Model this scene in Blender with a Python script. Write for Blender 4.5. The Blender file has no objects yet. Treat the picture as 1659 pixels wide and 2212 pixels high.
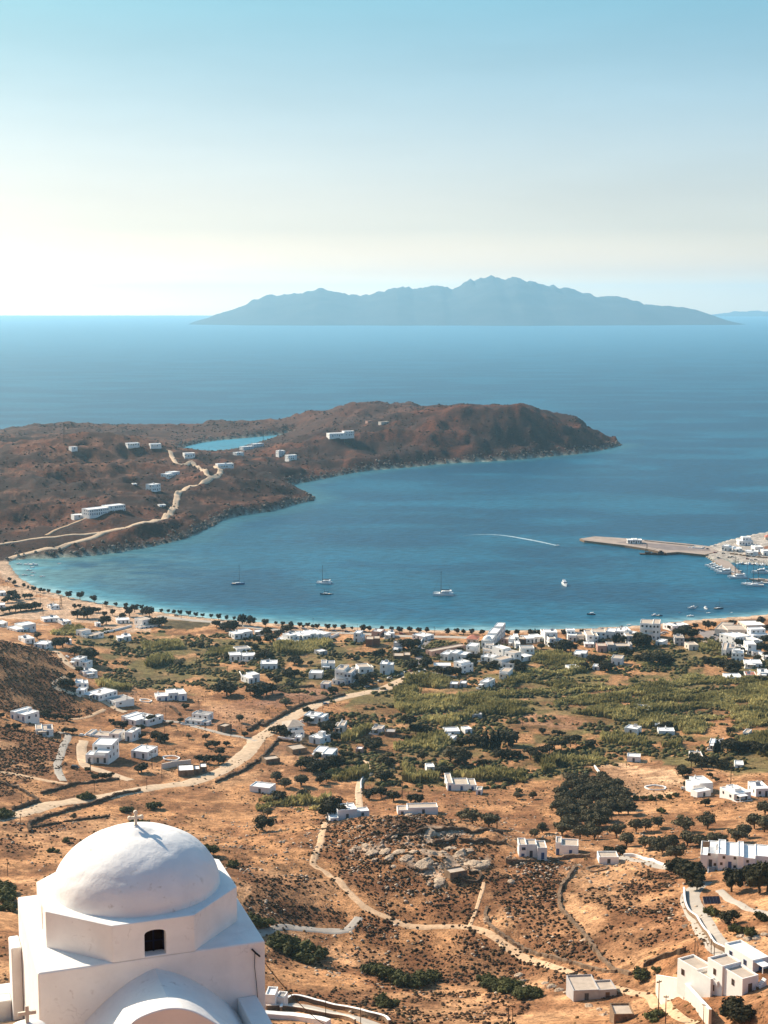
import bpy, bmesh, math, random
import numpy as np
from mathutils import Vector, Matrix

# ------------------------------------------------------------------ camera, sky, sun, exposure
SC = bpy.context.scene
COL = SC.collection
F, CX, CY, EYE = 3212.0, 829.5, 1106.0, 660.0       # focal length, centre and eye level, in steps of a 1659 x 2212 frame
PITCH = math.atan((CY - EYE) / F)
H0 = 200.0
CP, SP = math.cos(PITCH), math.sin(PITCH)
cd = bpy.data.cameras.new('camera')
cam = bpy.data.objects.new('camera', cd); COL.objects.link(cam)
cam.location = (0, 0, H0)
cam.rotation_euler = (math.pi / 2 - PITCH, 0, 0)
cd.sensor_fit = 'VERTICAL'; cd.sensor_height = 36.0; cd.lens = 36.0 * F / 2212.0
cd.clip_start = 0.5; cd.clip_end = 120000.0
SC.camera = cam

SUN_AZ, SUN_EL = 50.0, 33.0                          # degrees left of the view direction, above the horizon
w = bpy.data.worlds.new('World'); SC.world = w; w.use_nodes = True
nt = w.node_tree; nt.nodes.clear()
sky = nt.nodes.new('ShaderNodeTexSky'); sky.sky_type = 'NISHITA'; sky.sun_disc = False
sky.sun_elevation = math.radians(SUN_EL); sky.sun_rotation = math.radians(-SUN_AZ)
sky.altitude = 200; sky.air_density = 1.0; sky.dust_density = 2.2; sky.ozone_density = 1.5
bg = nt.nodes.new('ShaderNodeBackground'); bg.inputs['Strength'].default_value = 0.10
wo = nt.nodes.new('ShaderNodeOutputWorld')
tc = nt.nodes.new('ShaderNodeTexCoord'); sx = nt.nodes.new('ShaderNodeSeparateXYZ'); nt.links.new(tc.outputs['Generated'], sx.inputs[0])
mrz = nt.nodes.new('ShaderNodeMapRange'); mrz.inputs[1].default_value = 0.0; mrz.inputs[2].default_value = 0.5; nt.links.new(sx.outputs['Z'], mrz.inputs[0])
rampn = nt.nodes.new('ShaderNodeValToRGB'); cr_ = rampn.color_ramp; nt.links.new(mrz.outputs[0], rampn.inputs[0])
for i_, (pos, c_) in enumerate(((0.0, (.94,.68,.39)), (.044, (.42,.335,.295)), (.10, (.245,.220,.220)), (.142, (.215,.198,.199)), (.204, (.193,.193,.193)), (.326, (.132,.172,.170)), (.403, (.104,.172,.168)), (.62, (.15,.225,.245)), (1.0, (.15,.225,.25)))):
    el = cr_.elements[i_] if i_ < 2 else cr_.elements.new(pos)
    el.position = pos; el.color = (*c_, 1)
tint = nt.nodes.new('ShaderNodeMix'); tint.data_type = 'RGBA'; tint.blend_type = 'MULTIPLY'; tint.inputs[0].default_value = 1.0
mrx = nt.nodes.new('ShaderNodeMapRange'); mrx.inputs[1].default_value = -.27; mrx.inputs[2].default_value = .27; mrx.inputs[3].default_value = 4 * .84; mrx.inputs[4].default_value = 4 * 1.13
nt.links.new(sx.outputs['X'], mrx.inputs[0])
vm = nt.nodes.new('ShaderNodeVectorMath'); vm.operation = 'SCALE'; nt.links.new(rampn.outputs[0], vm.inputs[0]); nt.links.new(mrx.outputs[0], vm.inputs['Scale'])
nt.links.new(vm.outputs[0], tint.inputs[7])
nzs = nt.nodes.new('ShaderNodeTexNoise'); nzs.inputs['Scale'].default_value = 3.0; nzs.inputs['Detail'].default_value = 6; nzs.inputs['Roughness'].default_value = .6
mps = nt.nodes.new('ShaderNodeMapping'); mps.inputs['Scale'].default_value = (1.0, 1.0, 6.0); mps.inputs['Rotation'].default_value = (0, .25, 0); nt.links.new(tc.outputs['Generated'], mps.inputs['Vector']); nt.links.new(mps.outputs[0], nzs.inputs['Vector'])
mrs = nt.nodes.new('ShaderNodeMapRange'); mrs.inputs[1].default_value = .3; mrs.inputs[2].default_value = .7; mrs.inputs[3].default_value = .95; mrs.inputs[4].default_value = 1.05; nt.links.new(nzs.outputs['Fac'], mrs.inputs[0])
vms = nt.nodes.new('ShaderNodeVectorMath'); vms.operation = 'SCALE'; nt.links.new(sky.outputs[0], vms.inputs[0]); nt.links.new(mrs.outputs[0], vms.inputs['Scale'])
nt.links.new(vms.outputs[0], tint.inputs[6]); nt.links.new(tint.outputs[2], bg.inputs[0]); nt.links.new(bg.outputs[0], wo.inputs[0])

sl = bpy.data.lights.new('sun', 'SUN'); sl.energy = 5.0; sl.angle = math.radians(0.5); sl.color = (1.0, 0.85, 0.68)
sun = bpy.data.objects.new('sun', sl); COL.objects.link(sun)
sd = Vector((-math.sin(math.radians(SUN_AZ)) * math.cos(math.radians(SUN_EL)),
             math.cos(math.radians(SUN_AZ)) * math.cos(math.radians(SUN_EL)), math.sin(math.radians(SUN_EL))))
sun.rotation_euler = sd.to_track_quat('Z', 'Y').to_euler()
sun.location = (-300, 300, 600)

SC.view_settings.view_transform = 'Standard'; SC.view_settings.look = 'None'
SC.view_settings.gamma = 1.0; SC.view_settings.use_curve_mapping = False
SC.view_settings.exposure = 0.78
SC.cycles.max_bounces = 6; SC.cycles.diffuse_bounces = 3; SC.cycles.glossy_bounces = 2
SC.cycles.transmission_bounces = 2; SC.cycles.volume_bounces = 1; SC.cycles.transparent_max_bounces = 8
SC.cycles.use_denoising = True

R = random.Random(7)
NR = np.random.default_rng(7)

# ------------------------------------------------------------------ small helpers
def lin(r, g, b):
    def c(v):
        v /= 255.0
        return v / 12.92 if v <= 0.04045 else ((v + 0.055) / 1.055) ** 2.4
    return (c(r), c(g), c(b), 1.0)

def setp(o, label=None, cat=None, group=None, kind=None):
    if label: o['label'] = label
    if cat: o['category'] = cat
    if group: o['group'] = group
    if kind: o['kind'] = kind
    return o

def new_mesh(name, verts, faces, mat=None, parent=None, smooth=False, attrs=None):
    """one mesh object; faces: list of tuples, or an int array (n,3)/(n,4)"""
    me = bpy.data.meshes.new(name)
    v = np.asarray(verts, dtype=np.float32)
    if isinstance(faces, np.ndarray):
        k = faces.shape[1]; n = len(faces)
        me.vertices.add(len(v)); me.vertices.foreach_set('co', v.ravel())
        me.loops.add(n * k); me.loops.foreach_set('vertex_index', faces.astype(np.int32).ravel())
        me.polygons.add(n); me.polygons.foreach_set('loop_start', np.arange(0, n * k, k, dtype=np.int32))
        me.update(calc_edges=True); me.validate()
    else:
        me.from_pydata([tuple(map(float, q)) for q in v], [], faces)
    if smooth: me.polygons.foreach_set('use_smooth', [True] * len(me.polygons))
    if attrs:
        for an, arr in attrs.items():
            if arr.ndim == 2:
                a = me.attributes.new(an, 'FLOAT_COLOR', 'POINT')
                a.data.foreach_set('color', np.hstack([arr, np.ones((len(arr), 1))]).astype(np.float32).ravel())
            else:
                a = me.attributes.new(an, 'FLOAT', 'POINT'); a.data.foreach_set('value', arr.astype(np.float32))
    if mat: me.materials.append(mat)
    o = bpy.data.objects.new(name, me); COL.objects.link(o)
    if parent: o.parent = parent
    return o

def empty(name, loc, rz=0.0):
    o = bpy.data.objects.new(name, None); COL.objects.link(o)
    o.location = loc; o.rotation_euler = (0, 0, rz); o.empty_display_size = 1.0
    return o

class MB:
    """collects shapes for one mesh object"""
    def __init__(s): s.v = []; s.f = []
    def add(s, vs, fs):
        b = len(s.v); s.v += [tuple(q) for q in vs]; s.f += [tuple(i + b for i in q) for q in fs]; return s
    def box(s, x0, x1, y0, y1, z0, z1):
        return s.add([(x0,y0,z0),(x1,y0,z0),(x1,y1,z0),(x0,y1,z0),(x0,y0,z1),(x1,y0,z1),(x1,y1,z1),(x0,y1,z1)],
                     [(0,3,2,1),(4,5,6,7),(0,1,5,4),(1,2,6,5),(2,3,7,6),(3,0,4,7)])
    def hexa(s, p): return s.add(p, [(0,3,2,1),(4,5,6,7),(0,1,5,4),(1,2,6,5),(2,3,7,6),(3,0,4,7)])
    def shell(s, x0, x1, y0, y1, z0, z1, t, par):
        """a block whose flat top is sunk behind a parapet rim"""
        zi = z1 - par; a, b, c, d = x0 + t, x1 - t, y0 + t, y1 - t
        v = [(x0,y0,z0),(x1,y0,z0),(x1,y1,z0),(x0,y1,z0),(x0,y0,z1),(x1,y0,z1),(x1,y1,z1),(x0,y1,z1),
             (a,c,z1),(b,c,z1),(b,d,z1),(a,d,z1),(a,c,zi),(b,c,zi),(b,d,zi),(a,d,zi)]
        fs = [(0,3,2,1),(0,1,5,4),(1,2,6,5),(2,3,7,6),(3,0,4,7)]
        for i in range(4):
            j = (i + 1) % 4
            fs += [(4+i,4+j,8+j,8+i), (8+i,8+j,12+j,12+i)]
        fs.append((12,13,14,15))
        return s.add(v, fs)
    def tube(s, pts, rad, n=6):
        pts = [Vector(q) for q in pts]; rr = rad if isinstance(rad, (list, tuple)) else [rad] * len(pts)
        vs = []; m = len(pts)
        for i, q in enumerate(pts):
            d = (pts[min(i+1, m-1)] - pts[max(i-1, 0)]).normalized()
            a = d.orthogonal().normalized() if abs(d.z) < .99 else Vector((1,0,0)); 
            if abs(d.z) >= .99: a = (a - d * a.dot(d)).normalized()
            elif i: a = (Vector((0,0,1)) - d * d.z).normalized()
            else: a = (Vector((0,0,1)) - d * d.z).normalized()
            b = d.cross(a)
            for k in range(n):
                t = 2 * math.pi * k / n; vs.append(q + (a * math.cos(t) + b * math.sin(t)) * rr[i])
        fs = [(i*n+k, i*n+(k+1)%n, (i+1)*n+(k+1)%n, (i+1)*n+k) for i in range(m-1) for k in range(n)]
        fs += [tuple(range(n-1, -1, -1)), tuple((m-1)*n+k for k in range(n))]
        return s.add(vs, fs)
    def lathe(s, prof, n=12, c=(0,0,0)):
        vs = []; m = len(prof)
        for r, z in prof:
            for k in range(n):
                t = 2*math.pi*k/n; vs.append((c[0]+r*math.cos(t), c[1]+r*math.sin(t), c[2]+z))
        fs = [(i*n+k, i*n+(k+1)%n, (i+1)*n+(k+1)%n, (i+1)*n+k) for i in range(m-1) for k in range(n)]
        fs += [tuple(range(n-1,-1,-1)), tuple((m-1)*n+k for k in range(n))]
        return s.add(vs, fs)
    def prism(s, poly, z0, z1):
        n = len(poly)
        vs = [(x, y, z0) for x, y in poly] + [(x, y, z1) for x, y in poly]
        return s.add(vs, [tuple(range(n-1,-1,-1)), tuple(range(n, 2*n))] + [(i, (i+1)%n, n+(i+1)%n, n+i) for i in range(n)])
    def build(s, name, mat, parent=None, smooth=False):
        return new_mesh(name, s.v, s.f, mat, parent, smooth)

# value noise on numpy arrays
_T = np.random.default_rng(11).random((256, 256))
def vnoise(x, y):
    xi = np.floor(x).astype(int); yi = np.floor(y).astype(int); fx = x - xi; fy = y - yi
    fx = fx*fx*(3-2*fx); fy = fy*fy*(3-2*fy)
    g = lambda a, b: _T[a & 255, b & 255]
    return (g(xi,yi)*(1-fx)+g(xi+1,yi)*fx)*(1-fy) + (g(xi,yi+1)*(1-fx)+g(xi+1,yi+1)*fx)*fy
def fbm(x, y, o=4):
    s = 0; a = .5; t = 0
    for i in range(o):
        s = s + a*vnoise(x*2**i + 17.3*i, y*2**i + 5.1*i); t += a; a *= .5
    return s/t
def sstep(a, b, x):
    t = np.clip((x-a)/(b-a), 0, 1); return t*t*(3-2*t)

# sight lines through the frame
def ray(px, py):
    a, b = px - CX, CY - py
    return np.array([a, F*CP + b*SP, -F*SP + b*CP])
def onz(px, py, z=0.0):
    d = ray(px, py); return np.array([0, 0, H0]) + d * ((z - H0) / d[2])
def ondepth(px, py, Y):
    d = ray(px, py); return np.array([0, 0, H0]) + d * (Y / d[1])
def project(X, Y, Z):
    dz = Z - H0; dep = Y*CP - dz*SP; up = Y*SP + dz*CP
    dep = np.where(dep < 1, 1, dep)
    return CX + F*X/dep, CY - F*up/dep
K_ = 1659 / 2922.0
ZONES = dict(T=None, A=(0,2200,3.318), B=(500,2200,3.318), C=(1000,2300,3.318), D=(1500,2300,3.318), E=(1960,2300,3.318),
  F=(2422,2250,3.318), G=(2400,2000,3.178), H=(2500,3150,3.931), I=(2450,3500,3.515), J=(0,2580,3.318), K=(500,2580,3.318),
  L=(1000,2620,3.318), M=(1960,2650,3.318), N=(2422,2600,3.318), O=(1500,2620,3.318), P=(200,1650,2.765), Q=(0,2900,2.765),
  R=(950,3600,2.765), U=(0,1450,1.327), V=(1100,1450,1.185), W=(0,3000,1.508), X=(900,2900,1.508), Y=(1822,2900,1.508))
def zt(z, x, y):
    q = ZONES[z]
    return (x, y) if q is None else ((q[0]+x/q[2])*K_, (q[1]+y/q[2])*K_)

# ------------------------------------------------------------------ materials
def mat(name, color=(.8,.8,.8,1), rough=.8, spec=.3, metal=0.0, noise=0.0, nscale=3.0, bump=0.0, bscale=20.0, attr=None, var=0.0, trans=0.0):
    m = bpy.data.materials.new(name); m.use_nodes = True
    t = m.node_tree; b = t.nodes['Principled BSDF']
    b.inputs['Roughness'].default_value = rough; b.inputs['Specular IOR Level'].default_value = spec; b.inputs['Metallic'].default_value = metal
    src = None
    if attr:
        a = t.nodes.new('ShaderNodeAttribute'); a.attribute_name = attr; src = a.outputs['Color']
    co = t.nodes.new('ShaderNodeTexCoord')
    geo = t.nodes.new('ShaderNodeNewGeometry')
    if noise > 0:
        nz = t.nodes.new('ShaderNodeTexNoise'); nz.inputs['Scale'].default_value = nscale; nz.inputs['Detail'].default_value = 5
        nz.inputs['Roughness'].default_value = .62
        t.links.new(geo.outputs['Position'], nz.inputs['Vector'])
        mr = t.nodes.new('ShaderNodeMapRange'); mr.inputs[1].default_value = .3; mr.inputs[2].default_value = .7
        mr.inputs[3].default_value = 1 - noise; mr.inputs[4].default_value = 1 + noise * .5
        t.links.new(nz.outputs['Fac'], mr.inputs[0])
        mx = t.nodes.new('ShaderNodeMix'); mx.data_type = 'RGBA'; mx.blend_type = 'MULTIPLY'; mx.inputs[0].default_value = 1
        mx.inputs[6].default_value = color
        if src: t.links.new(src, mx.inputs[6])
        t.links.new(mr.outputs[0], mx.inputs[7]); src = mx.outputs[2]
    if var > 0:
        oi = t.nodes.new('ShaderNodeObjectInfo'); mr2 = t.nodes.new('ShaderNodeMapRange')
        mr2.inputs[3].default_value = 1 - var; mr2.inputs[4].default_value = 1 + var
        t.links.new(oi.outputs['Random'], mr2.inputs[0])
        mx2 = t.nodes.new('ShaderNodeMix'); mx2.data_type = 'RGBA'; mx2.blend_type = 'MULTIPLY'; mx2.inputs[0].default_value = 1
        mx2.inputs[6].default_value = color
        if src: t.links.new(src, mx2.inputs[6])
        t.links.new(mr2.outputs[0], mx2.inputs[7]); src = mx2.outputs[2]
    if src: t.links.new(src, b.inputs['Base Color'])
    else: b.inputs['Base Color'].default_value = color
    if bump > 0:
        n2 = t.nodes.new('ShaderNodeTexNoise'); n2.inputs['Scale'].default_value = bscale; n2.inputs['Detail'].default_value = 6
        t.links.new(geo.outputs['Position'], n2.inputs['Vector'])
        bp = t.nodes.new('ShaderNodeBump'); bp.inputs['Strength'].default_value = bump; bp.inputs['Distance'].default_value = 1.0 / bscale
        t.links.new(n2.outputs['Fac'], bp.inputs['Height']); t.links.new(bp.outputs[0], b.inputs['Normal'])
    if trans > 0:
        tr = t.nodes.new('ShaderNodeBsdfTranslucent'); ms = t.nodes.new('ShaderNodeMixShader'); ms.inputs[0].default_value = trans
        if src: t.links.new(src, tr.inputs['Color'])
        else: tr.inputs['Color'].default_value = color
        t.links.new(b.outputs[0], ms.inputs[1]); t.links.new(tr.outputs[0], ms.inputs[2]); t.links.new(ms.outputs[0], t.nodes['Material Output'].inputs['Surface'])
    return m
# ------------------------------------------------------------------ terrain
CTRL = []
def c3(*rows):
    for q in rows:
        if len(q) == 3: CTRL.append(onz(*q))
        else: CTRL.append(ondepth(q[0], q[1], q[3]))
N_ = None
# far headland: ridges and slopes (x, y, None, depth)
c3((0,934,N_,2262),(141,919,N_,2330),(265,920.5,N_,2320),(364,928,N_,2335),(428,923.6,N_,2345),(483,915,N_,2380),(539,920.6,N_,2385),(586,923,N_,2385),
   (633,912,N_,2390),(696,893,N_,2360),(768,877,N_,2390),(826,873,N_,2410),(888,878,N_,2390),(955,886.5,N_,2340),(-150,938,N_,2200),(-400,950,N_,2150),
   (993,878,N_,2060),(1056,880,N_,2060),(1100,878,N_,2070),(1132,878.5,N_,2080),(1148,890,N_,2085),(1199,907,N_,2090),(1262,926,N_,2100),(1310,943,N_,2110),
   (960,892,N_,2070),(900,905,N_,2060),(840,912,N_,2055),(800,920,N_,2050),(720,940,N_,1950),(620,960,N_,1960),(560,975,N_,1900),(640,1000,N_,1780),(800,980,N_,1880),
   (900,950,N_,1950),(1000,930,N_,1980),(1000,970,N_,1920),(1150,930,N_,2020),(1200,958,N_,2035),(1100,965,N_,1975),
   (-150,965,N_,1790),(0,972,N_,1750),(107,951,N_,1720),(183,944,N_,1700),(240,944,N_,1710),(290,948,N_,1740),(358,968,N_,1850),(420,980,N_,1960),(430,990,N_,1850),
   (200,1000,N_,1590),(200,1050,N_,1450),(200,1100,N_,1330),(200,1150,N_,1230),(60,1040,N_,1480),(60,1100,N_,1330),(60,1150,N_,1240),(-150,1000,N_,1600),(-150,1100,N_,1330),
   (330,1120,N_,1320),(400,1100,N_,1370),(430,1050,N_,1500),(470,1090,N_,1430),(450,1000,N_,1720),(480,1020,N_,1560),(560,1045,N_,1540),(620,1055,N_,1530),(655,1066,N_,1538),
   (540,1070,N_,1500),(300,1000,N_,1640),(350,1040,N_,1520),(550,1000,N_,1760),(100,930,N_,2240),(250,934,N_,2230),(100,960,N_,2000),(300,955,N_,2010))
c3((395,986,2.5),(440,986,3),(480,983,3),(530,974,3),(580,962,3),(620,948,4))
# bay plain, valley, slopes in front (x, y, z)
c3((0,1225,2),(20,1260,1.5),(150,1330,2),(300,1350,2),(500,1370,2),(700,1380,2),(900,1385,2),(1100,1385,2),(1300,1380,2),(1500,1365,2.5),(1650,1350,3),(0,1300,2.5),(-150,1300,4),(1800,1340,4),
   (300,1450,4),(500,1450,4),(800,1450,4),(1100,1450,4),(1400,1450,3.5),(1650,1450,4),(1800,1450,5),
   (300,1550,9),(500,1550,8),(800,1550,6),(1100,1550,5),(1400,1550,5),(1650,1550,6),(200,1640,15),(350,1640,13),(500,1650,11),(800,1650,9),(1100,1650,8),(1400,1650,9),(1650,1650,12),(1800,1650,14),
   (200,1720,20),(500,1720,15),(800,1720,13),(1100,1720,13),(1400,1720,14),(1650,1720,18),(100,1800,32),(300,1800,28),(500,1800,22),(640,1790,23),(1100,1800,24),(1300,1800,22),(1450,1800,24),(1650,1800,33),
   (60,1470,24),(30,1530,20),(110,1545,13),(150,1470,9),(60,1600,20),(60,1680,21),(130,1640,17),(0,1740,28),(-150,1600,26),(-150,1800,40),
   (700,1790,29),(780,1772,34),(870,1768,35),(960,1778,34),(1060,1800,31),(1150,1850,30),(1240,1850,29),(1320,1870,31),(870,1850,35),(900,1930,32),(900,1990,29),(720,1880,31),(700,2000,29),(650,2060,28),
   (900,2090,27),(1100,2100,30),(1100,2000,34),(1250,2000,38),(1250,1920,35),(1400,1950,42),(1350,2100,42),(1250,2160,42),(1000,2160,35),(750,2140,34),(620,2150,38),
   (600,2205,47),(800,2205,45),(1000,2210,45),(1200,2205,45),(1430,2195,46),(1480,1960,45),(1500,2040,53),(1580,1895,43),(1650,1860,40),(1640,1980,54),(1560,2090,64),(1500,2150,60),(1560,2190,66),(1650,2160,73),(1659,2205,72),(1800,2150,80),(1800,1950,60),
   (1420,2120,46),(30,1900,45),(30,2000,55),(30,2100,65),(300,1900,44),(500,1900,38),(540,2000,35),(560,2100,38),(-150,2000,62))
CTRL += [np.array(q) for q in [(10,1388,0)] if False]
for q in ((10,1388,715),(80,1402,730),(118,1430,738),(-100,1380,700)): CTRL.append(ondepth(*q))
for X in (-130, -65, 0, 65, 130):
    for Y, z in ((250, 64), (200, 91), (150, 117), (100, 144), (75, 157), (0, 196), (-40, 200)): CTRL.append(np.array([X, Y, z]))
for q in ((-9,52,172),(-16,50,172),(-2,54,171),(-9,44,174),(-9,62,167)): CTRL.append(np.array(q, float))
for q in ((-900,300,60),(900,300,80),(-900,900,30),(900,900,20),(-900,1500,40),(900,1600,30),(1200,2500,30),(-1100,2200,20),(-700,0,150),(700,0,160)): CTRL.append(np.array(q, float))
CTRL = np.array(CTRL)
def rbf_fit(P):
    xy = P[:, :2] / 500.; n = len(P)
    d = np.linalg.norm(xy[:, None] - xy[None], axis=2)
    A = np.zeros((n+3, n+3)); A[:n,:n] = d + np.eye(n)*-1e-4; A[:n,n] = A[n,:n] = 1; A[:n,n+1:] = xy; A[n+1:,:n] = xy.T
    b = np.zeros(n+3); b[:n] = P[:, 2]
    return xy, np.linalg.solve(A, b)
_XY, _W = rbf_fit(CTRL)
def rbf(X, Y):
    out = np.empty(X.size); q = np.stack([X.ravel(), Y.ravel()], 1) / 500.
    for i in range(0, len(q), 20000):
        d = np.linalg.norm(q[i:i+20000, None] - _XY[None], axis=2)
        out[i:i+20000] = d @ _W[:-3] + _W[-3] + q[i:i+20000] @ _W[-2:]
    return out.reshape(X.shape)

def tp(*pts): return [tuple(onz(x, y)[:2]) for x, y in pts]
BEACH = tp((20,1217),(28,1232),(45,1250),(75,1267),(105,1278),(150,1290),(205,1302),(260,1311),(330,1320),(400,1330),(480,1338),(560,1344),(640,1350),(720,1354),(800,1357),(900,1360),(1000,1362),(1100,1361.5),(1200,1360),(1300,1356),(1390,1351),(1440,1346),(1500,1339),(1560,1335),(1620,1331),(1659,1327),(1760,1308))
HARB_F = [(1800,1232),(1700,1224),(1659,1221),(1600,1216),(1575,1213),(1541,1212),(1530,1204),(1523,1197.5)]
HARBOUR = tp(*HARB_F) + tp((1520,1187),(1535,1181),(1570,1170),(1620,1158),(1720,1140),(1950,1105))
BAYCOAST = tp((1343,961),(1320,968),(1290,974.5),(1245,981),(1200,985),(1150,990),(1100,994),(1050,997),(1000,999),(940,1003),(900,1008),(850,1012),(800,1016),(760,1022),(720,1030),(680,1038),(650,1043),(628,1048),(640,1058),(668,1070),(681,1079),(660,1085),(640,1088),(610,1098),(585,1104),(560,1108),(520,1113),(490,1120),(470,1130),(450,1140),(425,1153),(400,1163),(365,1172),(330,1180),(290,1187),(260,1192),(200,1200),(160,1203),(130,1204),(90,1206),(60,1207),(30,1209),(20,1213))
def bd(px, py, Y): q = ondepth(px, py, Y); return (q[0], q[1])
BACK = [bd(-500,950,2240), bd(-300,945,2290), bd(-100,935,2330), bd(0,933,2350), bd(141,922,2420), bd(265,922,2420), bd(364,929,2395), bd(430,925,2430), bd(483,918,2470), bd(560,920,2470), bd(650,905,2520), bd(826,905,2600), bd(960,905,2540), bd(1050,905,2400), bd(1130,910,2290), bd(1250,930,2230), bd(1320,950,2190)]
COVE = tp((386,972),(400,965),(430,957),(470,951),(540,945),(590,940),(622,937.5),(628,940),(600,947),(565,956),(540,962),(520,969),(500,973),(470,977),(430,977),(400,976))
MAIN = BEACH + [(900, 900), (900, -200), (-1500, -200), (-1500, 2100)] + BACK + BAYCOAST
HARB = HARBOUR + [(1800, 1700), (1800, 950)]
def inside(poly, X, Y):
    r = np.zeros(X.shape, bool); n = len(poly); j = n - 1
    for i in range(n):
        (xi, yi), (xj, yj) = poly[i], poly[j]
        if yi != yj: r ^= ((yi > Y) != (yj > Y)) & (X < (xj-xi)*(Y-yi)/(yj-yi)+xi)
        j = i
    return r
def pdist(line, X, Y, closed=False):
    d = np.full(X.shape, 1e9); L = list(line) + ([line[0]] if closed else [])
    for (x0, y0), (x1, y1) in zip(L[:-1], L[1:]):
        dx, dy = x1-x0, y1-y0; t = np.clip(((X-x0)*dx+(Y-y0)*dy)/(dx*dx+dy*dy+1e-9), 0, 1)
        d = np.minimum(d, np.hypot(X-x0-t*dx, Y-y0-t*dy))
    return d
def height(X, Y):
    land = (inside(MAIN, X, Y) & ~inside(COVE, X, Y)) | inside(HARB, X, Y)
    db = pdist(BEACH, X, Y); dr = np.minimum(np.minimum(pdist(BAYCOAST, X, Y), pdist(BACK, X, Y)), pdist(COVE, X, Y, True)); dh = pdist(HARBOUR, X, Y)
    z = np.maximum(rbf(X, Y), 1.2)
    hl = sstep(1080, 1250, Y + 0.2*X)
    wob = (fbm(X/55., Y/55., 5) - .5); rid = 1 - np.abs(2*fbm(X/80.+9, Y/80.+3, 4) - 1)
    z = z + hl * np.clip(z/16., 0, 1) * sstep(15, 130, pdist(COVE, X, Y, True)) * (wob*14 + (rid-.75)*19 + (fbm(X/18.+7, Y/26.+2, 4)-.5)*8)
    near = 1 - sstep(560, 720, Y)
    kn = np.exp(-(((X-12)/70.)**2 + ((Y-455)/45.)**2))
    z = z + near * (fbm(X/16., Y/16., 4)-.5) * 2.2 + kn * (fbm(X/9.+4, Y/5., 4)-.45) * 5.0 + (fbm(X/60.+31, Y/60., 3)-.5) * 2.0 * sstep(15, 90, db) * (1-hl)
    zc = np.minimum(z, 0.25 + db*0.075)                       # beach
    zc = np.where(db > 60, z, zc*(1-sstep(25, 60, db)) + z*sstep(25, 60, db))
    cliff = 0.3 + 9*(1-np.exp(-dr/9.)) * (.35 + 1.3*fbm(X/22., Y/22., 3))
    zc = np.where(dr < 40, np.minimum(zc, cliff + np.maximum(dr-14, 0)*.6), zc)
    hk = 1.5 + np.maximum(0, dh-55)*.12 + 9*np.exp(-(((X-430)/45.)**2+((Y-1290)/30.)**2))
    inh = inside(HARB, X, Y)
    zc = np.where(inh, hk, zc)
    dw = np.minimum(np.minimum(db, dr), dh)
    return np.where(land, zc, -np.minimum(dw*.12, 30) - .15), land, db, dr, dh

NU, NV = 640, 900
UM = .42; Y0 = 60.0; A0, A1 = 26.0, 2760.0
us = np.linspace(-UM, UM, NU); vs_ = np.linspace(0, 1, NV)
LR = math.log(A1/A0)
YY = (A0*np.exp(vs_*LR))[:, None].repeat(NU, 1); XX = YY*us[None, :]; YY = YY - Y0
ZZ, LAND, DB, DR, DH = height(XX, YY)
def hz(X, Y):
    X = np.asarray(X, float); Y = np.asarray(Y, float)
    yy = np.maximum(Y + Y0, A0); u = (X/yy + UM)/(2*UM)*(NU-1); v = np.log(yy/A0)/LR*(NV-1)
    u = np.clip(u, 0, NU-1.001); v = np.clip(v, 0, NV-1.001); i = u.astype(int); j = v.astype(int); a = u-i; b = v-j
    return (ZZ[j,i]*(1-a)+ZZ[j,i+1]*a)*(1-b) + (ZZ[j+1,i]*(1-a)+ZZ[j+1,i+1]*a)*b
_YS = np.geomspace(75, 2700, 3000)
def at(px, py, zone='T', ymin=0):
    """where the sight line through a frame position meets the land or the water"""
    px, py = zt(zone, px, py); d = ray(px, py); t = _YS/d[1]; X = d[0]*t; Z = H0 + d[2]*t
    h = np.maximum(hz(X, _YS), 0.0); k = np.nonzero((Z < h) & (_YS > ymin))[0]
    if len(k) == 0: k = [len(_YS)-1]
    i = max(k[0], 1); a0 = Z[i-1]-h[i-1]; a1 = Z[i]-h[i]; f = a0/(a0-a1+1e-12) if a0 > 0 else 1
    Yq = _YS[i-1] + (_YS[i]-_YS[i-1])*f; tq = Yq/d[1]
    return Vector((d[0]*tq, Yq, max(float(hz(d[0]*tq, Yq)), 0.0)))
def ppm(v):
    """frame steps per metre at a place"""
    return F / (v.y*CP - (v.z-H0)*SP)

# ---- land cover painted as the ground's own colour (soil, dry grass, scrub, sand, fields); far ridge paled for haze
PX, PY = project(XX, YY, ZZ)
PXW = PX + (fbm(XX/14.+3, YY/14., 3)-.5)*70; PYW = PY + (fbm(XX/14.+33, YY/14.+8, 3)-.5)*34
def reg(zone, *pts, warp=True): return inside([zt(zone, *q) for q in pts], PXW if warp else PX, PYW if warp else PY)
n1 = fbm(XX/40., YY/40., 4); n2 = fbm(XX/9.+7, YY/9.+3, 4); n3 = fbm(XX/120.+2, YY/120.+8, 3); n4 = fbm(XX/3.1, YY/3.1, 3)
def C3(r, g, b): return np.array([r, g, b])
tan = C3(.55,.305,.150); pale = C3(.66,.405,.225); brown = C3(.190,.088,.044); olive = C3(.150,.135,.055); sand = C3(.66,.49,.35); dark = C3(.036,.022,.017)
def mixc(base, col, m): return base*(1-m[..., None]) + col*m[..., None]
LC = np.zeros(XX.shape+(3,)) + tan
LC = mixc(LC, pale, sstep(.45,.65,n1)*.7); LC = mixc(LC, C3(.28,.135,.066), sstep(.46,.62,n2)*.75); LC = mixc(LC, C3(.19,.10,.05), sstep(.55,.66,n4*.5+n2*.5)*.7)
SCRUB = np.zeros(XX.shape)
headl = (YY + .2*XX > 1092) & LAND & ~inside(HARB, XX, YY)
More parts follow.
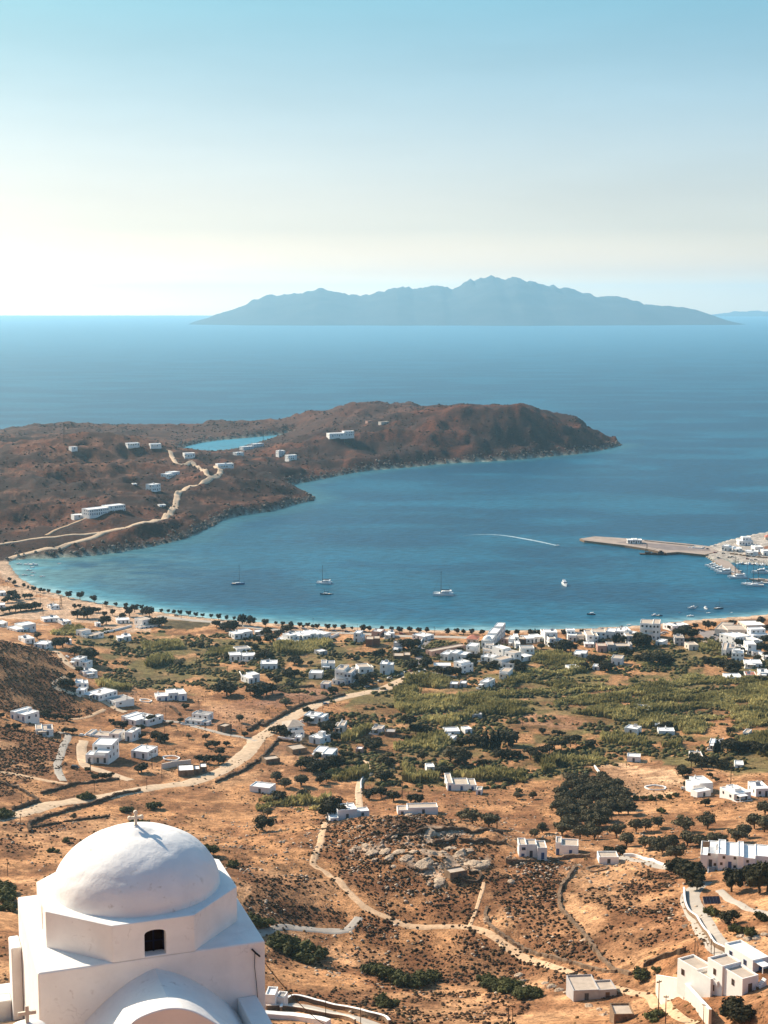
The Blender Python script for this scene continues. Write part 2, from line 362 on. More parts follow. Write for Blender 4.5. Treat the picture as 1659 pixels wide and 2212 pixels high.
hs = mixc(np.zeros(XX.shape+(3,))+C3(.062,.030,.020), C3(.165,.070,.036), sstep(.44,.62,n1+.25*(n2-.5)))
hs = mixc(hs, dark, sstep(.5,.62,n2*.5+n3*.5)*.75)
hs = mixc(hs, C3(.24,.135,.08), (((PX-260)/170)**2+((PY-985)/45)**2 < 1)*sstep(.42,.6,n2)*.8)
ter = np.abs(((ZZ+3*(n3-.5))/3.4) % 1 - .5) < .09
hs = mixc(hs, C3(.26,.165,.11), ter*sstep(.44,.58,n1)*.6*(PX < 640))
hs = mixc(hs, C3(.13,.085,.065), sstep(2130, 2250, YY)*.6)  # haze put into the colour: the far ridge is paler than the near hill
LC = np.where(headl[..., None], hs*C3(.72,.55,.50), LC)
LC = np.where((headl & (DR < 5))[..., None], C3(.15,.11,.085)*(.4+n4[...,None]), LC)
# dry valley floor and its green ground
def paint(m, col, amt=1.0, nz=None):
    global LC
    a = m.astype(float)*amt
    if nz is not None: a = a*nz
    LC = mixc(LC, col, a)
val = reg('T',(150,1370),(420,1370),(760,1385),(1100,1390),(1659,1380),(1800,1380),(1800,1700),(1400,1640),(1150,1700),(880,1720),(640,1650),(640,1600),(760,1520),(640,1500),(520,1490),(380,1500),(240,1480),(170,1420))
paint(val, olive, .85, sstep(.42,.56,n1*.6+n2*.4)); paint(val, C3(.21,.18,.075), .8, sstep(.5,.62,n2))
paint(reg('T',(-50,1262),(120,1290),(330,1330),(330,1372),(200,1352),(80,1340),(-50,1330)), sand, .85)
paint(reg('T',(330,1330),(700,1362),(700,1372),(440,1352),(330,1345)), C3(.6,.44,.31), .8)
paint(reg('K',(0,0),(330,330),(470,260),(800,470),(950,350),(1659,260),(1659,520),(1200,760),(600,560),(200,640),(0,560)), C3(.40,.235,.15), .55)
paint(reg('C',(150,1060),(700,1050),(1000,1100),(450,1280),(0,1320),(-200,1240)), C3(.36,.21,.145), .8)
paint(reg('M',(1000,890),(1659,890),(1900,930),(2300,1080),(1800,1250),(1400,1260),(1130,1030)), C3(.80,.54,.33), .95)
paint(reg('N',(0,1080),(540,1090),(640,1200),(480,1300),(560,1420),(0,1420)), C3(.80,.54,.33), .95)
paint(reg('M',(0,250),(450,230),(900,300),(1350,430),(1250,480),(700,380),(0,340)), C3(.50,.29,.17), .9)
paint(reg('B',(450,520),(1000,555),(980,600),(700,655),(520,630),(400,600), warp=False), C3(.10,.085,.042), .95)
paint(reg('D',(380,560),(500,440),(900,460),(890,570),(640,580)), C3(.16,.15,.055), .85)
paint(reg('F',(0,740),(1080,750),(1140,870),(800,900),(400,900),(100,960)), C3(.17,.14,.06), .7)
paint(reg('M',(440,760),(1300,780),(1300,860),(480,880)), C3(.14,.12,.05), .7)
paint(reg('M',(520,880),(1000,890),(1080,1000),(600,1030)), C3(.20,.13,.06), .8)
paint(reg('L',(190,680),(800,740),(880,790),(440,850),(60,880)), C3(.37,.25,.17), .8)
# brown scrub slopes
def scrub(m, amt=1.0, thr=.46):
    global LC, SCRUB
    s = m.astype(float)*sstep(thr-.09, thr+.09, n2*.6+n1*.4)*amt
    LC = mixc(LC, brown, s*.6); SCRUB = np.maximum(SCRUB, s)
paint(PY > 1480, C3(.25,.12,.058), .6, sstep(.46,.62,fbm(XX/22.+90, YY/16., 4)))
scrub(reg('T',(-200,1380),(90,1388),(130,1430),(150,1480),(150,1540),(60,1560),(-200,1560)), 1, .38)
scrub(reg('T',(-200,1560),(180,1530),(130,1650),(0,1720),(-200,1720)), .9, .46)
scrub(reg('X',(520,330),(900,300),(1150,300),(1350,420),(1560,520),(1659,560),(1659,640),(1430,700),(1360,780),(1330,940),(1000,940),(850,900),(700,800),(550,640),(480,560)), 1, .36)
scrub(reg('X',(60,660),(420,610),(560,700),(700,830),(560,950),(180,960),(60,900)), 1, .42)
scrub(reg('X',(700,860),(900,920),(1300,950),(1500,1060),(1659,1140),(1659,1420),(1400,1330),(1000,1280),(700,1160),(560,1050)), 1, .43)
scrub(reg('Y',(60,600),(420,580),(480,700),(460,850),(560,930),(620,1060),(760,1180),(560,1160),(300,1060),(100,860)), 1, .40)
scrub(reg('Y',(860,640),(1120,640),(1160,960),(960,900),(780,850),(560,780)), .9, .47)
scrub(reg('Y',(560,900),(1200,960),(1330,1060),(900,1180),(700,1160)), .6, .54)
scrub(reg('Y',(0,1000),(300,1110),(560,1200),(860,1290),(1000,1340),(700,1340),(300,1260),(0,1180)), .8, .47)
scrub(reg('X',(160,1060),(700,1200),(1100,1300),(1659,1400),(1659,1502),(900,1502),(160,1330)), .7, .5)
scrub(reg('Q',(0,600),(300,700),(1000,560),(1550,540),(1300,800),(0,950)), .5, .54)
scrub(reg('X',(0,300),(180,260),(520,340),(430,600),(0,700)), .55, .52)
scrub(reg('T',(380,1650),(560,1690),(760,1780),(680,1860),(560,1860),(440,1760)), .4, .56)
# rock of the knoll
rockm = reg('X',(620,500),(860,420),(1150,370),(1280,390),(1400,470),(1460,600),(1180,720),(1120,640),(1000,600),(900,540)).astype(float)
rk = rockm*sstep(.50,.58,fbm(XX/7.+40, YY/4., 4))
LC = mixc(LC, C3(.54,.43,.33), rk*.9); SCRUB *= (1-rk)
beachm = LAND & (DB < 16) & ~headl
LC = mixc(LC, sand, (beachm*(1-sstep(9,16,DB))).astype(float)); LC = np.where((LAND & (DB < 2.2))[..., None], LC*.72, LC)
hb = inside(HARB, XX, YY)
LC = np.where(hb[..., None], np.where((DH > 40)[..., None], C3(.30,.14,.075)+0*LC, C3(.46,.40,.34)*(.8+.4*n2[...,None])), LC)
LC = np.where(LAND[..., None], LC, C3(.30,.36,.30))
SCRUB = np.where(headl, 0, SCRUB)
LC = np.where((LAND & ~headl & ~hb)[..., None], LC*C3(.90,.81,.74), LC)

gm = bpy.data.materials.new('dry_ground'); gm.use_nodes = True
t = gm.node_tree; b = t.nodes['Principled BSDF']; b.inputs['Roughness'].default_value = .95; b.inputs['Specular IOR Level'].default_value = .1
a = t.nodes.new('ShaderNodeAttribute'); a.attribute_name = 'cover'
geo = t.nodes.new('ShaderNodeNewGeometry')
def nnode(scale, det=5, ro=.6):
    n = t.nodes.new('ShaderNodeTexNoise'); n.inputs['Scale'].default_value = scale; n.inputs['Detail'].default_value = det; n.inputs['Roughness'].default_value = ro
    t.links.new(geo.outputs['Position'], n.inputs['Vector']); return n
def rng(n, lo, hi, a_, b_):
    m = t.nodes.new('ShaderNodeMapRange'); m.inputs[1].default_value = lo; m.inputs[2].default_value = hi; m.inputs[3].default_value = a_; m.inputs[4].default_value = b_
    t.links.new(n.outputs['Fac'], m.inputs[0]); return m
def mul(s, m):
    x = t.nodes.new('ShaderNodeMix'); x.data_type = 'RGBA'; x.blend_type = 'MULTIPLY'; x.inputs[0].default_value = 1
    t.links.new(s, x.inputs[6]); t.links.new(m, x.inputs[7]); return x.outputs[2]
s = mul(a.outputs['Color'], rng(nnode(.35), .35, .65, .60, 1.28).outputs[0])
s = mul(s, rng(nnode(1.6, 3), .50, .64, 1.05, .40).outputs[0])
s = mul(s, rng(nnode(.06, 6, .7), .3, .7, .62, 1.3).outputs[0])
t.links.new(s, b.inputs['Base Color'])
bp = t.nodes.new('ShaderNodeBump'); bp.inputs['Strength'].default_value = .6; bp.inputs['Distance'].default_value = .8
t.links.new(nnode(.8, 6, .65).outputs['Fac'], bp.inputs['Height']); t.links.new(bp.outputs[0], b.inputs['Normal'])

def grid_faces(nv, nu):
    i = np.arange(nv-1)[:, None]*nu + np.arange(nu-1)[None]; i = i.ravel()
    return np.stack([i, i+1, i+nu+1, i+nu], 1)
gv = np.stack([XX, YY, ZZ], -1).reshape(-1, 3)
ground = new_mesh('ground', gv, grid_faces(NV, NU), gm, smooth=True, attrs={'cover': LC.reshape(-1, 3)})
setp(ground, 'dry tan and brown island land falling from the hill to the bay and its headland', 'ground', kind='structure')

# ------------------------------------------------------------------ the sea
SEA_FAR = 30600.0
SU, SV = 420, 760
sv = np.geomspace(430, SEA_FAR+Y0, SV)[:, None].repeat(SU, 1); su = np.linspace(-.62, .62, SU)[None]
SX = sv*su; SY = sv - Y0
db_ = pdist(BEACH, SX, SY); dr_ = np.minimum(pdist(BAYCOAST, SX, SY), pdist(COVE, SX, SY, True)); incove = inside(COVE, SX, SY)
deep = C3(.002,.050,.094); mid = C3(.006,.084,.138); turq = C3(.065,.23,.28); shal = C3(.24,.40,.40)
sn = fbm(SX/140., SY/60., 4); sn2 = fbm(SX/30.+3, SY/12., 4)
SCo = np.zeros(SX.shape+(3,)) + deep
SCo = mixc(SCo, mid, sstep(.42,.62,sn))
SCo = mixc(SCo, C3(.03,.15,.23), sstep(2600, 9000, SY)*.75)  # water colour lightened with distance, standing in for haze
wid = 46 - 26*sstep(0, 300, SX) 
tq = (1-sstep(.15, 1.0, db_/wid + (sn2-.5)*.5 + (sn-.5)*.8))
tq = tq*(1-.65*sstep(-60, 160, SX)); SCo = mixc(SCo, turq, tq*.85); SCo = mixc(SCo, shal, (1-sstep(1, 15, db_+(sn2-.5)*16))*(.9-.4*sstep(-60, 160, SX)))
SCo = mixc(SCo, C3(.03,.12,.14), (1-sstep(4, 40, dr_ + (sn2-.5)*30))*.7)
leftc = (1-sstep(20, 170, np.hypot(SX+265, SY-1130)))
SCo = mixc(SCo, C3(.09,.19,.19), leftc*.75*sstep(.35,.6,sn2))
SCo = mixc(SCo, C3(.04,.22,.30), incove*.8)
wm = bpy.data.materials.new('sea_water'); wm.use_nodes = True
t = wm.node_tree; b = t.nodes['Principled BSDF']; b.inputs['Roughness'].default_value = .38; b.inputs['IOR'].default_value = 1.33
b.inputs['Specular IOR Level'].default_value = .32
a = t.nodes.new('ShaderNodeAttribute'); a.attribute_name = 'water'
geo = t.nodes.new('ShaderNodeNewGeometry')
mp = t.nodes.new('ShaderNodeMapping'); mp.inputs['Scale'].default_value = (.6, 1.0, 1.0); mp.inputs['Rotation'].default_value = (0, 0, .25)
t.links.new(geo.outputs['Position'], mp.inputs['Vector'])
def wn(scale, det):
    n = t.nodes.new('ShaderNodeTexNoise'); n.inputs['Scale'].default_value = scale; n.inputs['Detail'].default_value = det
    t.links.new(mp.outputs[0], n.inputs['Vector']); return n
s = mul(a.outputs['Color'], rng(wn(.16, 6), .3, .7, .62, 1.36).outputs[0])
s = mul(s, rng(wn(.012, 4), .3, .7, .85, 1.15).outputs[0])
t.links.new(s, b.inputs['Base Color'])
bp = t.nodes.new('ShaderNodeBump'); bp.inputs['Strength'].default_value = .55; bp.inputs['Distance'].default_value = 1.0
t.links.new(wn(.28, 6).outputs['Fac'], bp.inputs['Height']); t.links.new(bp.outputs[0], b.inputs['Normal'])
sea = new_mesh('water', np.stack([SX, SY, SX*0], -1).reshape(-1, 3), grid_faces(SV, SU), wm, smooth=True, attrs={'water': SCo.reshape(-1, 3)})
setp(sea, 'deep teal sea turning turquoise along the beach of the bay', 'sea', kind='structure')

# ------------------------------------------------------------------ islands on the horizon
im = mat('island_rock', (.055,.055,.05,1), .95, .05, noise=.35, nscale=.004)
def island(name, label, prof, Yc, depth, seed):
    """prof: silhouette (x, y) in the frame; a whole hill massif of that outline and the given depth"""
    xs = np.linspace(prof[0][0], prof[-1][0], 260); ys = np.interp(xs, [q[0] for q in prof], [q[1] for q in prof])
    d = [ondepth(x, y, Yc) for x, y in zip(xs, ys)]
    Xr = np.array([q[0] for q in d]); Hr = np.maximum(np.array([q[2] for q in d]), 0)
    nd = 110; tt = np.linspace(-1, 1, nd)
    GX = np.repeat(Xr[None], nd, 0); GY = Yc + tt[:, None]*depth*(.35+.65*np.sqrt(Hr/Hr.max()))[None]
    prof_ = np.maximum(0, 1-np.abs(tt)**1.25)[:, None]
    rid = 1-np.abs(2*fbm(GX/900.+seed, GY/1500.+seed, 4)-1)
    n2_ = fbm(GX/420.+seed, GY/420.+seed, 5)-.5; n3_ = 1-np.abs(2*fbm(GX/1300.+seed*2, GY/1300.+5, 4)-1)
    GZ = Hr[None]*prof_*(1 + .22*n2_ + .38*(n3_-.72)*(1.15-prof_)) - 4*(prof_ < 1e-6)
    GZ = GZ + (fbm(xs/13.+seed, xs*0+seed, 4)-.5)[None]*110*np.clip(Hr/Hr.max(), 0, 1)[None]*np.exp(-(tt/.16)**2)[:, None]
    o = new_mesh(name, np.stack([GX, GY, GZ], -1).reshape(-1, 3), grid_faces(nd, 260), im, smooth=True)
    return setp(o, label, 'island', kind='structure')
prof = [(436,690),(452,686),(470,679),(500,670),(520,664),(545,652),(575,640),(610,637),(640,633),(665,625),(695,621),(720,625),(745,631),(775,636),(800,634),(830,625),(858,617),(872,621),(890,627),(920,626),(948,620),(960,624),(985,622),(1015,610),(1040,601),(1060,598),(1080,602),(1100,598),(1112,600),(1140,611),(1160,619),(1190,620),(1215,625),(1250,632),(1290,640),(1330,637),(1350,641),(1390,655),(1430,660),(1470,662),(1500,668),(1525,677),(1545,686),(1560,693)]
island('hills', 'long blue mountainous island on the horizon behind the headland', prof, 17200, 2300, 3.0)
island('hills', 'faint low land on the horizon right of the big island', [(1540,679),(1580,674),(1610,671),(1640,672),(1700,669),(1760,673),(1850,679)], 28500, 900, 8.0)

# ------------------------------------------------------------------ the air
hm = bpy.data.materials.new('haze'); hm.use_nodes = True
t = hm.node_tree; t.nodes.clear()
pv = t.nodes.new('ShaderNodeVolumePrincipled'); mo = t.nodes.new('ShaderNodeOutputMaterial')
pv.inputs['Color'].default_value = (.42,.77,1.0,1); pv.inputs['Density'].default_value = 4.7e-5; pv.inputs['Anisotropy'].default_value = .35
t.links.new(pv.outputs[0], mo.inputs['Volume'])
haze = MB().box(-20000, 20000, -400, SEA_FAR+600, -33, 620).build('haze', hm)
setp(haze, 'pale blue sea air that fades the far islands', 'haze', kind='stuff')
# ------------------------------------------------------------------ the church in front
def plaster(name, col, stain, bscale=9, bstr=.35, lo=.52):
    m = bpy.data.materials.new(name); m.use_nodes = True; t = m.node_tree; b = t.nodes['Principled BSDF']
    b.inputs['Roughness'].default_value = .85; b.inputs['Specular IOR Level'].default_value = .15
    g = t.nodes.new('ShaderNodeTexCoord')
    def nz(s, d=6, r=.6):
        n = t.nodes.new('ShaderNodeTexNoise'); n.inputs['Scale'].default_value = s; n.inputs['Detail'].default_value = d; n.inputs['Roughness'].default_value = r
        t.links.new(g.outputs['Object'], n.inputs['Vector']); return n.outputs['Fac']
    def mr(s, lo, hi, a, c):
        n = t.nodes.new('ShaderNodeMapRange'); n.clamp = True
        for i, v in zip((1, 2, 3, 4), (lo, hi, a, c)): n.inputs[i].default_value = v
        t.links.new(s, n.inputs[0]); return n.outputs[0]
    m1 = t.nodes.new('ShaderNodeMath'); m1.operation = 'MULTIPLY'
    t.links.new(mr(nz(2.6, 8, .7), .555, .66, 0, .85), m1.inputs[0]); t.links.new(mr(nz(.5, 3), lo, lo+.14, 0, 1), m1.inputs[1])
    x = t.nodes.new('ShaderNodeMix'); x.data_type = 'RGBA'; x.inputs[6].default_value = col; x.inputs[7].default_value = stain
    t.links.new(m1.outputs[0], x.inputs[0])
    y = t.nodes.new('ShaderNodeMix'); y.data_type = 'RGBA'; y.blend_type = 'MULTIPLY'; y.inputs[0].default_value = 1
    t.links.new(x.outputs[2], y.inputs[6]); t.links.new(mr(nz(1.3, 5), .3, .7, .93, 1.04), y.inputs[7]); t.links.new(y.outputs[2], b.inputs['Base Color'])
    vo = t.nodes.new('ShaderNodeTexVoronoi'); vo.feature = 'DISTANCE_TO_EDGE'; vo.inputs['Scale'].default_value = .75
    wv = t.nodes.new('ShaderNodeVectorMath'); wv.operation = 'ADD'; wn_ = t.nodes.new('ShaderNodeTexNoise'); wn_.inputs['Scale'].default_value = 1.7; wn_.inputs['Detail'].default_value = 6
    t.links.new(g.outputs['Object'], wn_.inputs['Vector']); t.links.new(g.outputs['Object'], wv.inputs[0]); t.links.new(wn_.outputs['Color'], wv.inputs[1]); t.links.new(wv.outputs[0], vo.inputs['Vector'])
    ck = t.nodes.new('ShaderNodeMath'); ck.operation = 'MULTIPLY'; t.links.new(mr(vo.outputs['Distance'], .003, .012, .32, 0), ck.inputs[0]); t.links.new(mr(nz(.9, 4), .57, .66, 0, 1), ck.inputs[1])
    z_ = t.nodes.new('ShaderNodeMix'); z_.data_type = 'RGBA'; z_.inputs[7].default_value = (.42,.37,.32,1); t.links.new(ck.outputs[0], z_.inputs[0]); t.links.new(y.outputs[2], z_.inputs[6]); t.links.new(z_.outputs[2], b.inputs['Base Color'])
    bp = t.nodes.new('ShaderNodeBump'); bp.inputs['Strength'].default_value = bstr; bp.inputs['Distance'].default_value = .05
    t.links.new(nz(bscale, 7, .62), bp.inputs['Height']); t.links.new(bp.outputs[0], b.inputs['Normal'])
    return m
M_CHURCH = plaster('church_whitewash', (.85,.81,.75,1), (.58,.52,.46,1), 5, .3, .49)
M_DOME = plaster('dome_whitewash', (.84,.815,.77,1), (.52,.47,.40,1), 3.2, .55, .46)
M_STONE = mat('cross_marble', (.72,.63,.50,1), .7, .3, noise=.2, nscale=8)
M_BLUEDARK = mat('dark_blue_paint', (.006,.010,.03,1), .6, .1)
M_GLASSDARK = mat('dark_glass', (.008,.005,.005,1), .5, .06)
M_CABLE = mat('black_cable', (.02,.018,.018,1), .7)
KC = 1.25
ch = empty('church', (-7.35*KC, 42.17*KC, H0), math.radians(19.2))
setp(ch, 'whitewashed domed church in the left foreground with a small stone cross on top', 'church')
def S_(mb):
    mb.v = [(x*KC, y*KC, z*KC) for x, y, z in mb.v]; return mb
def bev(o, wd=.05, seg=3):
    m = o.modifiers.new('bevel', 'BEVEL'); m.width = wd; m.segments = seg; m.limit_method = 'ANGLE'; m.angle_limit = math.radians(35)
    return o
mb = MB().box(-3.2, 3.2, -2.78, 2.85, -27, -18.07)
bev(S_(mb).build('wall', M_CHURCH, ch), .07)
# octagonal drum: side faces with an arched window cut in the front one
ap, z0, z1 = 2.78, -18.068, -17.0
hs_ = ap*math.tan(math.pi/8)
oct_ = [(ap*math.cos(a)-s*hs_*math.sin(a), ap*math.sin(a)+s*hs_*math.cos(a)) for a in [-math.pi/2+i*math.pi/4 for i in range(8)] for s in (-1,)]
from mathutils.geometry import tessellate_polygon
def arch(xc, hw, zb, zs, rise, n=8):
    return [(xc-hw, zb), (xc+hw, zb)] + [(xc+hw*math.cos(math.pi*i/n), zs+rise*math.sin(math.pi*i/n)) for i in range(n+1)]
mb = MB()
holes = {0: arch(.04, .30, -18.03, -17.40, .12), 6: arch(.25, .16, -17.98, -17.36, .16)}
wins = {}
for i in range(8):
    p, q = Vector((*oct_[i], 0)), Vector((*oct_[(i+1) % 8], 0)); ex = (q-p).normalized(); c = (p+q)/2; nin = Vector((-ex.y, ex.x, 0))
    def P3(u, z, d=0.0, c=c, ex=ex, nin=nin): return tuple(c + ex*u + nin*d + Vector((0, 0, z)))
    L = (q-p).length/2
    outer = [(-L, z0), (L, z0), (L, z1), (-L, z1)]
    if i in holes:
        h = holes[i]; pts = outer + h
        tri = tessellate_polygon([[Vector((x, z, 0)) for x, z in outer], [Vector((x, z, 0)) for x, z in h]])
        dp = .34 if i == 0 else .12
        mb.add([P3(x, z) for x, z in pts], [tuple(reversed(f_)) if False else tuple(f_) for f_ in tri])
        k = len(h)
        mb.add([P3(x, z) for x, z in h] + [P3(x, z, dp) for x, z in h], [(a_, (a_+1) % k, k+(a_+1) % k, k+a_) for a_ in range(k)])
        wins[i] = (P3, h, dp)
    else:
        mb.add([P3(x, z) for x, z in outer], [(0, 1, 2, 3)])
mb.add([(x, y, z1) for x, y in oct_], [tuple(range(8))])
drum = S_(mb).build('drum', M_CHURCH, ch)
bm = bmesh.new(); bm.from_mesh(drum.data); bmesh.ops.remove_doubles(bm, verts=bm.verts, dist=.0005); bmesh.ops.recalc_face_normals(bm, faces=bm.faces); bm.to_mesh(drum.data); bm.free()
bev(drum, .035)
for i, (P3, h, dp) in wins.items():
    k = len(h)
    m_ = MB().add([P3(x, z, dp-.004) for x, z in h], [tuple(range(k))])
    wobj = S_(m_).build('window', M_GLASSDARK if i == 0 else M_CHURCH, ch)
    if i == 0:
        f_ = MB()
        for u0, u1, a_, c_ in ((-.26,-.22,-18.03,-17.4), (.30,.34,-18.03,-17.4), (.02,.06,-18.03,-17.29)):
            f_.hexa([P3(u0,a_,dp-.05),P3(u1,a_,dp-.05),P3(u1,a_,dp-.01),P3(u0,a_,dp-.01),P3(u0,c_,dp-.05),P3(u1,c_,dp-.05),P3(u1,c_,dp-.01),P3(u0,c_,dp-.01)])
        for za, zb in ((-17.42,-17.385), (-17.74,-17.71)):
            f_.hexa([P3(-.22,za,dp-.048),P3(.30,za,dp-.048),P3(.30,za,dp-.012),P3(-.22,za,dp-.012),P3(-.22,zb,dp-.048),P3(.30,zb,dp-.048),P3(.30,zb,dp-.012),P3(-.22,zb,dp-.012)])
        S_(f_).build('window_frame', M_BLUEDARK, wobj)
# dome
nr, nk = 40, 96; vs = []; fs = []
for r_ in range(nr):
    t_ = r_/(nr-1)*math.pi/2*.965
    rr, zz = 2.46*math.cos(t_)**.97, 1.72*math.sin(t_)**1.02
    if r_ >= nr-4: zz += .022*(r_-(nr-5))
    for k in range(nk):
        a_ = 2*math.pi*k/nk
        nn = float(vnoise(np.array(rr*math.cos(a_)*1.6+9), np.array(rr*math.sin(a_)*1.6+zz*2+4)))-.5
        n2_ = float(vnoise(np.array(rr*math.cos(a_)*5+9), np.array(rr*math.sin(a_)*5+zz*6+4)))-.5
        g = 1 + (nn*.016 + n2_*.006)*min(1, rr)
        vs.append((rr*g*math.cos(a_)+.03, rr*g*math.sin(a_), -17.03+zz*g))
for r_ in range(nr-1):
    for k in range(nk): fs.append((r_*nk+k, r_*nk+(k+1) % nk, (r_+1)*nk+(k+1) % nk, (r_+1)*nk+k))
fs.append(tuple((nr-1)*nk+k for k in range(nk)))
mb = MB().add(vs, fs); dome = S_(mb).build('dome', M_DOME, ch, smooth=True)
# stone cross with round lobes
def cross(parent, x, y, z, s, lobes=True, name='cross'):
    mb = MB()
    def bar(x0, x1, za, zb, th): mb.box(x+x0*s, x+x1*s, y-th*s, y+th*s, z+za*s, z+zb*s)
    def disc(dx, dz, r, th):
        n = 14; vs = []
        for yy in (-th, th):
            vs += [(x+(dx+r*math.cos(2*math.pi*k/n))*s, y+yy*s, z+(dz+r*math.sin(2*math.pi*k/n))*s) for k in range(n)]
        mb.add(vs, [tuple(range(n)), tuple(range(2*n-1, n-1, -1))] + [(k, n+k, n+(k+1) % n, (k+1) % n) for k in range(n)])
    if lobes:
        bar(-.075, .075, -.12, .86, .07); bar(-.30, .30, .53, .67, .066)
        disc(0, .9, .115, .074); disc(-.34, .60, .115, .072); disc(.34, .60, .115, .072); disc(0, .14, .11, .073); disc(0, .60, .12, .069)
    else:
        bar(-.10, .10, -.1, 1.0, .08); bar(-.5, .5, .48, .68, .075)
    return S_(mb).build(name, M_STONE, parent)
cross(ch, .03, 0, -15.26, .52)
mb = MB().lathe([(.30,-15.44),(.21,-15.31),(.12,-15.23),(.07,-15.18)], 20, (.03, 0, 0)); S_(mb).build('finial_base', M_DOME, ch, smooth=True)
# barrel vault of the front arm, its raised gable and the flat roof beside it
def vz(x): return -18.42 - .27*abs(x) - .19*x*x
vx = np.linspace(-2.35, 2.35, 49); mb = MB()
pts = [(float(x), float(vz(x))) for x in vx]; n = len(pts)
mb.add([(x, -2.7, z) for x, z in pts] + [(x, -5.1, z) for x, z in pts], [(i, n+i, n+i+1, i+1) for i in range(n-1)])
mb.box(-2.349, -2.0, -5.1, -2.79, -27, vz(2.35)); mb.box(2.0, 2.349, -5.1, -2.79, -27, vz(2.35))
S_(mb).build('vault', M_CHURCH, ch, smooth=False)
gp = [(-2.6,-27),(2.6,-27),(2.5,-20.3),(2.1,-19.75),(1.65,-19.28),(1.2,-18.92),(.8,-18.6),(.45,-18.37),(.1,-18.24),(-.3,-18.2),(-.75,-18.27),(-1.1,-18.42),(-1.45,-18.8),(-1.8,-19.3),(-2.2,-19.95),(-2.5,-20.5)]
def spl(P, n=5):
    out = []
    for i in range(len(P)-1):
        p0, p1, p2, p3 = [np.array(P[j]) for j in (max(i-1,0), i, i+1, min(i+2,len(P)-1))]
        out += [tuple(.5*((2*p1)+(-p0+p2)*t+(2*p0-5*p1+4*p2-p3)*t*t+(-p0+3*p1-3*p2+p3)*t**3)) for t in np.arange(n)/n]
    return out+[P[-1]]
gp = gp[:2]+spl(gp[2:])
mb = MB().add([(x, -5.72, z) for x, z in gp] + [(x, -5.05, z) for x, z in gp], [tuple(range(len(gp))), tuple(range(2*len(gp)-1, len(gp)-1, -1))] + [(i, len(gp)+i, len(gp)+(i+1) % len(gp), (i+1) % len(gp)) for i in range(len(gp))])
bev(S_(mb).build('gable', M_CHURCH, ch), .05)
bev(S_(MB().box(2.36, 2.92, -5.04, -2.79, -27, -19.66)).build('side_roof', M_CHURCH, ch), .04)
bev(S_(MB().box(-3.52, -3.21, 1.9, 2.85, -27, -19.3)).build('side_block', M_CHURCH, ch), .06)
bev(S_(MB().box(-7.5, -3.21, 2.86, 3.6, -27, -21.15)).build('side_block', M_CHURCH, ch), .06)
bev(S_(MB().box(-7.5, -3.53, 2.35, 2.855, -27, -21.155)).build('side_block', M_CHURCH, ch), .05)
sdm = S_(MB().lathe([(.62,-20.5),(.62,-18.75),(.58,-18.58),(.45,-18.42),(.25,-18.33),(.06,-18.29)], 28, (-3.72,-5.1,0))).build('small_dome', M_CHURCH, ch, smooth=True)
cross(sdm, -3.72, -5.1, -18.30, .46, lobes=False)
trc = MB().box(-7.5, -3.215, -7.0, 1.89, -27, -21.6); S_(trc).build('terrace', mat('terrace_earth', (.36,.25,.17,1), .95, .1, noise=.35, nscale=3), ch)
S_(MB().box(-3.2, 9.0, -18.0, -5.75, -27, -21.9)).build('bounce_court', mat('bounce_paving', (.70,.65,.58,1), .9, .1, noise=.12, nscale=1.5), ch)  # unseen pale court, added to throw sunlight up onto the front walls
# cable bracket, the wire hanging down the wall and the wire to the pole
a0 = Vector((2.88, -2.84, -18.34))*KC
S_(MB().tube([(2.80,-2.80,-18.25),(2.9,-2.86,-18.36),(3.0,-2.9,-18.45)], .028, 6)).build('cable_bracket', M_CABLE, ch)
S_(MB().tube([(2.88,-2.83,-18.36),(2.87,-2.82,-18.8),(2.92,-2.815,-19.3),(2.95,-2.82,-19.8),(3.02,-2.815,-20.6),(3.02,-2.82,-22)], .010, 5)).build('hanging_wire', M_CABLE, ch)
wa = Matrix.Rotation(math.radians(19.2), 4, 'Z') @ (Vector((3.0, -2.9, -18.45))*KC) + Vector((-7.35*KC, 42.17*KC, H0))
q = ondepth(*zt('R', 1060, 850), 130); wb = Vector(q)
pts = [wa.lerp(wb, i/24) - Vector((0, 0, 1.2*4*(i/24)*(1-i/24))) for i in range(25)]
setp(MB().tube(pts, [.018 + .012*i/24 for i in range(25)], 5).build('power_cable', M_CABLE), 'dark power cable running down from the right corner of the church', 'cable')
# ------------------------------------------------------------------ roads, tracks and paths
def smooth_path(P, n=6):
    P = [np.array(p[:2]) for p in P]; out = []
    for i in range(len(P)-1):
        p0, p1, p2, p3 = P[max(i-1, 0)], P[i], P[i+1], P[min(i+2, len(P)-1)]
        for k in range(n):
            t = k/n; out.append(.5*((2*p1)+(-p0+p2)*t+(2*p0-5*p1+4*p2-p3)*t*t+(-p0+3*p1-3*p2+p3)*t**3))
    out.append(P[-1]); return np.array(out)
def resample(Q, step):
    d = np.r_[0, np.cumsum(np.linalg.norm(np.diff(Q, axis=0), axis=1))]; n = max(2, int(d[-1]/step)+1)
    s = np.linspace(0, d[-1], n); return np.stack([np.interp(s, d, Q[:, 0]), np.interp(s, d, Q[:, 1])], 1)
def wpts(segs):
    out = []
    for z, pts in segs:
        out += [at(x, y, z) for x, y in pts]
    return out
M_TRACK = mat('track_dust', (.60,.435,.29,1), .95, .1, noise=.22, nscale=.5)
M_CONC = mat('pale_concrete', (.42,.365,.305,1), .9, .15, noise=.18, nscale=.4)
M_ASPH = mat('worn_asphalt', (.26,.22,.20,1), .9, .2, noise=.2, nscale=.6)
M_PATH = mat('footpath_dirt', (.58,.385,.235,1), .95, .1, noise=.3, nscale=.8)
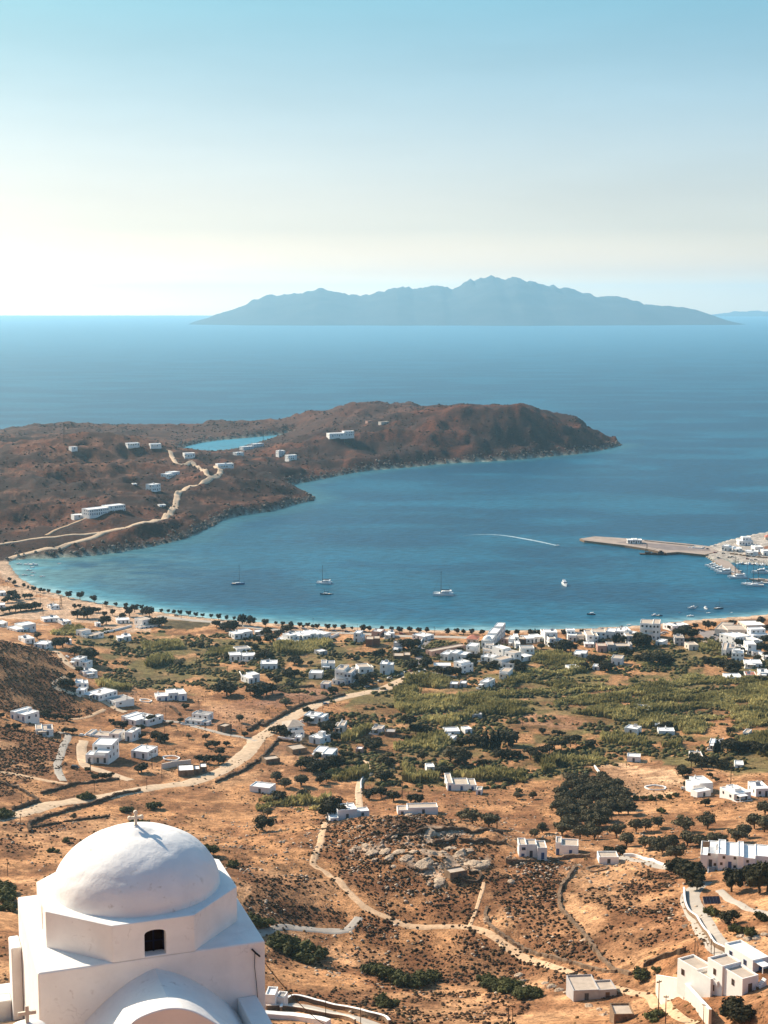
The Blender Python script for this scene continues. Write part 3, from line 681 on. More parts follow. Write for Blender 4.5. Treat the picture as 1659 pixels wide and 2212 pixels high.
def road(name, segs, width, m, label, lift=.16, rough_edge=.12):
    Q = resample(smooth_path(wpts(segs)), 2.0); n = len(Q)
    T_ = np.gradient(Q, axis=0); T_ /= np.linalg.norm(T_, axis=1)[:, None]+1e-9; Nn = np.stack([-T_[:, 1], T_[:, 0]], 1)
    k = 7; vs = []
    wl = width/2*(1+(fbm(Q[:, 0]/6., Q[:, 1]/6.+5, 3)-.5)*4*rough_edge); wr = width/2*(1+(fbm(Q[:, 0]/6.+50, Q[:, 1]/6., 3)-.5)*4*rough_edge)
    for j in range(k):
        f_ = -1+2*j/(k-1); off = np.where(f_ < 0, f_*wl, f_*wr)
        q = Q + Nn*off[:, None]; z = hz(q[:, 0], q[:, 1]) + lift*(1 if abs(f_) < .99 else -.4)
        vs.append(np.stack([q[:, 0], q[:, 1], z], 1))
    V = np.stack(vs, 1).reshape(-1, 3)
    return setp(new_mesh(name, V, grid_faces(n, k), m, smooth=True), label, 'road', kind='structure')
road('road', [('D',[(330,820),(150,930)]),('C',[(1540,1060),(1200,1130),(900,1205)]),('L',[(720,190),(560,265),(380,350),(180,460),(20,590)]),('K',[(1600,760),(1480,910),(1320,1050),(1150,1165),(950,1255),(760,1310)]),('Q',[(1966,225),(1659,262),(1450,300),(1200,342),(900,392),(600,432),(400,480),(200,545),(-60,610)])], 8.0, M_TRACK, 'pale dusty main road curving from the village down to the left')
road('path', [('Q',[(-60,100),(150,125),(350,165),(560,205),(750,226),(900,215),(1100,188)])], 3.6, M_PATH, 'dirt track along the left slope')
road('path', [('J',[(740,690),(850,700),(850,780),(800,860),(770,980),(725,1070),(740,1180),(800,1300)])], 3.4, M_CONC, 'grey drive dropping below the two block house')
road('path', [('J',[(1060,790),(1030,900),(1040,1040),(1090,1120),(1300,1180),(1400,1210),(1659,1290)])], 4.5, M_TRACK, 'dusty yard track round the tall stepped house')
road('path', [('A',[(480,860),(600,890),(720,930),(800,1010),(860,1090),(960,1150)])], 4.0, M_TRACK, 'sandy track below the brown hill')
road('path', [('J',[(850,-10),(730,60),(690,110),(780,150),(960,200),(1150,235),(1300,290),(1400,345),(1500,400),(1590,430)])], 4.0, M_TRACK, 'sandy track past the long low white house')
road('path', [('K',[(250,540),(480,545),(690,575),(800,610),(1000,662),(1200,712),(1450,755),(1580,800)])], 3.2, M_CONC, 'narrow lane joining the main road')
road('path', [('J',[(900,520),(1080,500),(1200,450),(1320,395)])], 2.6, M_PATH, 'footpath over the dry slope')
road('path', [('L',[(1235,845),(1330,930),(1380,1010),(1430,1030),(1550,1020),(1659,1010)])], 3.0, M_TRACK, 'pale path to the bridge')
road('path', [('L',[(1380,1030),(1340,1080),(1250,1150),(1215,1220),(1210,1327)]),('X',[(700,170),(705,265)])], 3.0, M_TRACK, 'walled lane below the bridge')
road('path', [('X',[(508,345),(485,440),(450,540),(440,590),(520,640),(640,740),(720,820),(860,890),(960,935),(1100,946),(1280,945),(1400,965),(1520,1030),(1640,1105)]),('Y',[(120,1035),(300,1135),(520,1205),(700,1270),(860,1320),(1000,1375),(1120,1440),(1250,1500)])], 2.4, M_PATH, 'long footpath winding below the rocky knoll')
road('path', [('X',[(110,985),(250,945),(400,957),(560,970),(630,965),(700,890)])], 3.0, M_CONC, 'grey stony clearing track')
road('path', [('X',[(1340,940),(1390,800),(1420,690)])], 1.3, M_PATH, 'thin footpath up to the stone hut')
road('road', [('Y',[(1290,690),(1215,760),(1230,840),(1290,940),(1345,1020),(1420,1080),(1560,1130)])], 5.6, M_CONC, 'pale concrete drive to the white apartments', rough_edge=.02)
road('path', [('Y',[(1380,735),(1440,790),(1530,838),(1600,855),(1720,880)])], 2.4, M_CONC, 'concrete garden path right of the solar panel', rough_edge=.03)
road('path', [('Y',[(790,545),(900,565),(1000,590),(1090,606)])], 3.5, M_CONC, 'concrete yard behind the crest')
road('road', [('R',[(395,640),(520,625),(700,660),(1000,735),(1200,785),(1380,850)])], 4.6, M_CONC, 'concrete road between low walls at the bottom', rough_edge=.02)
road('road', [('U',[(45,897),(100,880),(200,855),(330,830),(450,795),(540,760),(640,740),(780,705),(860,665),(890,610),(900,565),(940,540),(1030,510),(1095,480),(1112,450),(1090,427)])], 6.5, M_TRACK, 'dirt road climbing the headland', lift=.5)
road('road', [('U',[(1075,488),(1040,458),(980,420),(900,418),(870,385),(850,350)])], 6.0, M_TRACK, 'upper dirt road on the headland', lift=.5)
road('path', [('U',[(-30,830),(120,806),(260,790),(400,776),(500,766)])], 4.0, M_TRACK, 'lower track on the headland', lift=.5)
road('path', [('U',[(230,780),(300,745),(380,715),(440,690)])], 3.0, M_PATH, 'terrace path under the white hotel', lift=.5)
road('road', [('B',[(340,478),(700,522),(1010,550),(1180,570),(1340,592)]),('C',[(40,306),(260,330),(700,350),(1000,356),(1300,372)]),('D',[(20,396),(500,405),(870,416),(1000,430)])], 7.0, M_CONC, 'pale beach road behind the tamarisk trees')
road('road', [('D',[(470,405),(400,470),(335,600),(315,700),(330,800)])], 4.5, M_ASPH, 'short asphalt lane from the beach road')
road('road', [('F',[(870,500),(960,560),(1040,640),(1100,700)])], 15, M_ASPH, 'car park lane on the right')

# ------------------------------------------------------------------ walls
M_DRYST = mat('dry_stone', (.13,.085,.055,1), .95, .1, noise=.45, nscale=2.5, bump=.6, bscale=4)
M_WHITE = mat('whitewash', (.84,.805,.755,1), .85, .15, noise=.07, nscale=.8)
M_CREAM = mat('cream_render', (.70,.60,.50,1), .85, .15, noise=.12, nscale=.8)
M_GREYW = mat('grey_render', (.42,.40,.39,1), .9, .15, noise=.15, nscale=.8)
M_STONEW = mat('field_stone', (.25,.165,.105,1), .95, .1, noise=.4, nscale=1.5, bump=.5, bscale=4)
M_BRICK = mat('brown_brick', (.20,.105,.07,1), .9, .1, noise=.2, nscale=2)
M_PINKW = mat('pink_render', (.50,.30,.235,1), .9, .1, noise=.15, nscale=1)
M_ROOFW = mat('white_roof', (.82,.80,.765,1), .85, .15, noise=.08, nscale=.5)
M_ROOFT = mat('tan_screed_roof', (.52,.42,.33,1), .9, .1, noise=.2, nscale=.6)
M_ROOFG = mat('grey_screed_roof', (.40,.37,.345,1), .9, .1, noise=.22, nscale=.6)
M_ROOFR = mat('red_roof', (.48,.19,.13,1), .85, .1, noise=.15, nscale=1.5)
M_WFRAME = mat('window_frame_dark', (.075,.07,.075,1), .6, .3)
M_BLUEP = mat('blue_paint', (.035,.085,.22,1), .5, .4)
M_WOOD = mat('weathered_wood', (.17,.10,.06,1), .85, .1, noise=.3, nscale=2)
M_GLASS = mat('window_glass', (.02,.022,.028,1), .12, .6)
def wall(segs, h, th, m, label, name='stone_wall', cap=None, cat='wall', rag=.18, zoff=0, hl=None):
    Q = resample(np.array([p[:2] for p in wpts(segs)]) if sum(len(q[1]) for q in segs) < 3 else smooth_path(wpts(segs)), 1.0); n = len(Q)
    T_ = np.gradient(Q, axis=0); T_ /= np.linalg.norm(T_, axis=1)[:, None]+1e-9; Nn = np.stack([-T_[:, 1], T_[:, 0]], 1)
    if name == 'stone_wall':
        gw = np.random.default_rng(int(abs(Q[0,0]*7)) % 999+5); Q = Q + gw.normal(0, .16, Q.shape); rag = max(rag, .3)
    hh = np.linspace(h, hl if hl is not None else h, n)*(1+rag*2*(fbm(Q[:, 0]/1.5, Q[:, 1]/1.5, 2)-.5)); g = hz(Q[:, 0], Q[:, 1]) + zoff
    if name == 'stone_wall': hh = hh*gw.uniform(.65, 1.25, n)
    if name == 'retaining_wall': hh = np.interp(np.arange(n), [0, n*.5, n-1], [g[0]+h, g[n//2]+h*.95, g[-1]+(hl or h)]) - g
    rows = []
    for off, zz in ((-th/2*1.15, -1.2), (-th/2, hh), (th/2, hh), (th/2*1.15, -1.2)):
        q = Q+Nn*off; rows.append(np.stack([q[:, 0], q[:, 1], g+zz], 1))
    V = np.stack(rows, 1).reshape(-1, 3); fs = [tuple(f_) for f_ in grid_faces(n, 4)] + [(3,2,1,0), tuple((n-1)*4+i for i in range(4))]
    e = empty(name, tuple(V[1])) if cap else None
    if cap:
        c = V[1]; o = new_mesh('wall', V-c, fs, m, e)
        rows = []
        for off, zz in ((-th/2-.08, hh+.002), (-th/2-.08, hh+.12), (th/2+.08, hh+.12), (th/2+.08, hh+.002)):
            q = Q+Nn*off; rows.append(np.stack([q[:, 0], q[:, 1], g+zz], 1))
        V2 = np.stack(rows, 1).reshape(-1, 3)-c
        new_mesh('coping', V2, [tuple(f_) for f_ in grid_faces(n, 4)] + [((i)*4, i*4+4, i*4+7, i*4+3) for i in range(n-1)] + [(3,2,1,0), tuple((n-1)*4+i for i in range(4))], cap, e)
        return setp(e, label, cat)
    return setp(new_mesh(name, V, fs, m), label, cat)
wall([('K',[(1470,672),(1659,560)]),('L',[(0,478),(250,335),(500,215),(750,162),(1040,85)])], 1.5, .9, M_DRYST, 'long dark stone wall on the upper side of the main road')
wall([('L',[(175,655),(450,695),(700,745),(890,785)])], 1.1, .7, M_DRYST, 'stone wall below the ornate villa garden')
wall([('L',[(185,660),(90,765),(0,875)]),('K',[(1560,1075),(1400,1175),(1200,1260),(1060,1320)])], 1.1, .7, M_DRYST, 'stone wall along the lower side of the main road')
wall([('Q',[(-20,215),(200,290),(410,410)])], 1.0, .6, M_DRYST, 'stone wall crossing the slope at the left edge')
wall([('Q',[(410,412),(280,465),(130,515)])], 1.5, .7, M_DRYST, 'short high stone wall at the left edge below the white rubble')
wall([('Q',[(1480,300),(1200,362),(900,462),(700,515),(500,575),(330,650),(305,690),(320,740)])], 1.1, .8, M_DRYST, 'dark curving field wall left of the church dome')
wall([('Q',[(350,690),(500,665),(640,640)])], .7, .6, M_DRYST, 'low broken wall inside the curving field')
wall([('Q',[(700,628),(900,603),(1050,585),(1150,568)])], .6, .6, M_DRYST, 'low field wall right of the lone small tree')
wall([('Q',[(430,335),(700,262),(1000,212),(1250,178)])], 1.0, .7, M_DRYST, 'stone wall above the dirt track on the left')
wall([('X',[(850,452),(950,420),(1050,396),(1250,386),(1400,398),(1530,412)])], 1.0, .7, M_DRYST, 'stone wall along the crest of the rocky knoll')
wall([('X',[(1120,472),(1240,456),(1252,420)])], 1.1, .7, M_DRYST, 'crooked stone wall amid the knoll rocks')
wall([('X',[(1290,452),(1380,462),(1540,462)])], 1.2, .8, M_DRYST, 'dark stone wall behind the knoll rocks')
wall([('X',[(1280,670),(1330,690),(1395,680),(1400,640),(1330,640)])], 1.0, .5, M_DRYST, 'stone pen beside the small stone hut')
wall([('Y',[(150,575),(240,575),(325,572)])], 1.2, .6, M_STONEW, 'stone terrace wall under the left crest house')
wall([('Y',[(370,558),(500,552),(640,546)])], 1.0, .6, M_STONEW, 'stone terrace wall under the right crest house')
wall([('Y',[(560,600),(490,690),(460,760),(480,860),(600,985),(740,1165),(860,1220)])], .8, .8, M_STONEW, 'long tumbled field wall down the middle of the right slope')
wall([('Y',[(40,840),(60,940),(200,1040),(400,1120),(600,1175),(780,1210)])], .7, .8, M_STONEW, 'tumbled wall above the winding footpath')
wall([('Y',[(950,1172),(1020,1140),(1090,1112),(1180,1092)])], 1.2, .7, M_DRYST, 'dark stone wall left of the white terrace flats')
wall([('Y',[(830,541),(920,550),(1000,570),(1090,604)])], .9, .4, M_WHITE, 'curved white yard wall behind the crest', 'white_wall')
wall([('Y',[(1175,742),(1192,850),(1280,960),(1330,1030),(1400,1085),(1540,1128)])], 1.0, .35, M_STONEW, 'white capped wall along the concrete drive', 'white_wall', M_WHITE, rag=0, zoff=.2)
wall([('C',[(765,470),(870,425),(960,388)])], 1.6, .4, M_WHITE, 'white boundary wall right of the holiday village', 'white_wall', rag=0)
wall([('B',[(1365,1200),(1400,1265),(1460,1325)])], 1.3, .4, M_WHITE, 'curved white wall at the edge of the bare field', 'white_wall', rag=0)
wall([('L',[(190,640),(350,660),(400,668)])], 1.3, .4, M_WHITE, 'white garden wall in front of the ornate villa', 'white_wall', rag=0)
wall([('L',[(1240,1290),(1240,1190),(1292,1112)])], 1.2, .4, M_WHITE, 'white wall along the lane below the bridge', 'white_wall', rag=0)
wall([('D',[(300,560),(330,500),(385,400)])], 1.3, .4, M_WHITE, 'white wall on the left of the asphalt lane', 'white_wall', rag=0)
wall([('A',[(1310,695),(1480,660),(1659,610)])], 1.2, .5, M_WHITE, 'long white lane wall in the green flat', 'white_wall', rag=0)
wall([('A',[(0,480),(250,435),(540,400)])], 1.2, .6, M_DRYST, 'dark stone wall behind the left green flat')
wall([('C',[(190,1055),(400,1050),(640,1040)])], 1.0, .7, M_DRYST, 'stone wall at the far side of the pink bare field')
wall([('K',[(480,372),(540,400),(600,470)])], 1.4, .7, M_DRYST, 'stone wall right of the solitary house')
wall([('K',[(385,1150),(560,1115),(750,1095)])], 2.3, .5, M_CREAM, 'tall cream yard wall of the farm sheds', 'yard_wall', rag=0)
wall([('R',[(330,690),(350,640),(410,580),(490,560),(700,612),(1000,678),(1250,738),(1400,775),(1470,830)])], 1.1, .45, M_STONEW, 'white capped wall on the far side of the bottom road', 'white_wall', M_WHITE, rag=0)
wall([('R',[(175,668),(420,672),(700,722),(950,766),(1110,818)])], 1.0, .4, M_STONEW, 'low capped wall on the near side of the bottom road', 'white_wall', M_CREAM, rag=0)
wall([('R',[(120,745),(480,775),(830,840)])], 1.3, 1.6, M_WHITE, 'broad white parapet at the bottom edge beside the church', 'white_wall', rag=0)
wall([('M',[(1000,895),(1060,970),(1140,1035)])], 1.1, .4, M_WHITE, 'thin white wall at the corner of the orange field', 'white_wall', rag=0)
wall([('D',[(480,880),(620,900),(780,930)])], 1.0, .4, M_CREAM, 'pale wall under the white corner house', 'white_wall', rag=0)
wall([('I',[(170,975),(880,1430)])], 4.2, .5, M_CREAM, 'tall cream retaining wall under the white terrace flats', 'retaining_wall', M_WHITE, rag=0, hl=3.4)
wall([('G',[(1659,395),(1450,375),(1200,345)])], 1.0, .6, M_STONEW, 'low stone wall along the harbour road', rag=.05)
for z_, x_, y_, r_, lb in (('K',180,288,3.0,'round pale stone threshing ring left of the solitary house'),('N',240,1325,4.2,'round white stone threshing ring on the orange field'),('Y',678,612,3.4,'round threshing floor on the right slope crest'),('K',500,1010,3.6,'round pale threshing floor right of the white cube house')):
    p = at(x_, y_, z_); n = 40; V = []
    for k in range(n):
        a_ = 2*math.pi*k/n; r0 = r_*(1+.04*math.sin(5*a_))
        for rr, zz in ((r0-.55, -.4), (r0-.5, .35), (r0, .4), (r0+.08, -.5)):
            x0, y0 = p.x+rr*math.cos(a_), p.y+rr*math.sin(a_); V.append((x0-p.x, y0-p.y, float(hz(x0, y0))+zz-p.z))
    fs = [(k*4+i, ((k+1) % n)*4+i, ((k+1) % n)*4+i+1, k*4+i+1) for k in range(n) for i in range(3)]
    o = new_mesh('threshing_ring', V, fs, M_WHITE if 'white' in lb or 'pale' in lb else M_STONEW); o.location = p; setp(o, lb, 'stone ring')
# ------------------------------------------------------------------ houses
def unit(name, boxes):
    me = bpy.data.meshes.new(name); V = []; Fc = []; mi = []; mats_ = []
    for (bx, m) in boxes:
        b = MB().box(*bx); o = len(V); V += b.v; Fc += [tuple(i+o for i in f_) for f_ in b.f]
        if m not in mats_: mats_.append(m)
        mi += [mats_.index(m)]*6
    me.from_pydata(V, [], Fc); [me.materials.append(m) for m in mats_]; me.polygons.foreach_set('material_index', mi); return me
def wmesh(fr): return unit('window', [((-.5,-.42,-.07,.02,0,1), fr), ((.42,.5,-.07,.02,0,1), fr), ((-.42,.42,-.07,.02,.92,1), fr), ((-.42,.42,-.07,.02,0,.06), fr), ((-.03,.03,-.06,.02,.06,.92), fr), ((-.42,-.03,-.03,.02,.06,.92), M_GLASS), ((.03,.42,-.03,.02,.06,.92), M_GLASS)])
def dmesh(m): return unit('door', [((-.5,.5,-.06,.02,0,1), m), ((-.4,-.04,-.085,-.06,.08,.92), m), ((.04,.4,-.085,-.06,.08,.92), m)])
ME_W = {'k': wmesh(M_WFRAME), 'b': wmesh(M_BLUEP), 'n': wmesh(M_WOOD)}
ME_D = {'k': dmesh(M_WFRAME), 'b': dmesh(M_BLUEP), 'n': dmesh(M_WOOD)}
WALLS = dict(W=M_WHITE, C=M_CREAM, G=M_GREYW, S=M_STONEW, B=M_BRICK, P=M_PINKW)
ROOFS = dict(w=M_ROOFW, t=M_ROOFT, g=M_ROOFG, r=M_ROOFR)
def child(name, me, parent, loc, rz=0, sc=(1, 1, 1)):
    o = bpy.data.objects.new(name, me); COL.objects.link(o); o.parent = parent; o.location = loc; o.rotation_euler = (0, 0, rz); o.scale = sc; return o
LM = []            # landmarks: (frame x, frame y, label)
def house(z, xl, yl, xr, yr, h, dep, label, bl=None, col='W', roof='w', wc='k', dens=1.0, ext='', name='house', fp=None, par=.38):
    P0 = at(xl, yl, z); P1 = Vector(onz(*zt(z, xr, yr), P0.z))
    if 'on the pier' in label: P0 = Vector(onz(*zt(z, xl, yl), 1.85)); P1 = Vector(onz(*zt(z, xr, yr), 1.85))
    s = ZONES[z][2]/K_
    v = Vector((P1.x-P0.x, P1.y-P0.y)); wd = v.length; rz = math.atan2(v.y, v.x)
    rz = max(-.9, min(.9, rz)) if fp is None else math.radians(fp); wd = abs(v.x)/max(math.cos(rz), .45)
    ht = max(2.3, h/s/ppm(P0)*1.02); dep = dep or wd*.8
    zb = min(P0.z, float(hz(P1.x, P1.y))+.6) - .15
    if 'on the pier' in label: zb = 1.85
    if z in 'UV':
        cq, sq = math.cos(rz), math.sin(rz); zb = max(float(hz(P0.x+a_*cq-b_*sq, P0.y+a_*sq+b_*cq)) for a_ in (0, wd*.5, wd) for b_ in (0, dep))-1.5
    e = empty(name, (P0.x, P0.y, zb), rz); setp(e, label, 'house' if name != 'shed' else 'shed')
    LM.append((*[float(q) for q in project(P0.x+v.x/2, P0.y+v.y/2, zb)], label, wd*ppm(P0)))
    bl = bl or [(0, 1, 0, 1, 1)]
    rr = random.Random(label); mb = MB(); rf = MB(); wins = []
    for q in bl:
        x0, x1, y0, y1, hz1 = q[0]*wd, q[1]*wd, q[2]*dep, q[3]*dep, q[4]*ht
        mb.shell(x0, x1, y0, y1, -3.2, hz1, .22, par); rf.box(x0+.225, x1-.225, y0+.225, y1-.225, hz1-par-.1, hz1-par+.03)
    e_w = mb.build('wall', WALLS[col], e); 
    if name == 'house' and wd > 5: bev(e_w, .04, 1)
    r_o = rf.build('roof', ROOFS[roof], e)
    dn = 0
    for bi, q in enumerate(bl):
        x0, x1, y0, y1, hz1 = q[0]*wd, q[1]*wd, q[2]*dep, q[3]*dep, q[4]*ht
        st = max(1, int(round((hz1-.2)/3.0))); sh = (hz1-par)/st
        for fc in ('f', 'r', 'l'):
            L = x1-x0 if fc == 'f' else y1-y0
            if fc == 'r' and any(abs(o[0]*wd-x1) < .01 and o[2]*dep <= y0+.01 and o[3]*dep >= y1-.01 and o[4] >= q[4] for o in bl if o is not q): continue
            if fc == 'l' and any(abs(o[1]*wd-x0) < .01 and o[2]*dep <= y0+.01 and o[3]*dep >= y1-.01 and o[4] >= q[4] for o in bl if o is not q): continue
            if fc == 'f' and any(abs(o[3]*dep-y0) < .01 and o[0]*wd <= x0+.01 and o[1]*wd >= x1-.01 and o[4] >= q[4] for o in bl if o is not q): continue
            n = int(L/(2.9 if fc == 'f' else 4.2)*dens+.35)
            if fc == 'f' and dens > 0: n = max(n, 1)
            for k in range(st):
                for i in range(n):
                    u = (i+.5)/n*L + rr.uniform(-.25, .25)
                    door = fc == 'f' and k == 0 and (i == n//2 or rr.random() < .22)
                    if not door and rr.random() < .14: continue
                    if L < 1.6: continue
                    a_, b_ = (.95, min(2.1, sh*.78)) if door else (rr.choice((.75, .9, 1.15)), min(1.25, sh*.42))
                    zz = k*sh+.17 if door else k*sh+sh*.36
                    if fc == 'f': loc, r_ = (x0+u, y0, zz), 0
                    elif fc == 'r': loc, r_ = (x1, y0+u, zz), math.pi/2
                    else: loc, r_ = (x0, y1-u, zz), -math.pi/2
                    w2 = wc if rr.random() < .8 else 'k'
                    child('door' if door else 'window', (ME_D if door else ME_W)[w2], e, loc, r_, (a_, 1, b_))
    tx = max(bl, key=lambda o: (o[1]-o[0])*(o[3]-o[2])); X0, X1, Y0_, Y1_, HT = tx[0]*wd, tx[1]*wd, tx[2]*dep, tx[3]*dep, tx[4]*ht-par+.03
    def at_roof(f_, g): return X0+(X1-X0)*f_, Y0_+(Y1_-Y0_)*g
    if 'c' in ext or (ext == '' and rr.random() < .35 and dens > 0):
        x, y = at_roof(rr.uniform(.2, .8), rr.uniform(.6, .85)); MB().box(x-.3, x+.3, y-.3, y+.3, HT, HT+1.1).lathe([(.2,0),(.22,.35),(.12,.45)], 8, (x, y, HT+1.1)).build('chimney', M_WHITE, e)
    if 't' in ext or (ext == '' and rr.random() < .4 and dens > 0):
        x, y = at_roof(rr.uniform(.2, .8), rr.uniform(.3, .7))
        MB().add([(x-.9,y-.5,HT),(x+.9,y-.5,HT),(x+.9,y+.6,HT+1.0),(x-.9,y+.6,HT+1.0),(x-.9,y-.42,HT),(x+.9,y-.42,HT),(x+.9,y+.68,HT+1.0),(x-.9,y+.68,HT+1.0)], [(0,1,2,3),(7,6,5,4),(0,4,5,1),(2,6,7,3),(1,5,6,2),(3,7,4,0)]).tube([(x-.8,y+.75,HT+1.15),(x+.8,y+.75,HT+1.15)], .24, 8).build('water_heater', M_GREYW, e)
    if 'b' in ext:
        x, y = at_roof(.6, .6); bx = min(1.6, wd*.2); MB().shell(x-bx, x+bx, y-1.2, y+1.2, HT, HT+2.0, .15, .2).build('roof_room', WALLS[col], e)
    if 'B' in ext:      # balconies on the front
        for k in range(1, max(2, int(round(ht/3.0)))):
            zz = k*3.0; mbb = MB().box(wd*.12, wd*.88, -1.3, -.005, zz-.15, zz).box(wd*.12, wd*.88, -1.3, -1.2, zz, zz+.85)
            mbb.box(wd*.12, wd*.12+.1, -1.2, -.01, zz, zz+.85).box(wd*.88-.1, wd*.88, -1.2, -.01, zz, zz+.85); mbb.build('balcony', WALLS[col], e)
    if 's' in ext:      # outside stair on the front
        n = 10; sm = MB(); x0 = wd*.55
        for i in range(n): sm.box(x0+i*.3, x0+i*.3+.3, -1.0, -.01, -.8, .3+i*.28)
        sm.build('stair', M_WHITE, e)
    if ext == '' and name == 'house' and wd > 4 and rr.random() < .4: ext = 'q'
    if ext == 'q' or (ext == '' and rr.random() < .3 and name == 'house'):
        yw = MB().box(-.6, wd*.8, -3.0, -2.8, -2, .75).box(-.6, -.4, -2.8, -.01, -2, .75); yw.build('yard_wall', M_WHITE, e); MB().box(-.39, wd*.8, -2.79, -.02, -2, .08).build('terrace', M_CREAM, e)
    if 'p' in ext or ext == 'q':      # shade roof on posts in front
        pm = MB().box(wd*.1, wd*.6, -2.6, -.02, 2.35, 2.47)
        for x in (wd*.12, wd*.56): pm.box(x, x+.16, -2.5, -2.34, -1, 2.35)
        pm.build('porch', M_ROOFT if roof == 't' else M_ROOFW, e)
    if 'h' in ext:      # hipped tile roof
        MB().add([(-.4,-.4,ht+.01),(wd+.4,-.4,ht+.01),(wd+.4,dep+.4,ht+.01),(-.4,dep+.4,ht+.01),(wd*.45,dep*.5,ht+1.9),(wd*.55,dep*.5,ht+1.9)], [(3,2,1,0),(0,1,5,4),(1,2,5),(2,3,4,5),(3,0,4)]).build('tiled_roof', M_ROOFR if roof == 'r' else M_ROOFT, e)
    if 'd' in ext:      # roof dome
        x, y = at_roof(.5, .25); MB().lathe([(2.6*math.cos(t_), 2.4*math.sin(t_)) for t_ in np.linspace(0, 1.5, 9)], 20, (x, y, HT)).build('dome', M_WHITE, e, smooth=True)
    return e
two = [(0,.55,0,1,1),(.55,1,.1,1,.78)]
two_r = [(0,.42,.1,1,.75),(.42,1,0,1,1)]
setb = [(0,1,0,.45,.55),(.05,.95,.45,1,1)]
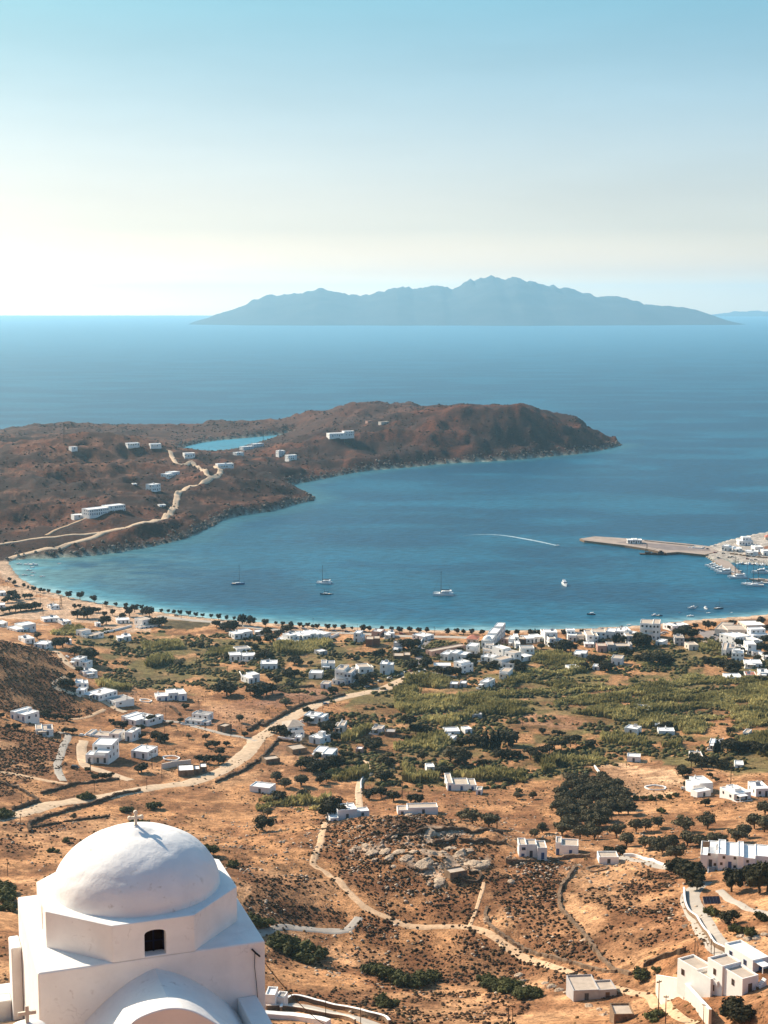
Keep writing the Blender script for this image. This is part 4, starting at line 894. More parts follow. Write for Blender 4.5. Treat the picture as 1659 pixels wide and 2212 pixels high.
HS = [
('A',185,670,455,625,95,9,'long white two storey house on the green flat at left',[(0,.35,-.25,1,.7),(.35,1,0,1,1)]),
('A',-40,612,100,592,50,8,'white house cut by the left edge beside the long two storey one'),
('A',555,552,755,532,48,8,'low white house with a long flat roof above the green flat'),
('A',785,584,905,568,46,7,'small white cottage right of the long low roof',two),
('A',640,392,752,378,42,6,'white hut with a dark doorway beside the lattice mast'),
('A',318,820,442,803,68,10,'broad roofed white house at the top of the brown hill'),
('A',425,862,582,872,48,9,'low white house at the foot of the broad roofed one'),
('A',832,832,905,826,34,5,'tiny white shed between dark trees on the green flat',None,'W','w','k',.6,'-','shed'),
('A',1090,757,1312,712,42,8,'white arcaded house under a half built brown upper floor',[(0,1,0,.6,1),(.02,.55,.6,1.3,1.9)],'W','t'),
('A',1490,800,1660,788,62,8,'white house with arched windows below the long lane wall',two_r),
('A',1478,572,1640,562,40,8,'wide low white house behind the dark lane trees'),
('A',1215,612,1275,606,48,4,'narrow white tower like shed by the green lane',None,'W','w','k',.6,'-','shed'),
('B',140,612,255,592,85,9,'white two storey house with cream roof and broad terrace',[(0,1,0,1,1),(-.8,1.5,-.6,-.005,.33)],'W','t'),
('A',895,1082,1005,1092,85,8,'white house with a car beside the sandy track',[(0,1,0,1,1),(1,1.6,.2,1,.5)]),
('A',1060,1240,1242,1212,80,9,'white house with a roof terrace at the track bend',two),
('J',955,98,1118,88,78,8,'white two level house above the long low row of blue doors',[(0,.6,0,1,1),(.6,1,.15,1,.8)],'W','w','b'),
('J',1075,188,1250,226,66,12,'long low white house with blue doors on the sandy track',None,'W','w','b',1.4),
('J',960,188,1060,190,60,6,'blank white wing left of the blue doors house'),
('J',1328,272,1462,326,52,10,'grey roofed white house at the end of the sandy track',None,'W','g'),
('J',150,502,320,542,108,9,'white house with stepped parapets on the left hillside',[(0,.35,-.1,1,1),(.35,1,0,.9,.85)],'W','w','b',1,'c'),
('J',455,710,672,694,82,8,'white two block house with tan roof above its shadow',[(0,.38,0,1,1.1),(.38,1,-.15,.9,1)],'W','t'),
('J',1080,722,1500,748,58,7,'low row of white and stone outbuildings behind the tall stepped house',[(0,.16,-.1,1,1),(.16,.7,0,.9,.8),(.7,1,0,1,1.3)],'W','t'),
('J',1092,1062,1368,1072,190,15,'tall stepped white apartment house with rows of dark windows',[(0,.36,-.08,.3,.62),(.36,1,0,.35,.72),(.1,1,.35,1,1)],'W','w','k',1.1,'B'),
('J',1575,792,1668,802,120,8,'narrow two storey white house right of the tall stepped house'),
('K',-5,998,205,1022,92,9,'white cube house with flat roof casting a shadow on bare ground',None,'W','w','k',.8,'c'),
('J',1485,542,1662,582,58,12,'sprawling low white house beside parked dark cars',[(0,.5,.2,1,.9),(.5,1.3,0,1,1),(1.3,1.7,.3,1.2,1)]),
('K',470,285,697,266,98,9,'solitary white house with blue terrace on the bare field',[(0,.55,.1,1,1),(.55,1,-.1,1,.9),(-.65,0,0,.8,.75)],'W','w','b',1,'c'),
('K',672,570,882,592,68,9,'white house with an overgrown roof beside the narrow lane',[(0,1,0,.5,.8),(0,1,.8,1.4,1.2),(1,1.35,.1,.5,.6)],'W','g'),
('K',1085,672,1178,692,84,5,'small brown stone hut beside the narrow lane',None,'S','t','n',.5,'-','shed'),
('K',592,1242,792,1232,80,8,'low rusty farm shed with a pale round edged roof',[(0,1,0,1,1),(1,1.4,.3,1,.8),(1.4,1.85,.5,1.2,.9)],'S','w','n',.7,'-'),
('B',1462,1327,1622,1302,100,7,'small white house at the end of the curved white wall',[(0,.4,-.25,1,.75),(.4,1,0,1,1)]),
('B',1302,772,1542,742,78,9,'white house with twin roof decks behind the tree clump',[(0,.5,0,.9,.9),(.5,1,.1,1,1)]),
('B',1242,1046,1572,1032,74,8,'white house of two low blocks behind a round bush',[(0,.44,.1,1.1,1),(.47,1,0,1,.85)]),
('B',1330,942,1510,925,34,7,'flat pale roofed house behind the two low blocks',None,'W','g'),
('B',1565,722,1680,716,30,7,'pale awning roofed hut right of the twin roof decks',None,'G','w'),
('C',-30,828,182,826,84,9,'wide white house with cluttered flat roof',None,'W','w','k',1,'tc'),
('C',720,642,816,626,44,6,'small pale grey shed in the brushy field',None,'G','w','k',.5,'-','shed'),
('C',738,828,912,826,92,8,'white house with a dark porch between shrubs',[(0,.4,0,1,1),(.4,1,.15,1,.9)],'W','g','k',1,'p'),
('C',580,937,742,942,80,7,'plain low white house with two small windows',None,'W','w','k',.6,'-'),
('C',727,1056,832,1062,64,6,'white shed behind a dark bush at the pink bare field',None,'W','t','k',.4,'-','shed'),
('C',908,992,1075,1002,180,11,'three storey white house with balconies and a curved stair',[(0,.7,0,1,1),(.7,1.3,-.1,.8,.85),(-.1,.9,-.25,-.005,.35)],'W','t','b',1.2,'Bt'),
('C',1215,882,1400,870,95,8,'white house with an outside stair right of the three storey one',[(0,.8,0,1,1),(.8,1.05,.2,.9,.8),(-.3,0,.3,1,.6)],'W','t','k',1,'s'),
('C',1478,882,1600,886,138,8,'white two storey house with a diagonal stair beside the parked cars',[(0,.75,0,1,1),(.75,1.3,.2,.9,.9)],'W','w','k',1,'st'),
('C',165,498,300,506,62,8,'lowest left wing of the white holiday village'),
('C',300,512,410,522,105,11,'second wing from the left of the white holiday village',[(0,1,0,.5,.6),(-.5,1,.5,1.2,1)],'W','w','b'),
('C',412,522,502,506,105,13,'middle terrace wing of the white holiday village',[(0,.5,0,.4,.6),(0,1,.4,1,1.1)]),
('C',508,502,692,484,112,13,'large two storey wing in the middle of the holiday village',[(0,.55,0,1,1),(.55,1,.15,1,1.05)],'W','w','b',1,'c'),
('C',695,482,868,420,100,14,'right hand end wing of the white holiday village',[(0,.4,.1,1,1),(.4,1,0,1,.9)],'W','w','k',1,'c'),
('C',1145,472,1252,478,118,8,'narrow white house left of the unfinished brown block',[(0,.75,0,1,1),(.75,1,0,1,.6)]),
('C',1298,532,1478,532,98,9,'unfinished brown brick building with bare openings',[(0,.55,0,1,1),(.55,1,.1,1,1.05)],'B','t','n',.8,'-'),
('C',1370,402,1482,412,72,8,'pink walled house behind the unfinished brown block',None,'P','w'),
('C',1540,422,1665,420,62,8,'low white house with a wide roof at the beach road',two_r),
('D',-20,602,100,604,105,9,'house with layered grey roof slabs beside the dark lane trees',setb,'G','w'),
('D',225,432,382,462,58,9,'white flat roofed house at the corner of the asphalt lane'),
('D',396,640,472,672,72,26,'long pink brick building with a tan roof',None,'P','t','n',.8,'-'),
('D',-10,702,205,702,68,8,'low stone building with dark doors left of the lane',[(0,.6,0,1,.85),(.6,1,0,1,1)],'S','t','n',1,'-'),
('D',578,702,762,722,86,11,'white villa with stepped roofs and arched windows',[(0,.55,0,1,1),(.55,1.0,.2,1,1.15),(1,1.6,.3,1,1)],'W','w'),
('D',905,632,1025,642,118,9,'white two storey cube with a balcony beside the green field',None,'W','w','k',1.1,'B'),
('D',912,482,1042,490,52,8,'small house with a brown tiled pyramid roof',None,'C','r','n',1,'h'),
('D',1098,545,1215,552,108,42,'large white hotel with a dome on the beach front',[(0,1,0,.4,.9),(.1,1.1,.4,.75,1.1),(.3,1.2,.75,1,1.3)],'W','w','b',1.1,'d'),
('D',1237,772,1352,800,140,9,'white house with pink tiled terraces',[(0,1,0,1,.75),(.1,1.2,1,1.6,1.15)],'W','t'),
('D',1352,802,1512,816,72,8,'low white block at the front of the tiled terraces',None,'W','t'),
('D',1372,692,1472,672,135,9,'tall white block behind the tiled terraces',None,'W','w','k',.8,'c'),
('D',1090,712,1232,732,66,8,'low white house with clean roof left of the tiled terraces'),
('D',1118,640,1260,642,100,9,'white wing with broad terrace behind the low clean roof',[(0,1,0,.5,.8),(.2,1,.5,1,1.15)],'W','t'),
('D',500,832,715,832,66,7,'long low white wing behind dark shrubs',None,'W','w','k',.6,'-'),
('D',718,852,850,886,122,9,'white corner house with a chimney behind dark shrubs',[(0,.7,.2,1,1.1),(.7,1,0,1,.95)],'W','w','b',.8,'c'),
('D',1325,942,1446,952,108,9,'white villa with a sunken roof terrace',None,'W','t','b',1,'B'),
('D',1076,1052,1172,1066,88,9,'small white cube beyond the reed thicket and scrap yard'),
('D',1440,522,1528,526,95,10,'white house with a dark porch right of the hotel',None,'W','w','k',1,'p'),
('E',65,667,242,667,118,8,'white rectangular two storey house with three windows',None,'W','g','k',1.1,'-'),
('E',45,732,222,692,56,7,'low white annex in front of the rectangular house',None,'W','w','k',.6,'-'),
('E',-10,522,45,522,118,9,'slim white beach house left of the low white group'),
('E',140,492,358,474,72,9,'low white house group behind the dark tamarisks',[(0,.5,0,1,.9),(.5,1,.1,1,1)]),
('E',375,502,532,502,155,9,'tall white beach front house with two upper windows',None,'W','w','k',.7),
('E',430,538,516,536,112,26,'long white guesthouse with balconies reaching back to the beach',None,'W','t','k',1.0,'-'),
('E',665,467,782,467,116,11,'white house with a pair of balcony doors',[(0,1,0,1,.75),(0,.9,.5,1,1.05)],'W','w','k',1,'B'),
('E',905,502,1056,502,118,14,'white hotel wing with a sloping side wall',[(0,.6,0,1,1),(.6,1,.1,1,.85)],'W','t'),
('E',972,448,1140,452,105,10,'brown shuttered white house behind the hotel wing',None,'W','t','n'),
('E',1140,428,1255,436,96,10,'white beach house left of the dark cypress clump'),
('E',1258,436,1372,442,106,10,'white beach house behind the dark cypress clump'),
('E',1378,442,1460,440,120,10,'white beach house with bright roof right of the cypress clump'),
('E',1402,492,1502,492,100,9,'pinkish roofed white house beside the dense palm trees',None,'W','t'),
('E',1040,602,1156,602,84,8,'roofless pinkish stone ruin',None,'P','t','n',.5,'-'),
('E',1165,592,1480,592,84,8,'grey stone house with tan roof and a white gable',[(0,.27,-.1,1,1.1),(.27,.9,0,1,.85),(.9,1,0,1,1.1)],'G','t'),
('E',738,662,892,672,58,8,'small white house with a bright roof at the reed edge',None,'W','w'),
('E',1210,766,1345,776,98,8,'white cube villa with dark windows amid the reeds',None,'W','t','k',1.1,'-'),
('E',975,826,1062,832,52,6,'small white hut left of the cube villa',None,'W','w','k',.4,'-','shed'),
('E',680,842,812,834,30,6,'white flat roof sunk in the reeds',None,'W','w','k',.3,'-','shed'),
('F',40,600,290,612,212,12,'tall white five storey apartment block with dark balconies',[(0,.64,0,1,.96),(.64,1,-.12,1,1)],'W','t','k',1.2,'B'),
('F',236,690,322,702,68,8,'white garage with a flat roof under the tall apartment block',None,'W','w','k',.5,'-'),
('F',450,505,690,478,70,10,'white beach house behind the big dark tree',[(0,.3,0,1,1),(.3,1,.2,1,.8)]),
('F',482,682,602,684,102,9,'grey block house in the shade of the big dark tree',None,'G','t'),
('F',660,746,782,742,74,8,'low beige hut at the edge of the dry grass',None,'C','t','k',.4,'-'),
('F',982,546,1142,560,78,22,'long low beige store with a brown flat roof',None,'C','t','k',.5,'-'),
('F',1148,562,1400,562,82,14,'beige store with pillars and a wide brown roof',None,'C','t','k',1.2,'-'),
('F',1382,492,1625,484,66,14,'wide cream roofed building by the beach trees',None,'C','w'),
('F',1472,612,1680,606,110,12,'stepped white flats at the right edge by the beach',setb,'W','w'),
('F',1230,684,1462,644,112,12,'white terrace of stepped flats beside the car park',[(0,.3,-.1,1,1),(.3,.7,0,1,.9),(.7,1,.1,1,.8)],'W','w'),
('F',1400,802,1508,802,138,10,'white two storey cube under dark trees at the right',[(0,1,0,1,1),(.4,1.5,-.3,-.005,.45)],'W','w'),
('F',1078,792,1242,802,98,12,'cream white L shaped house beside the dry grass',[(0,.35,-.6,1,1),(.35,1,0,1,.9)],'W','t'),
('F',1200,884,1352,892,122,9,'white house with roof clutter and four dark windows',[(0,1,0,1,.95),(.1,.7,.3,.8,1.15)],'W','w','k',1.2,'tc'),
('F',1370,962,1582,968,66,9,'low white house behind dark hedges near the right edge',[(0,.4,0,1,.9),(.4,1,-.1,1,1)]),
('F',1375,1102,1512,1106,52,8,'low house with a pinkish red roof',None,'W','r'),
('F',1558,1096,1680,1098,74,9,'white house right of the pinkish red roof'),
('F',1132,1134,1342,1134,44,9,'long flat white roof deep in the reeds',None,'W','w','k',.6,'-'),
('N',-30,372,150,384,68,8,'white cottage with a patched roof among reeds',[(0,.55,0,1,.95),(.55,1,-.2,.9,1)],'W','g'),
('M',1376,467,1536,492,84,6,'white oblong house beside the sandy patch',None,'W','w','k',.6,'t'),
('N',275,657,482,662,64,6,'long white cabin right of the oblong house',None,'W','w','k',.6,'c'),
('N',230,572,282,576,52,4,'tiny white shed behind the long cabin',None,'W','w','k',.4,'-','shed'),
('M',1410,822,1580,832,74,5,'white box hut beside the orange bare field',None,'W','w','k',.3,'-','shed'),
('N',912,826,1100,842,78,8,'white house half hidden by the lone cypress',[(0,.35,0,1,1),(.35,1,.2,1,.9)],'W','w'),
('N',690,985,840,988,62,8,'white house with curved steps under the umbrella pines',None,'W','t','k',.8,'c'),
('N',1240,1086,1352,1092,58,6,'small white hut at the edge of the rubble field',None,'W','w','k',.5,'-','shed'),
('N',1338,682,1412,692,74,6,'pale hut with a ramp in the right hand reeds',None,'W','t','k',.4,'-','shed'),
('N',715,1392,962,1372,128,9,'white two storey house with a white car parked beside',[(0,.3,0,.8,.85),(.3,1,0,1,1)],'W','w','k',.8,'c'),
('N',765,1442,938,1412,44,4,'low white shed in front of the two storey house',None,'W','w','k',.3,'-','shed'),
('N',1228,1484,1442,1452,108,9,'white house beside the scrap heap',[(0,1,0,1,.85),(.3,.7,.3,.9,1.1)],'W','w'),
('N',1505,1432,1680,1426,108,9,'white house with dark doors cut by the right edge',None,'W','w','k',1.2),
('O',985,382,1110,378,48,6,'grey hut with a white roof behind the reeds',None,'G','w','k',.5,'-','shed'),
('O',640,598,832,592,34,7,'long white roofed shed among dark trees',None,'W','w','k',.4,'-','shed'),
('O',530,658,742,682,30,7,'pair of bright white roofs beside the long shed',[(0,.6,.3,1,1),(.6,1.0,0,.8,.9)],'W','w','k',.3,'-','shed'),
('O',895,572,985,562,26,5,'small white canopy roof right of the long shed',None,'W','w','k',.2,'-','shed'),
('O',410,1052,512,1048,32,5,'tiny white shed in the vegetable plot',None,'W','w','k',.3,'-','shed'),
('O',670,1288,1040,1282,88,8,'long white farmhouse with tan roof and gable end',[(0,.2,0,1.6,1.15),(.2,.74,0,1,.95),(.74,1,0,1,.85)],'W','t','b',.6,'-'),
('O',1030,1340,1102,1344,64,4,'small white outhouse right of the long farmhouse',None,'W','t','k',.3,'-','shed'),
('L',515,402,758,428,78,7,'long white house on the uphill side of the villa garden',[(0,.7,0,1,1),(.7,1,0,1,.9)],'W','w','k',.6),
('L',320,622,525,600,140,9,'ornate white two storey villa with arched windows and roof ridges',[(0,.7,0,1,1),(.7,1,.2,1,.8),(.35,.95,-.15,-.005,.6)],'W','w','b',1.2,'Bh'),
('L',402,668,470,672,58,4,'white gatehouse at the villa garden wall',None,'W','w','k',.4,'-','shed'),
('L',580,682,722,712,88,8,'white cube house with a roof box below the villa',None,'W','w','k',.7,'b'),
('L',900,547,1028,552,92,8,'white house with an irregular pale roof in dark trees',two_r,'W','t'),
('L',1376,557,1498,566,64,6,'white shuttered house right of the sloping reeds',None,'W','t'),
('L',1540,602,1668,606,58,6,'low brown stone barn right of the shuttered house',None,'S','g','n',.5,'-'),
('L',1170,817,1252,822,54,4,'small pale pump house on the footpath',None,'P','w','n',.5,'-','shed'),
('L',612,872,872,892,70,9,'white house with layered roofs behind dark trees',[(0,.5,.3,1.2,.95),(.5,1,0,1,1)],'W','w'),
('L',42,962,218,936,58,5,'dark stone ruin with a pale slab roof at the roadside',None,'S','t','n',.3,'-'),
('L',376,832,562,804,40,7,'low brown ruin in the walled bare yard',None,'S','t','n',.3,'-'),
('X',75,168,188,182,36,6,'small hut with a bright white roof above the left bushes',None,'W','w','k',.4,'-','shed'),
('X',532,338,692,326,62,7,'white house with a chimney on the left edge of the knoll',[(0,.3,-.3,1,.5),(.3,1,0,1,1),(1,1.5,.4,1,.5)],'W','w','k',.6,'c'),
('X',925,300,1156,294,40,5,'long low white house along the back of the knoll',[(0,.25,0,1,.7),(.25,1,0,1,1)],'W','t','k',.4,'-'),
('X',1226,678,1326,660,46,4,'small stone hut with a pale roof on the rocky knoll',None,'S','t','n',.4,'-','shed'),
('Y',230,542,390,542,86,6,'white house with three dark openings on the crest',[(0,.28,0,1,1),(.28,.66,.22,1,.92),(.66,1,-.05,1,.82)],'W','t','b',.9,'-'),
('Y',440,536,570,542,74,6,'white house with a blue door on the crest',[(0,.25,.1,1,1.05),(.25,1,0,1,.9)],'W','t','b',.9,'-'),
('Y',690,582,802,582,40,5,'low white store with a flat roof on the crest',None,'W','t','k',.2,'-','shed'),
('Y',542,1376,690,1370,72,8,'flat concrete ruin by the lower footpath',None,'G','t','n',.3,'-'),
('Y',690,1358,790,1352,36,5,'broken slab roofed lean to beside the concrete ruin',None,'G','t','n',.2,'-','shed'),
('Y',775,1502,890,1500,56,5,'stone hut with a flat roof at the bottom edge',None,'S','t','n',.3,'-','shed'),
('R',165,645,268,650,150,4,'small white cube shed right of the church',None,'W','w','k',0,'-','shed'),
('R',272,640,362,650,120,3,'open white cistern beside the cube shed',None,'W','g','k',0,'-','shed'),
('U',452,695,650,672,32,12,'long white hotel terrace on the headland slope',[(0,.5,0,1,1),(.5,.95,.15,1,1.15)],'W','w','b',1.3,'-'),
('U',375,702,425,698,14,8,'small pale roofed shed left of the headland hotel',None,'W','w','k',.3,'-','shed'),
('U',842,490,900,478,22,9,'white villa on the headland above the dark garden',[(0,.6,0,1,.8),(.6,1.5,.3,1.3,1)]),
('U',768,558,812,552,34,9,'bright white villa beside the headland track bend'),
('U',645,343,705,340,14,8,'low white house near the headland hilltop'),
('U',760,337,815,335,15,8,'white house beside the small cove on the headland'),
('U',932,388,985,386,20,9,'white house at the fork of the headland roads'),
('U',1100,437,1180,433,20,8,'row of low white cabins right of the headland road'),
('U',1195,375,1232,372,20,8,'pale house below the cove slope'),
('U',1228,350,1282,346,18,9,'white villa group above the cove beach'),
('U',1282,338,1335,330,22,9,'upper white villa above the cove beach'),
('U',1408,386,1440,384,22,8,'white cube house on the far headland slope'),
('U',1455,405,1500,402,22,8,'lower white house on the far headland slope'),
('U',362,358,392,356,12,7,'lone shed on the headland hilltop',None,'W','w','k',.3,'-','shed'),
('U',672,525,692,524,14,6,'tiny white chapel on the headland slope',None,'W','w','k',.3,'-','shed'),
('U',805,635,838,633,12,6,'pale hut above the headland road bend',None,'W','w','k',.3,'-','shed'),
('V',182,264,298,260,20,12,'large white villa on the saddle of the far headland',[(0,.7,0,1,.75),(.6,1,.3,1,1.1)]),
('V',415,198,450,196,8,7,'small pale house on the crest path of the far headland',None,'C','t','k',.3,'-','shed'),
('V',355,190,376,189,7,7,'tiny orange house on the skyline saddle of the headland',None,'P','t','k',.3,'-','shed'),
('G',-40,216,135,218,50,8,'white arched kiosk row on the pier',[(0,.35,0,1,.9),(.35,.68,0,1,1),(.68,1,0,1,.9)],'W','w','k',1.6,'-'),
('G',690,292,860,305,40,8,'white harbour office at the root of the pier',[(0,.3,0,1,.8),(.3,1,0,1,1)],'W','t','k',1.5,'-'),
('G',1098,302,1228,312,62,9,'white two storey harbour house behind the parked cars',two),
('G',1232,314,1350,312,40,9,'low white cafe beside the harbour house',None,'W','w','k',1,'p'),
('G',1310,240,1480,240,95,10,'large white villa on the harbour hill',[(0,1,0,1,.6),(.3,.9,.3,1,1)],'W','w','b',1.3,'-'),
('G',1385,352,1540,358,46,9,'long low white harbour building under the brown bank'),
('G',1500,320,1600,318,66,9,'white house against the brown harbour bank'),
('G',1600,362,1700,362,60,9,'white house with blue awning at the right edge of the harbour',None,'W','w','b'),
('G',1625,170,1700,172,30,8,'brown roofed house on top of the harbour hill',None,'C','r','n',1,'h'),
('E',788,472,902,468,84,10,'cream walled house right of the balcony doors house',None,'C','t'),
('E',535,522,655,502,58,8,'low white house behind the receding white guesthouse'),
('E',1500,462,1560,446,104,9,'white beach house left of the dense palm trees'),
('E',48,502,138,500,66,8,'brown unfinished house left of the low white group',None,'B','t','n',.8,'-'),
('D',1345,486,1436,502,66,9,'brown flat house beside the hotel',None,'P','t','n',1,'-'),
('D',1530,566,1592,566,76,8,'small white house at the corner of the green lane'),
('D',1165,462,1250,470,50,7,'white annex under the hotel dome'),
('A',-30,378,62,374,30,8,'white roofed shed among trees at the left edge',None,'W','w','k',.5,'-','shed'),
('A',-30,222,78,214,28,8,'bright flat roof at the left edge by the sand',None,'W','w','k',.5,'-','shed'),
('E',1060,560,1130,560,46,6,'white lean to in front of the hotel wing',None,'W','w','k',.5,'-','shed'),
('E',880,540,1000,540,36,6,'white low terrace house before the hotel wing',None,'W','w'),
('F',1300,770,1352,770,70,7,'white block between the stepped flats and the roof clutter house',None,'W','t'),
('F',1240,660,1380,655,70,9,'white flats at the back of the car park',None,'W','w'),
('F',1480,700,1600,690,90,9,'white house under the dark trees right of the flats',two),
('F',1600,860,1690,858,60,8,'white house at the right edge below the dark trees'),
('F',840,690,900,690,40,6,'small stone hut in the grass left of the car park',None,'S','t','n',.4,'-','shed'),
('D',820,1042,905,1046,46,6,'scrap yard hut with a white roof beside the reeds',None,'G','w','k',.5,'-','shed'),
('D',700,1052,800,1056,30,6,'low white roofed workshop in the scrap yard',None,'G','w','k',.5,'-','shed'),
]
for a_ in HS: house(*a_)
# ------------------------------------------------------------------ larger buildings on the right
def apartments():
    P0 = at(640, 668, 'H'); P1 = Vector(onz(*zt('H', 1462, 738), P0.z)); v = P1-P0; rz = math.atan2(v.y, v.x); wd = math.hypot(v.x, v.y)
    rz = max(-.6, min(.6, rz)); h = 300/ZONES['H'][2]*K_/ppm(P0); zb = min(P0.z, P1.z)-.2; h += abs(P0.z-P1.z)*.3
    e = empty('apartment_house', (P0.x, P0.y, zb), rz); lb = 'white stepped apartment row with outside stairs and blue doors'
    setp(e, lb, 'house'); LM.append((*[float(q) for q in project(P0.x+v.x/2, P0.y+v.y/2, zb)], lb, wd*ppm(P0)))
    bl = [(0,.13,.05,1,.94),(.13,.32,.12,1,1.0),(.32,.46,0,1,1.1),(.46,.68,.08,1,1.0),(.68,.79,-.04,1,1.08),(.79,1.0,.05,1,.96),(1.0,1.25,.2,1,1.0)]
    dep = 12.0; rf = MB()
    for q in bl:
        a = (q[0]*wd, q[1]*wd, q[2]*dep, q[3]*dep, -4, q[4]*h)
        bev(MB().shell(*a, .22, .3).build('wall', M_WHITE, e), .05, 2); rf.box(a[0]+.23, a[1]-.23, a[2]+.23, a[3]-.23, a[5]-.4, a[5]-.27)
    rf.build('roof', M_ROOFW, e)
    def fy(fx): return [q for q in bl if q[0] <= fx < q[1]][0][2]*dep
    for fx, fz in ((.16,.86),(.27,.36),(.385,.52),(.43,.86),(.63,.80),(.63,.36),(.86,.72),(.03,.28),(.92,.4)): child('window', ME_W['n'], e, (fx*wd, fy(fx), fz*h), 0, (.75, 1, .8))
    for fx, m in ((.185,'k'),(.54,'b'),(.9,'b')): child('door', ME_D[m], e, (fx*wd, fy(fx), .30*h), 0, (.95, 1, 2.1))
    for fx in (.16, .50):
        mb = MB(); y0 = fy(fx+.02); x0 = fx*wd-.3; n = 9
        mb.box(x0, x0+2.0, y0-1.3, y0-.01, -3, .30*h)
        for i in range(n): mb.box(x0+.3, x0+1.7, y0-1.3-(i+1)*.33, y0-1.3-i*.33-.005, -3, .30*h-(i+1)*.30*h/n)
        mb.build('stair', M_ROOFG, e)
        MB().hexa([(x0,y0-4.4,-3),(x0+.25,y0-4.4,-3),(x0+.25,y0-1.31,-3),(x0,y0-1.31,-3),(x0,y0-4.4,.25),(x0+.25,y0-4.4,.25),(x0+.25,y0-1.31,.30*h+.5),(x0,y0-1.31,.30*h+.5)]).build('stair_wall', M_WHITE, e)
    MB().box(wd*.02, wd*.7, -4.2, -.6, -4, -.1).build('terrace', M_CREAM, e)
    c = MB().box(wd*.28, wd*.28+.5, 5, 5.5, h-.3, h+1).lathe([(.3,0),(.3,.4),(.1,.7)], 10, (wd*.28+.25, 5.25, h+1)); c.build('chimney', M_WHITE, e)
    pm = MB()
    for i in range(12): pm.box(wd*.03, wd*.16, 3.2+i*.4, 3.35+i*.4, h+1.0, h+1.1)
    for x in (wd*.03, wd*.155): pm.box(x, x+.12, 3.2, 3.32, h*.6, h+1.0).box(x, x+.12, 7.6, 7.72, h*.6, h+1.0)
    pm.build('pergola', M_WOOD, e)
apartments()
f1 = house('I', 885, 1034, 1112, 1004, 262, 10, 'white two storey terrace flat with long left side stair', [(0,1,0,.4,1.0),(0,1,.4,1,1.08)], 'W', 't', 'n', 1.2, 'B', fp=29)
f2 = house('I', 1312, 1015, 1532, 972, 258, 10, 'white terrace flat with a tan roof and stair on its left', [(0,1,0,.55,.95),(-.1,1.1,.55,1,1.05)], 'W', 't', 'n', 1.0, 's', fp=27)
f3 = house('I', 1452, 712, 1700, 722, 190, 9, 'white house with a broad sun roof above the terrace flats', [(0,1,0,1,1)], 'W', 'w', 'b', 1, 'p', fp=25)
for f_, x in ((f1, 2.0), (f2, 2.2)):
    pass
def beams():
    p = at(700, 640, 'I'); e = empty('roof_pergola', (p.x, p.y, p.z+5.6)); mb = MB()
    for i in range(6): mb.hexa([(i*.75-.06,-1.2,0),(i*.75+.06,-1.2,0),(i*.75+.06,2.2,.25),(i*.75-.06,2.2,.25),(i*.75-.06,-1.2,.12),(i*.75+.06,-1.2,.12),(i*.75+.06,2.2,.37),(i*.75-.06,2.2,.37)])
    mb.build('beam', M_WOOD, e); pm = MB()
    for x in (0, 3.7):
        for y in (-1.1, 2.0): pm.box(x-.07, x+.07, y-.07, y+.07, -6, .02)
    pm.build('post', M_WOOD, e); setp(e, 'bare wooden pergola beams behind the left terrace flat', 'pergola')
beams()
def solar():
    p = at(830, 1165, 'H'); e = empty('solar_panel', (p.x, p.y, p.z), .05); fr = MB()
    W_, D_ = 4.4, 2.3; t_ = math.radians(32)
    def q(u, v, d): return (u, v*math.cos(t_)+d*math.sin(t_)*-1, .55+v*math.sin(t_)+d*math.cos(t_))
    for i in range(5):
        u0, u1 = -W_/2+i*W_/5+.03, -W_/2+(i+1)*W_/5-.03
        MB().hexa([q(u0,.02,.03),q(u1,.02,.03),q(u1,D_-.02,.03),q(u0,D_-.02,.03),q(u0,.02,.06),q(u1,.02,.06),q(u1,D_-.02,.06),q(u0,D_-.02,.06)]).build('panel', M_SOLAR, e)
    fr.hexa([q(-W_/2,0,-.04),q(W_/2,0,-.04),q(W_/2,D_,-.04),q(-W_/2,D_,-.04),q(-W_/2,0,.028),q(W_/2,0,.028),q(W_/2,D_,.028),q(-W_/2,D_,.028)])
    for u in (-W_/2+.2, W_/2-.3):
        fr.box(u, u+.1, .1, .2, -.8, .5); fr.box(u, u+.1, D_*math.cos(t_)-.2, D_*math.cos(t_)-.1, -.8, .5+D_*math.sin(t_)-.15)
    fr.build('frame', M_GREYW, e); setp(e, 'dark tilted solar panel on a grey stand beside the concrete drive', 'solar panel')
M_SOLAR = mat('solar_glass', (.03,.022,.03,1), .2, .5)
solar()

# ------------------------------------------------------------------ plants
def leafmat(name, col, var=.22):
    m = mat(name, col, .75, .12, noise=.45, nscale=.9, var=var, trans=.12)
    return m
M_TAM = leafmat('tamarisk_leaves', (.050,.036,.018,1)); M_BROAD = leafmat('dark_leaves', (.040,.035,.015,1)); M_OLIVE = leafmat('olive_leaves', (.105,.088,.046,1))
M_CYP = leafmat('cypress_leaves', (.022,.025,.012,1), .1); M_PALM = leafmat('palm_leaves', (.050,.050,.020,1)); M_BUSHG = leafmat('bush_leaves', (.085,.085,.026,1))
M_BARK = mat('bark', (.12,.08,.05,1), .95, .1, noise=.3, nscale=3)
_ico = None
def ico(sub):
    bm = bmesh.new(); bmesh.ops.create_icosphere(bm, subdivisions=sub, radius=1); v = np.array([q.co[:] for q in bm.verts]); f_ = np.array([[q.index for q in p.verts] for p in bm.faces]); bm.free(); return v, f_
IC1, IC2 = ico(1), ico(2)
